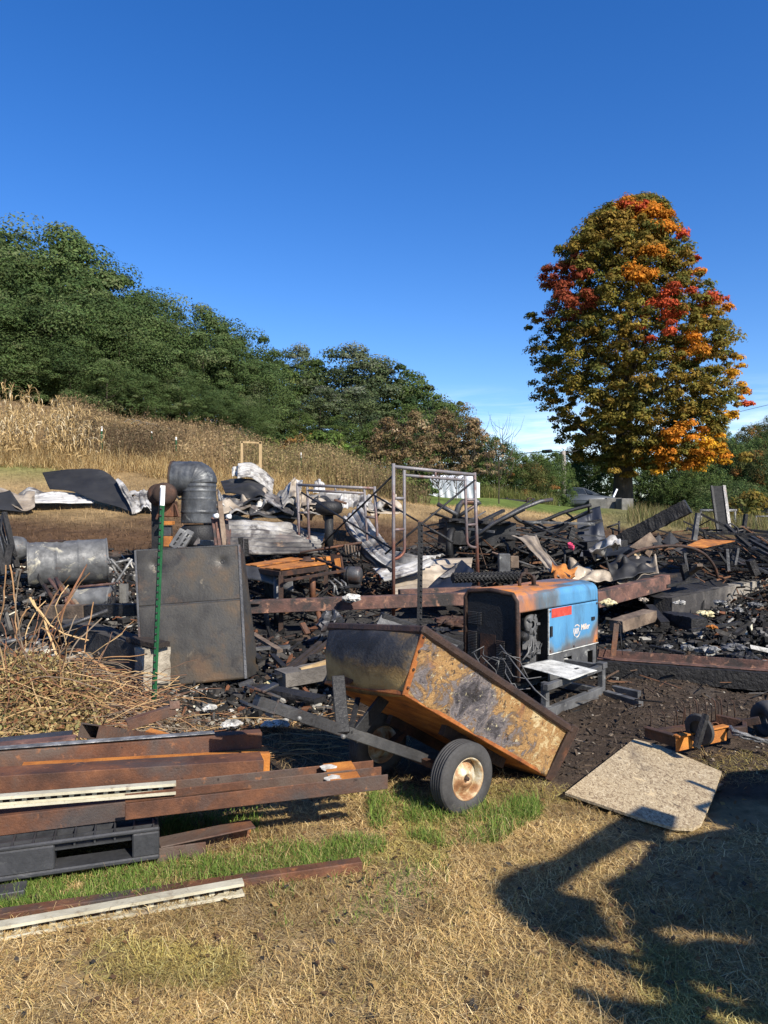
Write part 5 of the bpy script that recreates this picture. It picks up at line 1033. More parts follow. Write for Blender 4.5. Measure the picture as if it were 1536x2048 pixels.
def chips(n, px0, px1, d0, d1, s0, s1, pal, pw, name, label, pile=None, dens=None, flatk=.45, longk=.15, bias=1.):
    x, y = in_px(n, px0, px1, d0, d1, bias); k = np.ones(n, bool)
    if dens is not None: k = rng.random(n) < dens(768+F*x/y, y)
    x, y = x[k], y[k]; n = len(x); s = s0*(s1/s0)**(rng.random(n)**2.2); z = Tz(x, y); hp = pile(768+F*x/y, y) if pile is not None else np.zeros(n); z = z+hp*rng.random(n)**.6+s*.12
    sz = np.stack([s*(.7+.6*rng.random(n)), s*(.35+.6*rng.random(n)), s*flatk*(.25+.9*rng.random(n))], 1); lg = rng.random(n) < longk; sz[lg,0] *= 3.2; sz[lg,1] *= .5
    v = BOX[None]*sz[:,None]*(1+.5*(rng.random((n,8,3))-.5)); az = rng.random(n)*6.283; tl = rng.normal(size=n)*.45; ca, sa, ct, st = np.cos(az), np.sin(az), np.cos(tl), np.sin(tl)
    X, Y, Z = v[...,0]*ct[:,None]-v[...,2]*st[:,None], v[...,1], v[...,0]*st[:,None]+v[...,2]*ct[:,None]
    w = np.stack([X*ca[:,None]-Y*sa[:,None]+x[:,None], X*sa[:,None]+Y*ca[:,None]+y[:,None], Z+z[:,None]], -1)
    col = np.array(pal)[rng.choice(len(pal), n, p=np.array(pw)/sum(pw))]*(1+.6*(rng.random((n,1))-.5))
    tag(link(fastmesh(name, w[:,BF].reshape(n*6,4,3), np.repeat(col,6,0), 'chip'), name), label, None, None, 'stuff')
PAL = [(.010,.010,.010),(.020,.019,.018),(.04,.037,.034),(.10,.095,.086),(.3,.285,.25),(.06,.04,.027),(.13,.055,.028),(.5,.46,.34)]
PW = [34,26,13,7,2.2,9,5,.8]
def bump_(px, y, cx, cy, wx, wy, h): return h*np.exp(-((px-cx)/wx)**2-((y-cy)/wy)**2)
def pile_mid(px, y): return bump_(px,y,620,10.2,90,1.2,.3)+bump_(px,y,950,12.3,120,1.4,.5)+bump_(px,y,1080,12.6,90,1.4,.5)+bump_(px,y,1240,12.6,110,1.2,.45)+bump_(px,y,1430,13.6,160,1.6,.55)+bump_(px,y,1050,10.6,100,.8,.25)+bump_(px,y,560,12.5,120,1,.25)
chips(26000, -60, 1620, 7.3, 15, .014, .15, PAL, PW, 'charred_debris', 'black charred rubble and ash strewn over the floor of the ruin', pile_mid, lambda px, y: np.clip(.35+pile_mid(px,y)*2.2+.35*vn(px*y/F,y,.5,80), .05, 1)*np.where((px > 560)&(px < 930)&(y > 8.2)&(y < 10.9), .18, 1)*(y < np.interp(px, [0,250,500,800,1000,1200,1536], [11,11.3,13,14.8,16,16.4,17])), .45, .2)
chips(13000, 1180, 1640, 7.1, 11.5, .008, .12, PAL, [34,28,14,8,3.5,8,3,1], 'black_ash_rubble', 'charred rubble on the black floor at the right', lambda px, y: bump_(px,y,1470,8.3,110,.45,.16)+bump_(px,y,1360,8.4,60,.35,.1)+bump_(px,y,1450,10.3,120,.6,.22)+bump_(px,y,1280,10.2,60,.6,.15), None, .5, .18)
chips(16000, 300, 700, 5.45, 8.6, .006, .08, PAL, [36,24,15,9,3,8,5,1], 'ash_rubble', 'ash, plaster bits and charred splinters behind the cart', lambda px, y: bump_(px,y,560,6.3,110,.5,.12), None, .5, .2)
chips(4200, -60, 330, 6.3, 10.5, .015, .12, PAL, [24,20,15,14,7,8,6,2], 'wall_rubble', 'ash and charred bits around the left foundation wall', lambda px, y: bump_(px,y,60,8.6,120,.9,.2)+bump_(px,y,230,8.4,60,.7,.2), None, .5, .2)
chips(9000, 1020, 1560, 4.5, 7.2, .004, .032, [(.03,.023,.017),(.05,.037,.027),(.08,.058,.04),(.14,.11,.08),(.3,.27,.22)], [30,34,22,6,.8], 'soil_clods', 'clods and chips on the bare trampled soil', None, None, .5, .2)

def rods(n, px0, px1, d0, d1, l0, l1, r0, r1, pal, name, label, pile, lift, tilt=.3):
    x, y = in_px(n, px0, px1, d0, d1); ln = l0+(l1-l0)*rng.random(n)**1.6; z = Tz(x, y)+pile(768+F*x/y, y)*rng.random(n)+lift*rng.random(n)**1.5
    az = rng.random(n)*6.283; tl = rng.normal(size=n)*tilt; sz = np.stack([ln, r0+(r1-r0)*rng.random(n), r0+(r1-r0)*rng.random(n)], 1); v = BOX[None]*sz[:,None]*(1+.3*(rng.random((n,8,3))-.5))
    ca, sa, ct, st = np.cos(az), np.sin(az), np.cos(tl), np.sin(tl); X, Y, Z = v[...,0]*ct[:,None]-v[...,2]*st[:,None], v[...,1], v[...,0]*st[:,None]+v[...,2]*ct[:,None]
    w = np.stack([X*ca[:,None]-Y*sa[:,None]+x[:,None], X*sa[:,None]+Y*ca[:,None]+y[:,None], Z+z[:,None]], -1); col = np.array(pal)[rng.integers(0, len(pal), n)]*(1+.5*(rng.random((n,1))-.5))
    tag(link(fastmesh(name, w[:,BF].reshape(n*6,4,3), np.repeat(col,6,0), 'chip'), name), label, None, None, 'stuff')
BK = [(.012,.012,.012),(.02,.019,.018),(.035,.033,.031),(.06,.055,.05),(.07,.045,.03),(.11,.055,.03)]
rods(900, 860, 1580, 10.8, 14.2, .15, .9, .006, .03, BK, 'charred_sticks', 'tangle of thin charred sticks and wires heaped over the ruin', pile_mid, .45)
rods(420, 470, 800, 9.2, 12.6, .12, .6, .006, .026, BK, 'burnt_sticks', 'thin burnt sticks and rods around the orange bench', pile_mid, .3)
rods(500, 480, 1560, 5.8, 10, .06, .4, .003, .014, BK, 'thin_wires', 'thin burnt wires and splinters over the ash floor', lambda px, y: 0*px, .1, .18)
# ------------------------------------------------------------------ foundation walls
def wall(label, a, b, z0, z1, th, mat, group=None, name='foundation_wall', wf=None, seg=(30,6)):
    a = Vector(a); b = Vector(b); d = (b-a); ln = d.length; d.normalize(); s = V(-d.y,d.x,0); mb = MB(); nu, nv = seg
    for sg in (-.5,.5): mb.grid(nu, nv, lambda u, v, sg=sg: a+d*ln*u+s*th*sg+V(0,0,z0+(z1-z0)*v)+s*(.012*nz3((u*9,v*3,sg),1.3)))
    mb.grid(nu, 3, lambda u, v: a+d*ln*u+s*th*(v-.5)+V(0,0,z1+.012*nz3((u*11,v*2,3),1.5)))
    for u0 in (0,1): mb.grid(4, nv, lambda u, v: a+d*ln*u0+s*th*(u-.5)+V(0,0,z0+(z1-z0)*v)+d*(.015*nz3((u*3,v*4,u0),1.7)))
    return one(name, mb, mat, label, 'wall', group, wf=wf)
wall('sooty foundation wall running back from the green steel post at the left', (-1.97,6.35,0), (-4.05,8.6,0), -.1, .46, .24, 'concrete', wf=lambda q: .28)
wall('broken pale concrete end of the left foundation wall', (-1.92,6.24,0), (-2.02,6.36,0), -.1, .45, .25, 'rough_conc', name='concrete_pier', seg=(8,14))
one('burnt_cap_board', MB().timber(V(-1.86,6.2,.485), V(-2.2,6.5,.49), .16, .045, 4, .15), 'char_r', 'scorched wooden block on the broken end of the left foundation wall', 'board')
wall('sooty low concrete foundation wall with its sunlit end painted paler at the right edge', (3.75,9.95,0), (7.6,13.9,0), -.2, .455, .25, 'concrete', wf=lambda q: .25+.42*(1/(1+math.exp(-(q.x-5.25)*9))))  # mask paints sunlight on the right part, shade on the left
# ------------------------------------------------------------------ things at the left
GL = 'burnt things behind the vine heap'
def barrel():
    a, b = P(58,1131,8.95), P(214,1121,9.3); ax = (b-a); ln = ax.length; ax.normalize(); root = thing('steel_barrel', 'grey steel barrel with orange rust patches lying on its side', 'barrel', (a+b)/2-V(0,0,.28)); r = .275
    pr = []
    for i in range(61):
        t = i/60; k = r+.012*sum(math.exp(-((t-c)/.014)**2) for c in (.36,.64))+.006*math.exp(-((t-.1)/.012)**2)
        pr.append((k, ln*t))
    pr = [(r*1.035,-.008),(r*1.04,.004),(r*1.0,.012)]+pr[2:-2]+[(r,ln-.012),(r*1.035,ln-.004),(r*1.035,ln+.008),(r*.97,ln+.006),(r*.96,ln-.02),(0,ln-.022)]
    MB().lathe(pr, a, ax, 48).build('shell', 'galv', root)
    MB().lathe([(r*1.03,-.006),(r*.985,.0),(r*.98,ln*.96),(0,ln*.96)], a, ax, 40).build('inside', 'rust_d', root)
    MB().box(a+ax*.3+V(0,0,r*1.02), (.2,.14,.02), Matrix.Rotation(.1,3,'Z')).build('handle_plate', 'rust_d', root)
barrel()
one('tank_end', MB().lathe([(.0,-.02),(.09,.0),(.16,.06),(.17,.14),(.16,.5),(0,.5)], P(50,1097,10.2), V(-1,.2,0), 24), 'galv', 'shiny dented tank end left of the lying barrel', 'tank')
for i, (x0, y0, x1, y1, d, w) in enumerate([(8,1025,34,1135,9.2,.07),(-4,1030,22,1140,9.3,.05),(22,1090,12,1140,9.0,.09),(-12,1060,8,1150,8.9,.08)]):
    tim(['tall black burnt plank leaning at the left edge above the vines','thin black burnt plank at the very left edge','short black burnt stump left of the barrel mouth','black burnt slab low at the left edge'][i], P(x0,y0,d), P(x1,y1,d-.2), w, .05, 'char', 20+i, 'burnt planks at the left edge')
pipe('black burnt hose hanging over the planks at the left edge', [P(4,1030,9.1),P(2,1060,9),P(10,1085,9),P(32,1112,8.95)], .012, 'black', name='burnt_hose', cat='hose')
tim('black burnt crossbeam with a brown end left of the steel plate', P(95,1223,7.35), P(276,1219,6.85), .12, .12, 'char', 31, amp=.15)
one('beam_end', MB().timber(P(94,1223,7.25), P(172,1222,7.1), .1, .13, 7, .1), 'wood_dirty', 'pale brown scorched beam end in front of the small drum', 'timber')
pipe('grey iron bar slanting over the left foundation wall', [P(92,1268,6.6),P(216,1221,6.75)], .02, 'steel_grey')
pipe('grey iron bar end low among the vines at the left edge', [P(-20,1292,6.3),P(72,1272,6.5)], .025, 'steel_grey')
one('small_drum', MB().lathe([(0,0),(.15,0),(.155,.01),(.15,.02),(.15,.36),(.155,.37),(.15,.38),(0,.38)], P(152,1200,8.0), V(1,.05,0), 28), 'galv', 'small half buried steel drum below the lying barrel', 'drum')
one('drum_post', MB().bar(P(154,1212,7.95), P(156,1172,7.95), .05, .05), 'steel_grey', 'short grey upright at the left end of the small drum', 'post')
for i, (x0,y0,x1,y1) in enumerate([(98,1158,142,1214),(106,1160,150,1212),(118,1164,156,1210),(112,1157,130,1190),(88,1170,118,1216)]):
    pipe('thin rusty tube in the bundle leaning below the lying barrel', [P(x0,y0,8.1),P(x1,y1,7.8)], .02, ['rust_pink','rust','wood_dirty','rust','rust_d'][i], 'bundle of thin rusty tubes')
pipe('bent reddish rod below the bundle of rusty tubes', [P(80,1235,7.3),P(95,1214,7.4),P(120,1195,7.5),P(140,1187,7.6)], .013, 'rust_pink'); pipe('red brown rod lying across the top of the small drum', [P(158,1174,7.9),P(240,1166,8.0)], .014, 'rust_pink')
for i, (x0,y0,x1,y1) in enumerate([(216,1190,264,1118),(216,1116,244,1165),(215,1128,262,1119),(222,1118,248,1150),(246,1170,262,1198),(228,1158,216,1185)]):
    pipe('light grey thin bar of the tangle between barrel and steel plate', [P(x0,y0,8.4),P(x1,y1,8.5)], .014, 'alum', 'tangle of light grey bars', n=6)
one('stone_post', MB().timber(P(248,1205,8.1), P(248,1168,8.1), .08, .08, 6, .15), 'cblock', 'short grey upright stump beside the light bars', 'post')
def chain():
    a, b = P(234,1170,7.9), P(205,1213,7.6); root = thing('iron_chain', 'black iron chain hanging beside the small drum', 'chain', b)
    for i in range(9):
        c = a.lerp(b, i/8)+V(0,0,-.05*math.sin(i/8*3.1)); rot = i % 2; pts = []
        for j in range(12): t = j*6.283/12; p = V(.018*math.cos(t), 0, .03*math.sin(t)) if rot == 0 else V(0, .018*math.cos(t), .03*math.sin(t)); pts.append(c+p)
        MB().tube(pts, .007, 6, closed=True).build('link', 'black', root)
chain()
# ------------------------------------------------------------------ vine heap
def vines():
    cols = [(.2,.095,.05),(.28,.16,.075),(.12,.07,.045),(.4,.27,.13),(.17,.13,.09)]; Q = []; K = []
    def strand(p, d, ln, r, c, n=7, droop=.5):
        s0 = None
        for i in range(n):
            q = p+d*(ln/n); a = d.cross(V(0,0,1)); a = a.normalized() if a.length > .01 else V(1,0,0); b = a.cross(d).normalized(); ring0 = [p+(a*math.cos(t)+b*math.sin(t))*r for t in (0,2.1,4.2)]; ring1 = [q+(a*math.cos(t)+b*math.sin(t))*r for t in (0,2.1,4.2)]
            for k in range(3): Q.append([ring0[k], ring0[(k+1)%3], ring1[(k+1)%3], ring1[k]]); K.append(c)
            p = q; d = (d+V(rg.gauss(0,.16), rg.gauss(0,.16), rg.gauss(-droop*.25,.12))).normalized()
            g = tz(p.x, p.y)
            if p.z < g+.01: d.z = abs(d.z)*.4; p = V(p.x,p.y,g+.01); d.normalize()
    rg = random.Random(4)
    def at(px, d): x = (px-768)/F*d; return V(x, d, tz(x, d))
    for i in range(900):
        px = rg.uniform(-80,260)-rg.random()**2*20; d = rg.uniform(4.9,6.4); p = at(px, d)+V(0,0,rg.uniform(0,.09)); az = rg.gauss(.2,1.0)+(math.pi if rg.random() < .4 else 0)
        strand(p, V(math.cos(az), math.sin(az)*.7, rg.uniform(-.05,.45)).normalized(), rg.uniform(.25,.8), rg.uniform(.0022,.0045), rg.choice(cols))
    for i in range(30):                                     # long stems standing and leaning out
        px = rg.uniform(-30,200); d = rg.uniform(5.3,6.3); p = at(px, d); az = rg.uniform(-1,4)
        strand(p, V(.35*math.cos(az), .35*math.sin(az), 1).normalized(), rg.uniform(.5,1.1), rg.uniform(.003,.006), rg.choice(cols), 10, .35)
    for x0,y0,x1,y1,r in [(60,1195,128,1330,.009),(12,1130,12,1275,.006),(20,1130,52,1275,.006),(66,1200,115,1320,.008),(60,1215,0,1250,.005),(138,1318,270,1310,.006),(130,1305,240,1288,.006),(200,1330,268,1385,.012),(155,1310,265,1350,.006)]:
        a, b = P(x0,y0,6.1), P(x1,y1,5.9); strand(a, (b-a).normalized(), (b-a).length*1.05, r, cols[3] if r > .007 else cols[1], 9, .12)
    for i in range(330):                                    # flat twigs right of the heap
        px = rg.uniform(190,720); d = rg.uniform(4.7,6.0); p = at(px, d)+V(0,0,rg.uniform(0,.03)); az = rg.gauss(0,.7)+(math.pi if rg.random() < .5 else 0)
        strand(p, V(math.cos(az), math.sin(az), rg.uniform(-.05,.25)).normalized(), rg.uniform(.15,.6), rg.uniform(.0015,.0035), rg.choice(cols), 6)
    tag(link(fastmesh('dry_vines', np.array(Q), np.array(K), 'twig'), 'dry_vines'), 'heap of dry brown bramble vines at the left', None, None, 'stuff')
    n = 12000; px = -60+280*rng.random(n); d = 4.85+1.0*rng.random(n); x = (px-768)/F*d; k = rng.random(n) < np.exp(-((px-95)/110)**2)*1.0; x, d = x[k], d[k]; z = Tz(x, d)+.02+.16*rng.random(len(x))**2
    col = np.array([(.3,.22,.09),(.42,.32,.15),(.2,.14,.06),(.24,.11,.055),(.28,.26,.11)])[rng.choice(5, len(x), p=[.3,.25,.2,.12,.13])]*(1+.4*(rng.random((len(x),1))-.5))
    tag(link(flecks(x, d, z, col, .008, .024, 'dry_leaves', 'leaf', .2), 'dry_leaves'), 'small dry yellow brown leaves hanging on the bramble heap', None, None, 'stuff')
    n = 4200; px = 150+370*rng.random(n); d = 4.55+1.5*rng.random(n)**1.3; x = (px-768)/F*d; z = Tz(x, d)+.01+.04*rng.random(n)
    k = rng.random(n) < .45+.7*vn(x, d, .3, 91); x, d, z = x[k], d[k], z[k]; n = len(x)
    col = np.array([(.3,.27,.21),(.18,.14,.095),(.45,.41,.33),(.11,.08,.055)])[rng.choice(4, n, p=[.25,.38,.09,.28])]
    tag(link(flecks(x, d, z, col, .01, .028, 'curled_leaves', 'leaf', .5), 'curled_leaves'), 'curled grey and brown leaves and paper ash on the ground', None, None, 'stuff')
    n = 16000; px = -60+880*rng.random(n); d = 4.3+1.35*rng.random(n); x = (px-768)/F*d; k = rng.random(n) < (.4+.5*vn(x, d, .4, 92)); x, d = x[k], d[k]; n = len(x)
    col = np.array([(.2,.14,.07),(.3,.22,.11),(.12,.08,.045)])[rng.integers(0,3,n)]
    tag(link(blades(x, d, .06+.12*rng.random(n), .0025+.002*rng.random(n), rng.random(n)*.8, col, 'dead_stalks', 1., 2), 'dead_stalks'), 'dead brown stalks and litter behind the steel stack', None, None, 'stuff')
    n = 4500; px = -60+240*rng.random(n); d = 4.6+.6*rng.random(n); x = (px-768)/F*d; z = Tz(x, d)+.02+.07*rng.random(n); col = np.array([(.09,.13,.03),(.13,.16,.05),(.2,.2,.09)])[rng.integers(0,3,n)]; k = rng.random(n) < .25; 
    tag(link(flecks(x[k], d[k], z[k], col[k], .012, .03, 'weed_leaves', 'leaf', .6), 'weed_leaves'), 'low green weed leaves at the foot of the bramble heap', None, None, 'stuff')
vines()
# pale scraps lying in the ash
rg = random.Random(12)
def scrap(label, px, py, d, s, mat, seed, group=None, name='ash_lump', cat='debris', fl=.5):
    rr = random.Random(seed); c = P(px, py, d); c.z = max(c.z, tz(c.x, c.y)+s*.1); mb = MB(); n = 7
    def fn(u, v):
        th = u*6.2832; ph = (v-.5)*math.pi; dr = V(math.cos(ph)*math.cos(th), math.cos(ph)*math.sin(th), math.sin(ph)*fl); k = 1+.7*mnoise.noise(V(math.cos(th)*1.6, math.sin(th)*1.6, v*2.2)+V(seed*1.7,0,0))+.3*mnoise.noise(V(math.cos(th)*9, math.sin(th)*9, v*12)+V(seed,1,0))+.35*mnoise.noise(V(math.cos(th)*4, math.sin(th)*4, v*5)+V(seed,3,0))
        return c+dr*s*k
    mb.grid(32, 16, fn, sm=False); return one(name, mb, mat, label, cat, group)
for i, (px, py, d, s, m, lb) in enumerate([(420,1416,5.55,.055,'ash_white','white papery ash flake right of the green steel post'),(462,1448,5.25,.07,'ash_white','white ash flake in the litter behind the steel stack'),(535,1448,5.3,.05,'ash_white','left one of the two white ash flakes under the tow bar'),(562,1446,5.3,.06,'ash_white','right one of the two white ash flakes under the tow bar'),(540,1366,6.2,.045,'yellowish','pale yellow scrap in the ash left of the tow bar end'),(613,1398,5.8,.05,'yellowish','pale yellow scrap lying behind the tow bar'),
        (703,1196,8.5,.1,'ash_white','dark and white lump sitting on the long rusty beam'),(1216,1206,8.6,.1,'yellowish','cream perforated scrap beside the blue generator'),(1412,1228,8.9,.09,'yellowish','pale yellow scrap in the black rubble at the right'),(1424,1254,8.3,.06,'rust_o','small orange scrap in the black rubble at the right'),(1336,1293,7.6,.06,'alum','left silvery melted lump on the black floor'),(1374,1296,7.5,.09,'alum','silvery white melted lump on the black floor'),
        (1418,1300,7.5,.12,'alum','dark grey melted lump right of the silvery ones'),(1470,1296,7.6,.14,'wgrey','long grey melted lump at the right'),(1490,1316,7.3,.13,'black','black melted lump in front of the charred floor at the right'),(1476,1220,8.9,.09,'alum','pale bluish scrap near the sunlit foundation wall'),(1360,1205,9.4,.07,'ash_white','white scrap at the foot of the right foundation wall'),(1440,1205,9.5,.1,'alum','crumpled silvery scrap at the foot of the right foundation wall'),
        (1510,1210,9.2,.1,'wgrey','grey crumpled scrap at the right edge below the foundation wall'),(1525,1330,7.0,.12,'alum','torn silvery scrap at the right edge above the rusty channel'),(1288,1200,9.4,.07,'roof_tan','tan scrap right of the generator hood'),(905,1245,7.6,.16,'rust_d','dark brown coil of burnt cloth left of the generator'),(880,1262,7.3,.09,'black','black lump left of the generator'),(588,1395,6.0,.05,'ash_white','small white ash flake in the rubble'),(690,1176,9.3,.06,'black','black lump behind the long rusty beam')]):
    scrap(lb, px, py, d, s*(.72 if m == 'alum' or m == 'wgrey' else .9), m, i, fl=.38)
one('white_strip', MB().poly([P(1500,1290,7.5),P(1545,1299,7.4),P(1545,1308,7.38),P(1502,1298,7.45)], .01), 'ash_white', 'white bent strip at the right edge of the black floor', 'strip')
# ------------------------------------------------------------------ duct, motor and posts behind the plate
def duct():
    D = 10.2; root = thing('elbow_duct', 'large dented galvanised elbow duct standing behind the steel plate', 'duct', P(398,1075,D)); c = P(398,1046,D); t = P(399,966,D); r = .235
    pr = []
    H = (t-c).length
    for i in range(41):
        k = i/40; rr = r*1.02-.01*k+.012*sum(math.exp(-((k-q)/.012)**2) for q in (.28,.92))+.009*math.exp(-((k-.8)/.012)**2)+.006*math.exp(-((k-.6)/.01)**2); pr.append((rr, H*k))
    MB().lathe(pr, c, V(0,0,1), 40).build('upright_pipe', 'duct', root, solid=.006)
    def el(u, v):
        a = min(1, v/.62)*math.pi/2; th = u*6.2832; piv = t+V(-.06,0,0); R0 = .06
        ctr = piv+V(R0*math.cos(a),0,R0*math.sin(a)); 
        if v > .62: ctr = ctr+V(-(v-.62)/.38*.3,0,0)
        ro = V(math.cos(a),0,math.sin(a)); q = r*math.cos(th) if v > .62 else max(-R0*.98, r*math.cos(th)); bump = .008*math.exp(-(((v*5)%1-.5)/.08)**2)
        return ctr+ro*(q+bump*math.cos(th))+V(0,1,0)*((r+bump)*math.sin(th))
    MB().grid(40, 36, el).build('elbow', 'duct', root, solid=.006)
    rg_ = MB(); e = P(346,962,D); rg_.lathe([(r,.0),(r*1.06,-.012),(r*1.06,.012),(r,.012)], V(t.x-.06-.3,D,t.z+.06), V(-1,0,0), 32); rg_.build('collar', 'rust_d', root)
    b = MB(); b.lathe([(.2,0),(.24,.04),(.24,.26),(.2,.3)], P(398,1090,D)-V(0,0,.02), V(0,0,1), 24); b.build('base_ring', 'black', root)
    hk = MB(); hk.tube([P(350,965,D-.1),P(352,990,D-.1),P(358,998,D-.1),P(372,994,D-.1)], .018, 6); hk.build('hook', 'black', root)
duct()
def motor():
    D = 9.9; root = thing('rusty_motor', 'rusty motor block with a round drum and belt housing left of the elbow duct', 'motor', P(328,1095,D))
    MB().lathe([(.0,-.02),(.13,-.02),(.15,0),(.15,.14),(.1,.16),(0,.16)], P(332,988,D), V(.1,-1,0), 32).lathe([(.0,-.02),(.13,-.02),(.15,0),(.15,.14),(.1,.16),(0,.16)], P(321,990,D+.15), V(.1,-1,0), 28).build('drum', 'rust_d', root)
    MB().box(P(336,1018,D+.1), (.2,.24,.22)).bar(P(322,1010,D), P(312,1040,D), .03,.03).bar(P(350,1008,D), P(358,1035,D), .03,.03).box(P(330,1003,D-.06), (.12,.1,.06)).build('housing', 'rust', root, bevel=.012)
    MB().box(P(334,1046,D), (.17,.14,.05)).build('orange_plate', 'rust_o', root, bevel=.004); MB().box(P(336,1062,D+.02), (.1,.1,.14)).build('column', 'steel_grey', root, bevel=.008); MB().box(P(336,1083,D), (.1,.1,.14)).build('foot', 'rust_o', root, bevel=.008)
    MB().bar(P(312,985,D+.15), P(313,1100,D+.15), .1, .1).build('black_upright', 'black', root)
motor()
for i, (x, y, s) in enumerate([(360,1078,0),(374,1080,1)]):
    a = P(x-15,y+18,9.4); b = P(x+8,y-18,9.5); d, sd, u = frame(b-a); mb = MB(); mb.bar(a, b, .11, .05, up=(0,-1,.3)); 
    o = one('slotted_bracket', mb, 'wgrey', ['left one of the two grey slotted brackets below the elbow duct','right one of the two grey slotted brackets below the elbow duct'][i], 'bracket', 'grey slotted brackets', bevel=.006)
    m2 = MB()
    for k in range(3): c = a.lerp(b,.25+.25*k)+V(0,-.03,0); m2.box(c, (.05,.012,.02), Matrix.Rotation(-.9,3,'Y'))
    h = m2.build('slot', 'black', o); h.location = (0,0,0)
one('cinder_brick', MB().box(P(414,1086,9.3), (.16,.1,.07)), 'cblock', 'grey brick below the elbow duct', 'brick', bevel=.006); plate('pale grey bent shard below the elbow duct', [P(386,1090,9.35),P(396,1074,9.4),P(402,1080,9.4),P(400,1092,9.35)], .006, 'roof')
posts_ = []
for i, (x0,y0,x1,y1,w,m) in enumerate([(425,1036,432,1092,.035,'rust_pink'),(433,1036,440,1092,.05,'rust_pink'),(439,1003,449,1092,.06,'wood_dirty'),(452,1040,457,1092,.05,'rust_pink'),(461,1060,458,1090,.015,'rust_pink')]):
    posts_.append(one('leaning_post', MB().bar(P(x0,y0,9.0), P(x1,y1,8.8), w, .04), m, ['thin red brown upright left of the pale post','wide red brown upright with a white cap left of the pale post','pale scorched wooden post among the red brown uprights','red brown upright with a white cap right of the pale post','thin red brown rod right of the uprights'][i], 'post', 'red brown uprights behind the steel plate', bevel=.004))
for i, (x,y) in enumerate([(429,1033),(454,1034)]): MB().lathe([(0,0),(.03,.0),(.03,.05),(0,.05)], P(x,y,8.9), V(1,-.4,.2), 14).build('cap', 'white', posts_[1+2*i])
for i, (x,y0,y1) in enumerate([(481,1075,1120),(492,1078,1112)]): tim(['left one of two short burnt stumps behind the right edge of the steel plate','right one of two short burnt stumps behind the right edge of the steel plate'][i], P(x,y0,9.2), P(x+2,y1,9.2), .06, .06, 'char', 60+i)
# ------------------------------------------------------------------ sheets on the grass behind
GS = 'fire bleached roofing sheets thrown on the grass'
sheet('white curled roofing sheet at the far left edge of the grass', [(-60,985,15),(-10,990,15),(30,1016,14.6),(52,1024,14.5),(70,1016,14.7)], [(-50,972,15.8),(-5,975,15.8),(40,992,15.4),(58,985,15.4),(69,982,15.4)], 'roof_tan', (6,.02), True, .03, 1, GS, w0=.6)
sheet('dark curled sheet edge at the far left edge of the grass', [(-60,990,14.9),(0,985,14.9),(20,980,14.9)], [(-60,1018,14.6),(20,1020,14.5),(50,1024,14.5)], 'roof_dk', (0,0), True, .02, 2, GS)
sheet('flat white ribbed sheet lying left of the big dark panel', [(62,992,15.6),(110,985,15.9),(150,984,16.1),(188,986,16.2)], [(70,1004,15.0),(110,1003,15.1),(150,1003,15.3),(188,1003,15.5)], 'roof', (5,.03), True, .015, 3, GS, w0=.68)
sheet('crumpled white sheet rising behind the flat ribbed one', [(35,985,15.8),(60,972,16),(90,985,16.2),(140,988,16.5)], [(40,998,15.4),(66,995,15.5),(95,993,15.8),(140,992,16.2)], 'roof', (4,.02), True, .05, 4, GS, w0=.6)
sheet('big dark soot coated panel leaning in the grass at the left', [(84,945,16.3),(140,939,16.3),(205,941,16.1),(246,978,15.6),(270,1012,15.1)], [(100,979,16.0),(145,984,15.8),(192,1002,15.4),(232,1012,15.2),(262,1024,15.0)], 'roof_dk', (0,0), True, .02, 5, GS, w0=.5)
sheet('white torn edge strip of the big dark panel', [(236,954,15.7),(252,972,15.4),(268,1000,15.1),(280,1022,14.9)], [(232,958,15.6),(244,985,15.3),(258,1008,15.0),(264,1028,14.8)], 'roof', (2,.02), False, .03, 6, GS, w0=.66)
sheet('white sheet stained pink between the dark panel and the motor', [(252,992,15.8),(280,986,15.9),(306,988,15.9)], [(262,1018,15.0),(285,1019,15.0),(308,1020,15.0)], 'roof', (5,.03), False, .05, 7, GS, w0=.62)
sheet('white sheet under the pink stained one', [(255,982,16.6),(282,978,16.6),(300,980,16.6)], [(255,992,16.2),(282,990,16.2),(303,992,16.2)], 'roof', (3,.03), False, .05, 8, GS, w0=.66)
sheet('arched white sheet crowning the roofing heap', [(476,925,15.4),(500,923,15.5),(528,938,15.5),(548,958,15.5)], [(475,955,14.9),(498,952,15),(522,966,15),(545,990,15)], 'roof', (7,.025), True, .03, 9, GS, w0=.66)
sheet('small white sheet corner left of the arched sheet', [(463,936,15.4),(470,932,15.4),(480,932,15.4)], [(464,952,15.3),(472,952,15.3),(480,951,15.3)], 'roof', (2,.02), False, .02, 10, GS, w0=.8)
sheet('dark sooty sheet under the arched sheet', [(440,960,15.4),(480,955,15.2),(520,962,15.1),(545,985,15)], [(450,985,14.8),(485,988,14.6),(520,990,14.5),(540,1000,14.5)], 'roof_dk', (4,.02), True, .05, 11, GS)
sheet('long bleached sheet sloping right through the roofing heap', [(510,965,15.2),(545,985,14.8),(570,1005,14.4),(590,1022,14.1)], [(500,985,14.8),(535,1002,14.4),(562,1018,14.0),(586,1030,13.8)], 'roof', (5,.02), True, .05, 12, GS, w0=.5)
sheet('pale ribbed sheet fanned out at the left of the roofing heap', [(434,975,15.3),(440,985,15),(452,1005,14.5)], [(440,1000,14.6),(448,1012,14.4),(466,1018,14.2)], 'roof', (5,.03), False, .04, 13, GS, w0=.6)
rr = random.Random(77)
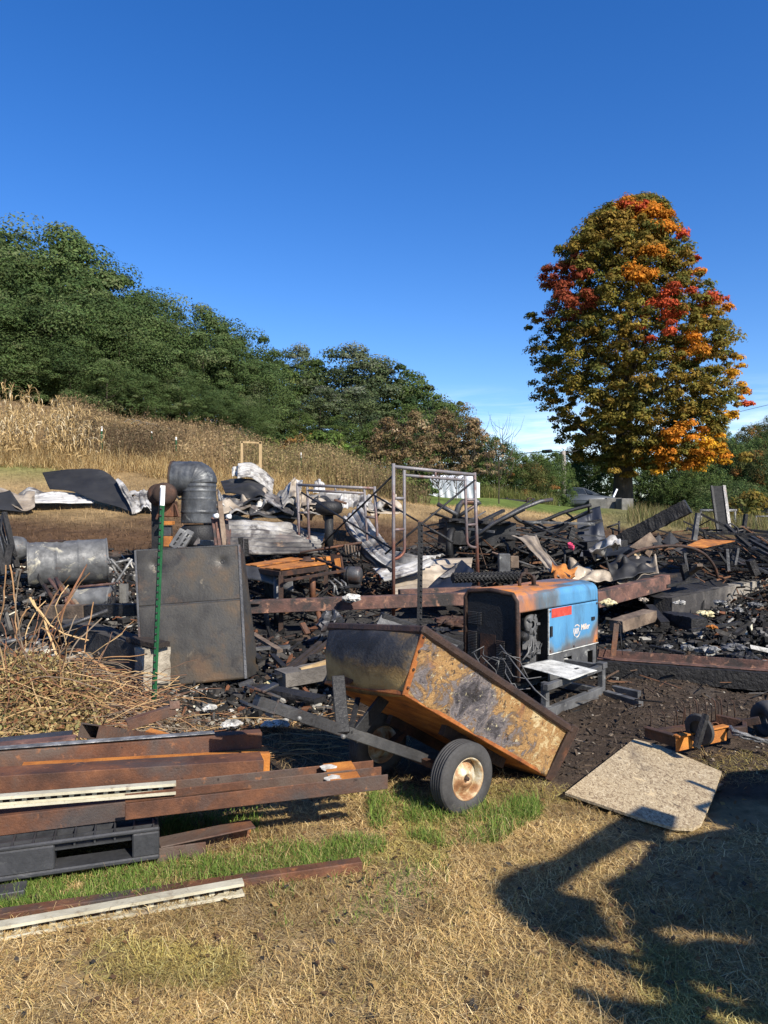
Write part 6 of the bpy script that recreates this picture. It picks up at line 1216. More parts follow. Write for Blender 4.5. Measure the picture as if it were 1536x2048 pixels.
for i in range(15):
    x = rr.uniform(440,575); y = rr.uniform(985,1020); d = 15-(y-985)*.02; L_ = rr.uniform(28,60); sl = rr.uniform(-.35,.35); hh = rr.uniform(7,16)
    sheet('crumpled strip of bleached roofing in the lower part of the heap', [(x-L_,y-sl*L_,d+.3),(x,y-rr.uniform(0,8),d+.4),(x+L_,y+sl*L_,d+.2)], [(x-L_,y+hh-sl*L_,d-.3),(x+2,y+hh,d-.2),(x+L_,y+hh*.7+sl*L_,d-.3)], rr.choice(['roof','roof','roof','roof_dk','roof_tan']), (4,.025), True, .09, 100+i, 'crumpled strips in the roofing heap', w0=rr.uniform(.35,.7), nu=30, nv=14)
sheet('curled pinkish white sheet standing right of the roofing heap', [(560,985,14.6),(575,965,14.7),(590,955,14.8),(606,958,14.8)], [(565,1015,14.0),(580,1000,14.1),(592,990,14.2),(602,985,14.3)], 'roof', (4,.02), True, .05, 14, GS, w0=.62)
sheet('dark curled sheet behind the top corner of the shorter scaffold frame', [(582,962,14.5),(590,957,14.6),(600,975,14.6)], [(578,990,14.2),(590,995,14.2),(600,1005,14.2)], 'roof_tan', (0,0), True, .05, 15, GS, w0=.35)
sheet('bleached flat sheet lying behind the shorter scaffold frame', [(600,985,14.9),(650,982,15),(700,986,15),(745,992,15)], [(605,1003,14.2),(650,1002,14.2),(700,1004,14.2),(742,1012,14.2)], 'roof', (6,.03), True, .06, 16, GS, w0=.55)
sheet('pale tan sheet leaning behind the shorter scaffold frame', [(592,992,14.2),(615,990,14.3),(640,1000,14.2)], [(592,1016,13.9),(612,1018,13.9),(632,1019,13.9)], 'roof_tan', (5,.03), False, .05, 17, GS, w0=.72)
sheet('dark bent sheet in the middle of the shorter scaffold frame', [(622,1000,14.2),(650,990,14.3),(668,1012,14.1)], [(626,1014,13.9),(650,1012,13.9),(660,1022,13.9)], 'roof_dk', (0,0), True, .05, 18, GS)
sheet('white ribbed sheet leaning at the right of the shorter scaffold frame', [(680,990,14.3),(705,984,14.4),(742,990,14.4)], [(676,1012,14.0),(705,1012,14.0),(738,1016,14.0)], 'roof', (6,.03), False, .05, 19, GS, w0=.66)
sheet('small white sheet standing up behind the shorter scaffold frame', [(628,965,15.2),(638,958,15.2),(650,968,15.2)], [(626,985,15),(640,985,15),(652,985,15)], 'roof', (3,.02), False, .03, 20, GS, w0=.75)
for i in range(9):
    x = rr.uniform(610,790); y = rr.uniform(1000,1022); d = 14.2; L_ = rr.uniform(14,34); hh = rr.uniform(5,10)
    sheet('small bleached scrap of roofing right of the heap', [(x-L_,y,d+.3),(x,y-rr.uniform(2,9),d+.3),(x+L_,y+2,d+.2)], [(x-L_,y+hh,d-.3),(x,y+hh*.8,d-.3),(x+L_,y+hh,d-.2)], rr.choice(['roof','roof_tan','roof']), (3,.02), True, .07, 130+i, 'small scraps of roofing', w0=rr.uniform(.45,.7), nu=20, nv=10)
sheet('long grey ribbed sheet on edge behind the orange bench', [(446,1036,11.9),(520,1040,11.9),(590,1050,11.9),(650,1064,11.9)], [(452,1104,11.0),(520,1106,11.0),(590,1106,11.1),(640,1104,11.2)], 'roof', (8,.028), True, .03, 21, GS, w0=.42, nu=60, nv=48)
# ------------------------------------------------------------------ wooden frame on the hill
def wframe():
    D = 21.5; root = thing('timber_surround', 'bare pale timber surround standing upright on the hillside behind the roofing heap', 'frame', P(502,945,D))
    for x, y0, y1, w in ((484,883,950,.045),(521,883,950,.06)): MB().bar(P(x,y0,D), P(x,y1,D), w*1.3, .05, up=(0,1,0)).build('upright', 'wood_pale', root)
    MB().bar(P(481,884,D), P(523,886,D), .05, .05).build('top_rail', 'wood_pale', root); MB().bar(P(487,930,D), P(519,931,D), .05, .05).build('lower_rail', 'wood_pale', root)
wframe()
def hoops():
    root = thing('hoop_tunnel', 'row of thin grey wire hoops over the weeds on the hill', 'hoop tunnel', P(325,870,33))
    for i in range(11):
        x = 262+13*i; yb = 862+2.4*i; yt = 838+3.1*i; D = 34-.2*i; pts = [P(x-26+52*k/12, yb+6-(yb+6-yt)*math.sin(math.pi*k/12)**.7, D-.8+1.6*k/12) for k in range(13)]
        MB().tube(pts, .014, 5).build('hoop', 'alum', root)
    MB().tube([P(262+13*i, 838+3.1*i, 34-.2*i) for i in range(11)], .012, 5).build('ridge_wire', 'alum', root)
hoops()
# ------------------------------------------------------------------ scaffold frames and braces
def scaffold(label, L0, L1, R0, R1, bar2, rung, low, ins, seed):
    """L0,R0 post feet, L1,R1 post tops; bar2, rung, low: heights as fractions from the top"""
    L0, L1, R0, R1 = map(Vector, (L0, L1, R0, R1)); root = thing('scaffold', label, 'scaffold', (L0+R0)/2, 'scaffold frames')
    hmid = (L0.z+L1.z)/2; wf = lambda q: .5+.30*math.tanh((q.z-hmid-.1)*2.2); r = .024
    def at(t, f):                           # t across, f down from the top
        return L1.lerp(R1, t).lerp(L0.lerp(R0, t), f)
    for a, b in ((L0, L1), (R0, R1)): MB().tube([a, a.lerp(b,.5), b], r, 10).build('post', 'scaff', root, wf=wf)
    def bar(a, b, rr=r*.85): MB().tube([a, a.lerp(b,.5), b], rr, 10).build('crossbar', 'scaff', root, wf=wf)
    bar(at(0,.02), at(1,.02), r); bar(at(ins,bar2), at(1-ins,bar2)); m = at(.5,.02); bar(m, at(.5,bar2), r*.7)
    for t, o in ((ins,0),(1-ins,1)):
        f0 = .035
        pts = [at(t,f0), at(t,.3), at(t,low-.06)]+[at(t+(o-t)*(1-math.cos(k*math.pi/10)), low-.06+.06*math.sin(k*math.pi/10)) for k in range(1,6)]
        MB().tube(pts, r*.85, 10).build('inner_post', 'scaff', root, wf=wf)
        for f in rung: bar(at(t,f), at(o,f))
s1 = dict(L0=P(787,1236,9.6), L1=P(787,927,9.6), R0=P(957,1186,10.3), R1=P(949,945,10.25))
scaffold('taller grey scaffold frame turning rusty towards its foot behind the generator', **s1, bar2=.07, rung=(.225,.43), low=.62, ins=.125, seed=1)
s2 = dict(L0=P(601,1150,11.7), L1=P(595,966,11.7), R0=P(760,1168,11.3), R1=P(749,973,11.3))
scaffold('shorter brown scaffold frame left of the tall one', **s2, bar2=.075, rung=(.32,.60), low=.78, ins=.13, seed=2)
for i, (x0,y0,d0,x1,y1,d1) in enumerate([(787,950,9.65,640,1092,11.5),(748,990,11.3,892,1076,10.3),(950,960,10.2,770,1108,9.7),(603,985,11.7,790,1102,9.6)]):
    pipe(['black brace from the top of the tall scaffold frame down to the left','black brace falling right between the two scaffold frames','black brace from the top right of the tall scaffold frame down to the left','black brace falling right from the shorter scaffold frame'][i], [P(x0,y0,d0),P(x1,y1,d1)], .014, 'black', 'scaffold braces', 'scaffold_brace', 'brace')
# burnt T-post behind the cart
def btpost():
    f = P(838,1330,7.0); t = P(841,1044,7.0); root = thing('burnt_fence_post', 'black burnt steel fence post rising behind the cart', 'fence post', f)
    MB().prof(f, t, [(-.024,-.012),(.024,-.012),(.024,-.004),(.005,-.004),(.005,.026),(-.005,.026),(-.005,-.004),(-.024,-.004)], up=(0,1,0)).build('post', 'black', root)
    s = MB()
    for i in range(26): s.lathe([(.011,0),(.008,.009),(0,.011)], f.lerp(t,(i+.5)/26)+V(.014,-.012,0), V(.5,-1,0), 7)
    s.build('studs', 'black', root); MB().bar(t+V(0,.0,-.12), t+V(0,0,.006), .05, .02, up=(0,1,0)).build('rusty_top', 'rust', root)
btpost()
# long rusty beams over the floor
one('steel_girder', MB().prof(P(488,1214,8.5), P(938,1197,8.9), [(-.06,-.075),(.06,-.075),(.06,.075),(-.06,.075)]).prof(P(470,1205,8.35), P(520,1206,8.45), [(-.02,-.015),(.02,-.015),(.02,.015),(-.02,.015)]), 'rust_pink', 'long burnt red brown steel girder raised across the floor left of the generator', 'steel beam', bevel=.006)
one('steel_girder', MB().prof(P(798,1187,9.3), P(960,1180,9.6), [(-.05,-.05),(.05,-.05),(.05,.05),(-.05,.05)]), 'rust_pink', 'shorter girder behind the long one, near the generator', 'steel beam', bevel=.006)
one('steel_girder', MB().prof(P(1188,1200,9.3), P(1332,1163,10.3), [(-.07,-.10),(.07,-.10),(.07,.10),(-.07,.10)]), 'rust_pink', 'burnt red brown steel girder right of the generator hood', 'steel beam', bevel=.006)
tim('charred plank lying behind the girder right of the generator', P(1180,1188,9.9), P(1345,1150,10.9), .2, .05, 'char_r', 71)
for i, (x,y0,y1,d,r,m) in enumerate([(553,1150,1262,8.9,.035,'steel_grey'),(538,1205,1262,8.8,.028,'wgrey'),(625,1152,1198,9.2,.04,'rust'),(788,1226,1236,9.6,.03,'rust_pink')][:3]):
    pipe(['grey pipe leg standing below the orange bench','slanting pale pipe leg beside the grey one','rusty pipe leg under the right half of the orange bench'][i], [P(x-(10 if i == 1 else 0),y0,d),P(x,y1,d)], r, m, name='standing_pipe', cat='pipe')
pipe('rusty bent pipe hook under the long girder', [P(636,1222,8.6),P(640,1240,8.6),P(634,1254,8.6),P(622,1260,8.6),P(612,1258,8.6)], .03, 'rust'); one('pipe_bracket', MB().bar(P(604,1246,8.55), P(616,1268,8.5), .08, .03), 'rust', 'rusty bracket at the end of the bent pipe hook', 'bracket', bevel=.004)
# bench with orange top
def bench():
    root = thing('welding_bench', 'rusty steel bench with a bright orange slatted top', 'bench', P(575,1190,9.6)); zt = .92
    q = [P(486,1130,9.6), P(582,1114,11.2), P(652,1130,9.7), P(562,1146,8.7)]
    for p in q: p.z = zt
    n = 5
    for i in range(n):
        a0, a1 = i/n+.006, (i+1)/n-.006; p = [q[0].lerp(q[3],a0), q[1].lerp(q[2],a0), q[1].lerp(q[2],a1), q[0].lerp(q[3],a1)]; z = .012*math.sin(i*2.1)
        MB().poly([v+V(0,0,z) for v in p], .02, dirn=(0,0,1)).build('top_slat', 'rust_o', root, bevel=.003)
    fr = MB()
    for i in range(4): fr.bar(q[i]+V(0,0,-.05), q[(i+1)%4]+V(0,0,-.05), .04, .06)
    fr.bar(q[2]+V(.25,-.1,-.08), q[3]+V(.05,-.1,-.12), .03, .035); fr.bar(q[2]+V(.25,-.1,-.08), q[1]+V(.3,.1,0), .03, .035)
    fr.build('frame', 'rust_d', root, bevel=.003)
    for p in (q[0], q[3], q[1], q[2]): b = V(p.x,p.y,tz(p.x,p.y)); MB().bar(b, p+V(0,0,-.06), .05, .05).build('leg', 'rust_d', root)
    MB().lathe([(0,0),(.11,0),(.1,.02),(.055,.025),(.05,.06),(0,.06)], V(-1.05,10.1,zt+.01), V(0,0,1), 20).build('vise_base', 'rust_d', root)
    sh = MB(); A = [P(484,1133,9.3), P(520,1138,9.2), P(560,1150,9.1), P(586,1160,9.05)]; sh.grid(24, 4, lambda u, v: spline(A, u)+V(0,-.02,-.16*v+.02)+V(.02,-.1,0)*v); sh.build('curved_apron', 'steel_grey', root, solid=.006)
    MB().box(P(556,1170,9.7), (.32,.3,.3)).build('cabinet', 'black', root, bevel=.01)
bench()
plate('yellow orange rusty sheet behind the bench', [P(622,1117,11),P(660,1113,11.2),P(664,1135,11),P(628,1140,10.8)], .01, 'rust_o'); plate('dark bent steel panel with an orange face right of the bench', [P(662,1108,10.2),P(684,1112,10.1),P(690,1150,10.0),P(670,1155,10.1)], .03, 'rust_d'); plate('orange rust face of the panel right of the bench', [P(668,1118,10.08),P(680,1116,10.06),P(684,1146,9.98),P(675,1148,10.0)], .008, 'rust_o')
def grinder():
    root = thing('bench_grinder', 'scorched round motor body right of the bench', 'motor', P(700,1165,9.9)); c = P(690,1150,9.9)
    MB().lathe([(0,0),(.1,0),(.115,.02),(.115,.2),(.1,.22),(0,.22)], c, V(1,-.25,0), 28).lathe([(0,-.05),(.03,-.05),(.03,0),(0,0)], c, V(1,-.25,0), 14).build('body', 'steel_grey', root); MB().box(c+V(.1,0,-.14), (.22,.16,.06)).build('foot', 'black', root, bevel=.01)
    m = MB(); m.lathe([(.118,.05),(.125,.052),(.125,.07),(.118,.072)], c, V(1,-.25,0), 28); m.build('band', 'black', root)
grinder()
def stool():
    c = P(658,1020,11.6); root = thing('machine_stand', 'black round topped machine stand behind the shorter scaffold frame', 'stand', P(658,1098,11.6))
    MB().lathe([(0,.14),(.16,.13),(.21,.09),(.22,.03),(.2,-.04),(.12,-.08),(0,-.08)], c, V(0,0,1), 28).build('top', 'black', root); MB().tube([c-V(0,0,.08), P(658,1100,11.6)], .07, 14).build('column', 'black', root); MB().box(c+V(.18,0,.13), (.2,.14,.04), Matrix.Rotation(.3,3,'Y')).build('lid', 'rust', root, bevel=.01)
stool()
pipe('brown bar crossing behind the bench', [P(600,1105,11),P(724,1085,11.2)], .018, 'rust')
for i, x in enumerate((690,696,703,708,714,720)): pipe('thin yellowish rod hanging behind the right part of the bench', [P(x,1088+i,11.1),P(x+2,1110+i%3*4,11.1)], .012, 'wood_dirty' if i < 4 else 'rust_d', 'thin rods behind the bench')
for i, (x0,y0,x1,y1) in enumerate([(660,1162,676,1190),(668,1158,690,1186),(664,1166,668,1186),(682,1160,694,1182)]): pipe('short bent burnt cable end below the bench panel', [P(x0,y0,9.4),P((x0+x1)/2+3,(y0+y1)/2-4,9.35),P(x1,y1,9.3)], .012, 'alum' if i < 2 else 'wgrey', 'burnt cable ends below the bench')
# sheets in the middle
GM = 'bent sheets in the middle of the ruin'
sheet('long bleached sheet sliding down between the scaffold frames', [(722,1012,12.6),(752,1058,11.6),(790,1098,10.8),(840,1112,10.4),(890,1106,10.4)], [(684,1034,12.4),(714,1082,11.4),(752,1118,10.6),(800,1138,10.2),(850,1120,10.2)], 'roof', (4,.03), True, .03, 31, GM, w0=.66)
sheet('dark underside fold of the long bleached sheet', [(684,1034,12.3),(714,1082,11.3),(752,1118,10.55),(790,1140,10.2)], [(690,1056,12.2),(722,1108,11.2),(745,1130,10.6),(765,1150,10.3)], 'roof_dk', (0,0), True, .02, 32, GM)
sheet('white flap of the bleached sheet behind the tall scaffold frame', [(745,1135,10.4),(800,1128,10.3),(850,1112,10.3)], [(768,1160,10.0),(810,1150,10.0),(870,1124,10.1)], 'roof', (3,.02), True, .03, 33, GM, w0=.8)
sheet('tan ribbed sheet lying below the tall scaffold frame', [(775,1150,10.5),(840,1122,10.8),(890,1114,10.9),(946,1112,10.9)], [(790,1186,9.8),(840,1188,9.8),(890,1184,9.9),(935,1178,10.0)], 'roof_tan', (6,.03), True, .03, 34, GM, w0=.6)
sheet('blue black triangular sheet leaning beside the tan ribbed one', [(848,1184,9.5),(880,1152,9.8),(924,1120,10.1)], [(935,1186,9.4),(945,1165,9.6),(948,1142,9.8)], 'navy', (0,0), True, .015, 35, GM); sheet('pale scratched strip on the edge of the blue black sheet', [(878,1154,9.75),(905,1136,9.9),(920,1122,10.05)], [(888,1156,9.7),(906,1148,9.8),(908,1140,9.9)], 'roof', (0,0), True, .01, 36, GM, w0=.5)
def roller():
    a, b = P(905,1156,8.0), P(1040,1152,8.3); root = thing('knobby_roller', 'black knobby roller lying behind the generator hood', 'roller', (a+b)/2); MB().tube([a,b], .045, 14).build('core', 'black', root); k = MB(); rg = random.Random(2); d = (b-a); _, s, u = frame(d)
    for i in range(34):
        for j in range(7): t = j*.9+i*.45; p = a.lerp(b, (i+.5)/34); r_ = s*math.cos(t)+u*math.sin(t); k.box(p+r_*.05, (.016,.016,.016), Matrix.Rotation(t,3,'X'))
    k.build('knobs', 'char', root)
roller()
one('scorched_box', MB().box(P(1008,1126,10.3), (.16,.12,.26)), 'wgrey', 'grey perforated box standing behind the generator', 'box', bevel=.01); one('scorched_brick', MB().box(P(1028,1124,10.3), (.12,.1,.17)), 'wood_dirty', 'tan block beside the grey perforated box', 'block', bevel=.01)
# burnt machinery behind the generator
def machinery():
    root = thing('burnt_machine', 'black burnt out machine under a heap of bars behind the generator', 'machine', P(950,1110,12.2))
    MB().timber(P(885,1062,12.2), P(1018,1068,12.3), .9, .42, 3, .12, 10).build('hull', 'black', root); MB().timber(P(890,1040,12.0), P(1010,1046,12.1), .8, .08, 4, .3, 12).build('deck', 'char', root)
    f = MB(); f.tube([P(905,1050,12),P(918,1012,12),P(925,1004,12),P(955,1004,12),P(958,1010,12)], .05, 10); f.tube([P(875,1008,12),P(915,1030,11.9)], .035, 8); f.tube([P(915,1034,12),P(955,1008,12)], .03, 8); f.build('roll_bar', 'steel_grey', root)
    w = MB(); w.lathe([(.25,-.06),(.3,-.03),(.3,.03),(.25,.06)], P(905,1092,11.8), V(1,-.3,0), 24, close=True); w.build('wheel_ring', 'black', root)
machinery()
pipe('long grey tube rising to the right over the black machine', [P(935,1085,11.6),P(985,1048,11.5),P(1045,1017,11.5),P(1080,1003,11.6),P(1104,999,11.7)], .03, 'steel_grey')
def rails():
    D = 12.2; root = thing('bent_rail', 'bent black ladder like rail frame rising to the right behind the generator', 'rail frame', P(1080,1060,D)); A = [P(*p,D) for p in [(1026,1030),(1040,1042),(1062,1046),(1090,1040),(1130,1024),(1182,1010)]]; B = [P(*p,D+.3) for p in [(1050,1050),(1070,1059),(1090,1060),(1120,1050),(1150,1036),(1184,1022)]]
    for q in (A, B): MB().tube([spline(q, i/24) for i in range(25)], .03, 8).build('rail', 'black', root)
    for i in range(6): t = .12+.17*i; MB().tube([spline(A,t), spline(B,min(1,t*.98))], .018, 6).build('rung', 'black', root)
rails()
rr = random.Random(21)
for i in range(46):                                    # bars of the heap
    zone = i % 4
    if zone == 0: x, y, d = rr.uniform(880,1010), rr.uniform(1035,1060), 11.8
    elif zone == 1: x, y, d = rr.uniform(1000,1150), rr.uniform(1045,1105), 12.2
    elif zone == 2: x, y, d = rr.uniform(1040,1160), rr.uniform(1065,1125), 11.6
    else: x, y, d = rr.uniform(1180,1340), rr.uniform(1090,1140), 11.8
    L_ = rr.uniform(25,75); sl = rr.gauss(0,.35); a = P(x-L_,y-sl*L_,d+rr.uniform(-.4,.6)); b = P(x+L_,y+sl*L_,d+rr.uniform(-.4,.6))
    tim('burnt bar in the tangled heap behind the generator', a, b, rr.uniform(.03,.09), rr.uniform(.02,.05), rr.choice(['char','black','steel_grey','black','char','wgrey']), 200+i, 'burnt bars in the heap behind the generator', .2, 'burnt_bar', 'bar', seg=6)
for i, (x0,y0,x1,y1,x2,y2) in enumerate([(1068,1085,1090,1100,1100,1132),(1000,1075,1015,1090,1018,1120),(1120,1090,1130,1105,1128,1135),(860,1062,880,1068,905,1085)]): pipe('thin bent black hose in the heap behind the generator', [P(x0,y0,11.4),P(x1,y1,11.3),P(x2,y2,11.2)], .022, 'black', 'bent hoses in the heap', 'burnt_hose', 'hose')
tim('upright black stub right of the black machine', P(984,1030,12), P(985,1055,12), .06, .05, 'black', 7); tim('black crooked fitting on the heap left of the navy sheet', P(1140,1078,11.8), P(1147,1055,11.8), .12, .1, 'black', 8, amp=.35)
scrap('pink rag caught in the black heap', 1142, 1092, 11.2, .045, 'pink', 61, name='pink_rag', cat='rag', fl=1.)
# navy sheet and the big charred beam
sheet('tall curved navy blue sheet standing in front of the car', [(1154,1030,13.0),(1180,1018,13.1),(1200,1012,13.1)], [(1156,1118,12.4),(1185,1112,12.5),(1214,1095,12.6)], 'navy', (0,0), True, .015, 41, None, 'navy_sheet', 'metal sheet')
def bigbeam():
    o = tim('big charred beam pointing up to the right in front of the maple', P(1222,1092,12.4), P(1376,1012,11.8), .24, .27, 'char', 5, amp=.28, name='charred_beam', seg=34); return o
bigbeam()
one('grille_panel', MB().timber(P(1165,1092,11.8), P(1245,1088,12.0), .3, .14, 3, .05), 'black', 'black grille panel at the foot of the navy sheet', 'panel')
tim('dark navy board under the big charred beam', P(1180,1108,11.5), P(1300,1092,12.2), .3, .1, 'navy', 9, amp=.05, name='burnt_board', cat='board')
for i, (x0,y0,x1,y1) in enumerate([(1214,1055,1240,1046),(1226,1055,1226,1070),(1238,1042,1238,1070)]): pipe('thin burnt angle of the small frame behind the navy sheet', [P(x0,y0,13.5),P(x1,y1,13.5)], .02, 'black', 'small burnt frame', n=6)
# tan and grey bent sheets right of the middle
sheet('warped grey brown board curving down behind the generator hood', [(1022,1074,11.2),(1045,1088,10.9),(1078,1122,10.4),(1104,1152,9.9),(1116,1160,9.7)], [(1072,1074,11.2),(1080,1092,10.9),(1104,1122,10.4),(1128,1148,9.9),(1142,1156,9.7)], 'roof_tan', (2,.03), True, .04, 51, None, 'warped_board', 'board', w0=.4)
sheet('orange rust scrap at the foot of the warped board', [(1100,1132,10.0),(1120,1135,10.1),(1145,1150,10.1)], [(1112,1156,9.6),(1130,1158,9.6),(1150,1158,9.7)], 'rust_o', (0,0), True, .05, 52)
for i, (c, m, lb) in enumerate([([(1142,1150),(1170,1132),(1200,1140),(1222,1150),(1135,1166),(1170,1168),(1205,1165),(1225,1160)], 'roof_tan', 'crumpled pale grey cloth like sheet right of the warped board'), ([(1215,1130),(1240,1112),(1275,1108),(1310,1118),(1222,1160),(1250,1158),(1280,1150),(1312,1145)], 'roof_dk', 'dark crumpled sheet under the bent pipe'), ([(1225,1150),(1255,1135),(1285,1125),(1312,1120),(1235,1165),(1262,1163),(1290,1152),(1318,1148)], 'roof_tan', 'tan singed sheet under the bent pipe'), ([(1178,1095),(1200,1085),(1222,1078),(1240,1082),(1180,1105),(1200,1098),(1225,1092),(1242,1094)], 'roof', 'bleached scrap at the foot of the big charred beam')]):
    sheet(lb, [(x,y,10.6) for x,y in c[:4]], [(x,y,10.1) for x,y in c[4:]], m, (0,0), True, .09, 60+i, None, w0=.55, fold=.35, nu=30, nv=16)
for i, (x0,y0,x1,y1,x2,y2,m) in enumerate([(1265,1105,1275,1090,1282,1118,'wood_pale'),(1290,1108,1300,1092,1308,1098,'wood_dirty'),(1300,1085,1318,1070,1330,1092,'black'),(1322,1085,1340,1065,1358,1085,'black'),(1345,1100,1370,1092,1390,1104,'roof'),(1258,1095,1300,1065,1315,1085,'wood_dirty')]):
    plate(['pale angular scrap standing under the big charred beam','tan angular scrap right of the pale one','black angular scrap behind the tan one','larger black angular scrap left of the orange plate','white rimmed scrap left of the orange plate','tan folded board behind the angular scraps'][i], [P(x0,y0,11.4),P(x1,y1,11.5),P(x2,y2,11.4),P((x0+x2)/2,max(y0,y2)+8,11.3)], .02, m)
pipe('long bent brown pipe arching over the burnt sheets at the right', [spline([P(*p,10.4+.1*i) for i, p in enumerate([(1192,1170),(1228,1132),(1275,1102),(1330,1092),(1375,1094),(1408,1108),(1428,1132),(1436,1156)])], k/40) for k in range(41)], .022, 'rust_d')
plate('orange rusty flat plate on thin legs at the right', [P(1370,1094,11.3),P(1402,1080,12.0),P(1470,1083,12.0),P(1405,1097,11.2)], .015, 'rust_o', 'rusty_table_plate')
for i, (x0,y0,x1,y1,d,w) in enumerate([(1396,1026,1388,1080,13,.1),(1492,1028,1484,1085,14,.09),(1453,1098,1456,1142,11.6,.08),(1476,1096,1470,1130,11.8,.06),(1368,1102,1374,1142,10.9,.06),(1438,1105,1452,1126,11.5,.05),(1408,1062,1415,1090,13,.06),(1462,1098,1456,1128,11.9,.05),(1500,1120,1512,1150,11.6,.16),(1366,1128,1374,1165,10.5,.12)]):
    tim('burnt upright stub in the black heap at the right', P(x0,y0,d), P(x1,y1,d), w, w*.7, ['wgrey','char','steel_grey','wgrey','steel_grey','black','char','black','char','char'][i], 80+i, 'burnt uprights in the right heap', .25, 'burnt_stub', 'stub', taper=1.2 if i < 2 else 1.)
for i in range(44):
    x = rr.uniform(1400,1560); y = rr.uniform(1060,1140); d = 14.2-(y-1060)*.03; L_ = rr.uniform(20,70); sl = rr.choice([.45,.5,.1,.02,-.1]); 
    tim('burnt bar lying in the black heap at the right edge', P(x-L_,y-sl*L_,d+.3), P(x+L_,y+sl*L_*1.0,d-.2), rr.uniform(.04,.1), rr.uniform(.025,.06), rr.choice(['char','black','steel_grey','char']), 300+i, 'burnt bars in the right heap', .2, 'burnt_bar', 'bar', seg=6)
for i, (x0,y0,x1,y1) in enumerate([(1452,1050,1500,1095),(1500,1080,1545,1105),(1420,1066,1540,1070),(1395,1160,1330,1172),(1378,1148,1400,1130)]): tim(['slanting burnt rafter right of the slatted conveyor','slanting burnt rafter at the right edge','long flat burnt board at the back of the right heap','dark slat on the sloping bank','pale singed splinter under the bent pipe'][i], P(x0,y0,12.6-(i > 2)*2), P(x1,y1,12.2-(i > 2)*2), .09, .05, ['char','char','char','char','wood_dirty'][i], 400+i)
pipe('thin grey loop of wire on the heap right of the conveyor', [P(1450,1050,13.6),P(1462,1047,13.6),P(1475,1056,13.6),P(1478,1072,13.5)], .015, 'black')
# sloping black bank above the right foundation wall is part of the heap
def bank():
    mb = MB().grid(40, 8, lambda u, v: V(3.7,9.9,0).lerp(V(7.6,13.8,0), u)+V(-.64,.77,0)*v*1.1+V(.02,-.02,0)+V(0,0,.44+.28*v+.05*nz3((u*14,v*3,1),1.4)))
    o = mb.build('ash_bank', 'char'); tag(o, 'black ash bank behind the sunlit foundation wall', None, None, 'stuff')
bank()
chips(1500, 1330, 1620, 10.6, 14.2, .015, .1, PAL, PW, 'bank_rubble', 'charred bits on the bank at the right', lambda px, y: .25+0*px, None, .5, .2)
# conveyor
def conveyor():
    D = 17.5; root = thing('slatted_conveyor', 'upright slatted metal conveyor ladder at the right', 'conveyor', P(1445,1066,D)); a0, a1 = P(1436,1068,D), P(1423,972,D+.5); b0, b1 = P(1459,1062,D), P(1447,972,D+.5)
    MB().bar(a0, a1, .05, .06, up=(0,1,0)).build('side_rail', 'black', root); MB().bar(b0, b1, .07, .09, up=(0,1,0)).build('side_rail', 'steel_grey', root)
    for i in range(27): t = (i+.5)/27; MB().bar(a0.lerp(a1,t), b0.lerp(b1,t), .035, .042).build('slat', 'black', root)
conveyor()
def frail():
    D = 24; root = thing('rail_fence', 'grey metal pipe rail behind the slatted conveyor', 'rail', P(1438,1040,D))
    MB().tube([P(1400,1021,D),P(1473,1021,D)], .045, 8).build('rail', 'alum', root)
    for x in (1402,1470): MB().tube([P(x,1021,D),P(x,1055,D)], .035, 8).build('post', 'alum', root)
    r2 = thing('wire_gate', 'thin grey pipe gate in front of the dark car at the right edge', 'gate', P(1530,1050,D)); MB().tube([P(1510,1033,D),P(1580,1033,D)], .03, 8).build('rail', 'alum', r2); MB().tube([P(1512,1033,D),P(1512,1058,D)], .03, 8).build('post', 'alum', r2)
    tim('dark low timber edging beyond the slatted conveyor', P(1460,1043,30), P(1560,1043,30), .2, .25, 'char_r', 5)
frail()
# ------------------------------------------------------------------ charred sill with the rusty channel
a, b = V(2.0,7.3,.075), V(4.1,6.45,.075)
tim('long charred sill timber on the bare soil right of the generator', a, b, .2, .17, 'char', 12, amp=.12, seg=40)
one('sill_channel', MB().prof(a+V(0,.03,.115), b+V(0,.03,.115), [(-.055,-.03),(.055,-.03),(.055,-.022),(-.047,-.022),(-.047,.05),(-.055,.05)]), 'rust_pink', 'red brown steel channel lying on the long charred sill', 'steel channel', bevel=.002)
p0 = P(1226,1312,7.15); p1 = P(1233,1247,7.15); one('standing_strap', MB().bar(p0, p1, .05, .012, up=(0,1,0)).tube([p1+V(0,0,-.01), p1+V(.02,-.01,.02), p1+V(.04,-.01,-.01)], .006, 6), 'rust', 'rusty flat strap standing up from the sill channel', 'strap'); pipe('thin wire beside the standing strap', [P(1240,1255,7.2),P(1245,1310,7.1)], .004, 'black', n=5)
tim('grey brown squared timber lying behind the generator at the right', P(1232,1252,8.6), P(1300,1230,9.0), .2, .14, 'wood_dirty', 14, amp=.12)
tim('black charred stump on the floor right of the generator', P(1298,1215,9.4), P(1330,1250,8.8), .12, .1, 'char', 15); tim('black heap of burnt timber in the right rubble', P(1340,1235,9.1), P(1400,1250,8.6), .3, .2, 'char', 16, amp=.4); tim('thin black lath in the right rubble', P(1380,1262,8.3), P(1480,1245,8.8), .05, .04, 'char', 17)
tim('thin pale lath on the black floor', P(1300,1292,7.6), P(1370,1308,7.3), .04, .03, 'char', 18)
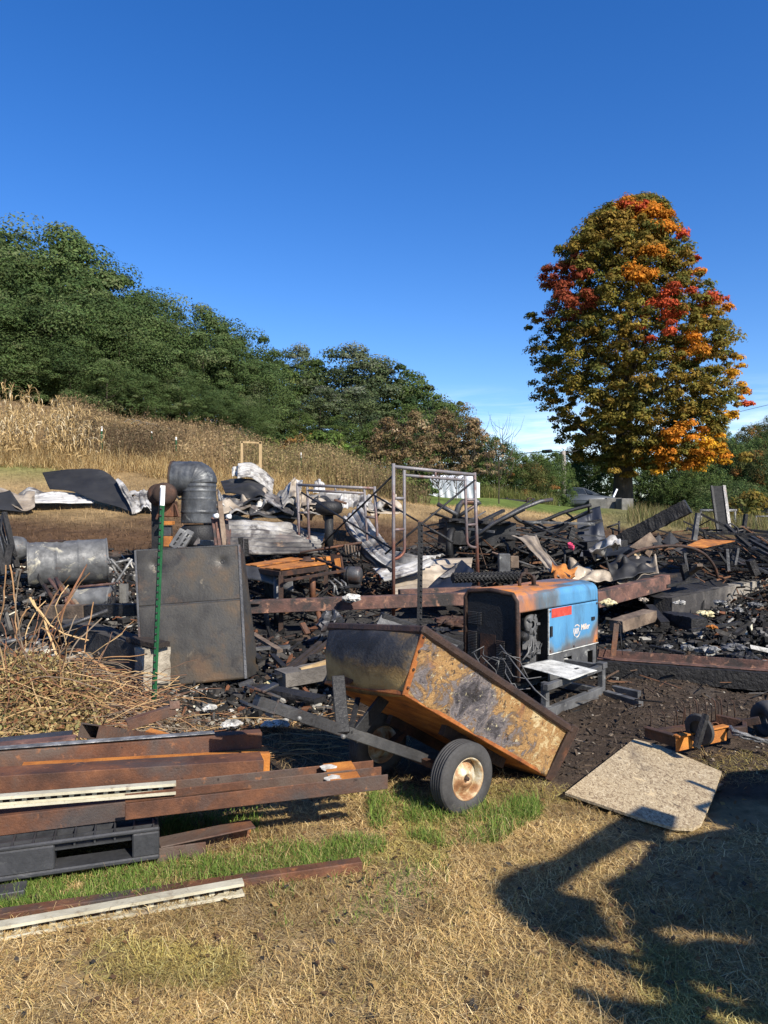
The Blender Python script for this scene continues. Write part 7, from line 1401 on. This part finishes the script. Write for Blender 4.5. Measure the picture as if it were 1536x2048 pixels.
for i in range(34):
    x = rr.uniform(1230,1540); d = rr.uniform(7.5,9.8); g = G(x, d, .03); az = rr.uniform(-.7,.7); l = rr.uniform(.1,.35); dv = V(math.cos(az), math.sin(az), rr.uniform(-.1,.25))*l
    tim('charred splinter on the black floor at the right', g-dv, g+dv, rr.uniform(.03,.08), rr.uniform(.02,.05), rr.choice(['char','char','char_r','wgrey']), 500+i, 'charred splinters on the right floor', .3, 'charred_splinter', 'splinter', seg=5)
# planks in the ash left of the cart
for i, (x0,y0,x1,y1,d0,d1,w,m) in enumerate([(505,1268,560,1302,7.6,6.9,.07,'wood_dirty'),(505,1298,580,1293,7.0,7.1,.05,'wgrey'),(568,1345,640,1285,6.2,7.2,.05,'char_r'),(580,1345,660,1280,6.2,7.2,.04,'char_r'),(545,1310,568,1335,6.8,6.4,.05,'char'),(600,1340,660,1322,6.2,6.4,.045,'wood_pale'),(548,1352,640,1330,6.1,6.4,.09,'char'),(500,1300,520,1320,6.9,6.7,.06,'char')]):
    tim(['grey weathered plank beside the right edge of the steel plate','thin grey lath beside the right edge of the steel plate','burnt brown lath sloping up towards the bent pipe hook','second burnt brown lath beside the sloping one','short black lath in the ash left of the cart','small orange brown splinter touching the cart front','black plank with a pale edge in front of the cart','short black plank end at the foot of the steel plate'][i], P(x0,y0,d0), P(x1,y1,d1), w, .035, m, 600+i)
for i in range(40):
    x = rr.uniform(500,660); d = rr.uniform(6.0,8.4); g = G(x, d, .03); az = rr.uniform(0,3.14); l = rr.uniform(.06,.22); dv = V(math.cos(az), math.sin(az), rr.uniform(-.2,.3))*l
    tim('charred splinter in the ash left of the cart', g-dv, g+dv, rr.uniform(.02,.06), rr.uniform(.015,.04), rr.choice(['char','char','char_r','wgrey','rust_d']), 700+i, 'charred splinters left of the cart', .3, 'charred_splinter', 'splinter', seg=5)
# ash slab and concrete curb left of the cart, dark pan behind it
one('concrete_kerb', MB().timber(P(560,1352,6.15)+V(0,0,-.02), P(690,1330,6.5)+V(0,0,-.02), .22, .12, 9, .06), 'concrete', 'low sooty concrete kerb in the ash left of the cart', 'kerb', wf=lambda q: .5)
def pan():
    q = [P(742,1270,5.5), P(762,1230,5.65), P(924,1290,5.9), P(905,1318,5.7)]; root = thing('metal_pan', 'dark shallow metal pan with a black rim behind the cart', 'pan', (q[0]+q[3])/2)
    MB().poly(q, .012).build('face', 'wgrey', root); MB().bar(q[1], q[2], .07, .05).build('rim', 'black', root, bevel=.01); MB().bar(q[2], q[3], .03, .05).build('end_flange', 'black', root); MB().poly([q[1]+V(0,.02,0), q[2]+V(0,.02,0), q[2]+V(.05,.5,-.1), q[1]+V(.05,.5,-.1)], .01).build('floor', 'black', root)
pan()
scrap('crumpled dark machine part on the floor behind the cart', 664, 1246, 7.9, .13, 'steel_grey', 71, fl=.8); scrap('black lump against the cart front', 632, 1318, 6.6, .07, 'char', 72)
tim('charred board lying by the tow bar end', P(520,1375,5.7), P(640,1400,5.4), .16, .05, 'char', 91); tim('steel grey bracket end beside the tow bar', P(480,1370,6.0), P(505,1362,6.0), .07, .03, 'steel_grey', 92, amp=.05, name='steel_bracket', cat='bracket')
# ------------------------------------------------------------------ far things on the lawn
def shed():
    D = 38.5; a = P(858,994,D); b = P(948,998,D-1.5); root = thing('tarpaulin_shed', 'white tarpaulin covered shed in front of the bronze trees', 'shed', (a+b)/2); h = 1.0; dp = V(.6,2.4,0)
    MB().grid(24, 10, lambda u, v: a.lerp(b,u)+V(0,0,h*v-.1)+V(.0,.06*math.sin(u*40+v*3)*(1-v),0)).build('front_sheet', 'tarp', root); MB().grid(10, 10, lambda u, v: b+dp*u+V(0,0,h*v-.1)).build('side_sheet', 'tarp', root)
    MB().grid(24, 12, lambda u, v: a.lerp(b,u)+dp*v+V(0,0,h-.1+.3*math.sin(math.pi*v)+.02*math.sin(u*30))).build('roof_sheet', 'tarp', root)
shed()
def car(label, loc, yaw, body, s=1., cut=None):
    root = thing('parked_car', label, 'car', loc); Rm = Matrix.Rotation(yaw,3,'Z'); o = Vector(loc)
    def T_(x, y, z): return o+Rm @ V(x*s, y*s, z*s)
    prof = [(-2.38,.42),(-2.42,.62),(-2.36,.86),(-2.2,.96),(-1.75,1.0),(-.7,1.0),(.55,.97),(1.2,.93),(1.9,.84),(2.25,.72),(2.38,.55),(2.36,.32),(2.1,.24),(-2.2,.26)]
    ring = [T_(x,y,z) for x, z in prof for y in ()]
    n = len(prof); mb = MB(); rows = []
    ys = [-.9,-.86,-.6,0,.6,.86,.9]
    vs = []
    for y in ys:
        k = abs(y)/.9; 
        for x, z in prof: e = 1-.06*k**6; vs.append(T_(x*e, y, .3+(z-.3)*(1-.05*k**4)))
    fs = [(i*n+j, i*n+(j+1)%n, (i+1)*n+(j+1)%n, (i+1)*n+j) for i in range(len(ys)-1) for j in range(n)]+[tuple(range(n))[::-1], tuple(range((len(ys)-1)*n, len(ys)*n))]
    mb.add(vs, fs, 0, True); mb.build('body', body, root)
    rp = [(-1.75,.98),(-1.05,1.38),(-.5,1.45),(.1,1.42),(1.15,.95)]
    c = MB(); vs = []
    for y, kk in ((-.8,0),(-.66,1),(.66,1),(.8,0)):
        for x, z in rp: zz = z if kk else .97; vs.append(T_(x, y if kk else y, zz))
    m = len(rp); c.add(vs, [(i*m+j, i*m+j+1, (i+1)*m+j+1, (i+1)*m+j) for i in range(3) for j in range(m-1)], 0, True); c.build('cabin', body, root)
    for sg in (-1,1):
        for xs in ([(-1.45,1.03),(-.98,1.33),(-.6,1.39),(-.55,1.03)],[(-.47,1.03),(-.5,1.39),(.08,1.37),(.3,1.03)],[(.38,1.03),(.18,1.34),(.85,1.03)]):
            pts = [T_(x, sg*(.80-.14*(z-.97)/.45+.012), z) for x, z in xs]
            MB().poly(pts, .01, dirn=Rm @ V(0,sg,0)).build('side_window', 'glass', root)
    MB().poly([T_(-1.7,.62,1.03),T_(-1.7,-.62,1.03),T_(-1.1,-.58,1.38),T_(-1.1,.58,1.38)], .01, dirn=Rm @ V(-1,0,1)).build('rear_window', 'glass', root); MB().poly([T_(1.12,-.62,1.0),T_(1.12,.62,1.0),T_(.2,.56,1.42),T_(.2,-.56,1.42)], .01, dirn=Rm @ V(1,0,1)).build('windscreen', 'glass', root)
    for x in (-1.4,1.42):
        for sg in (-1,1):
            wr_ = bpy.data.objects.new('wheel', None); C.objects.link(wr_); wr_.parent = root; wr_['_org'] = root['_org']; ce = T_(x, sg*.84, .33)
            MB().lathe([(.2,-.09),(.32,-.09),(.335,-.06),(.335,.06),(.32,.09),(.2,.09)], ce, Rm @ V(0,sg,0), 24).build('tyre', 'rubber', wr_); MB().lathe([(.22,.07),(.2,.085),(.08,.06),(0,.075)], ce, Rm @ V(0,sg,0), 20).build('rim', 'alum', wr_)
    for sg in (-1,1): MB().box(T_(-2.36,sg*.68,.84), (.08,.34,.14), Rm).build('tail_lamp', 'light_red', root)
    MB().box(T_(0,.905,.6), (4.2,.02,.03), Rm).box(T_(0,-.905,.6), (4.2,.02,.03), Rm).build('side_trim', 'glass', root)
g = G(1166, 47.5); car('silver grey sedan parked on the lawn in the shade of the maple', (g.x-.1, g.y, g.z-.02), R(-14), 'car', 1.0)
car('dark car at the right edge beyond the pipe gate', tuple(G(1572, 40, .0)), R(8), 'cardk', 1.)
for i, (x0,x1,y0,y1,d,lb) in enumerate([(1178,1212,998,1028,46,'left grey concrete block at the foot of the maple'),(1210,1240,996,1028,46.2,'middle grey concrete block at the foot of the maple'),(1236,1262,997,1031,45.4,'right grey concrete block at the foot of the maple')]):
    p = P((x0+x1)/2,(y0+y1)/2,d); one('concrete_block', MB().box(p, ((x1-x0)/F*d,.7,(y1-y0)/F*d), Matrix.Rotation(.25*(i-1),3,'Z')), 'cblock', lb, 'concrete block', 'concrete blocks under the maple', bevel=.03)  # dark material stands in for the tree's shade on the blocks
one('pale_prop', MB().bar(P(1224,1000,47), P(1234,978,47), .12, .1), 'tarp', 'pale plank leaning on the maple trunk', 'plank')
def pole():
    D = 47; root = thing('utility_pole', 'weathered utility pole left of the maple', 'utility pole', P(1127,995,D)); MB().tube([P(1127,1000,D),P(1127,902,D)], [.17,.13], 12).build('shaft', 'pole', root); MB().tube([P(1131,998,D+1),P(1131,922,D+1)], .05, 8).build('conduit', 'alum', root)
    w = MB(); pts = [P(1127,905,D), P(1100,902.5,D+2), P(1060,905.5,D+5), P(1000,909,D+10), P(900,900,D+22)]; w.tube([spline(pts,i/20) for i in range(21)], .035, 6); w.tube([P(1127,908,D),P(1250,878,D+24),P(1560,804,D+50)], .03, 5); w.build('cable', 'black', root)
    MB().tube([P(1086,903.2,D+3),P(1102,902.2,D+2)], .12, 8).build('cable_box', 'black', root)
pole()
def trailer():
    D = 40; root = thing('farm_trailer', 'low dark farm implement with spoked wheel at the edge of the lawn', 'implement', P(1040,1012,D)); MB().bar(P(1000,998,D), P(1062,1003,D), .12, .1).bar(P(1000,998,D), P(1008,1008,D), .1, .1).bar(P(1012,996,D), P(1018,1004,D), .4, .12).build('frame', 'black', root); c = P(1060,1003,D-.3)
    MB().lathe([(.17,-.07),(.22,-.05),(.22,.05),(.17,.07)], c, V(.3,-1,0), 20, close=True).build('wheel', 'rust_d', root); MB().bar(P(1065,1003,D), P(1105,1002,D), .06, .06).build('drawbar', 'black', root)
trailer()
for o in bpy.data.objects:
    if '_org' in o: del o['_org']
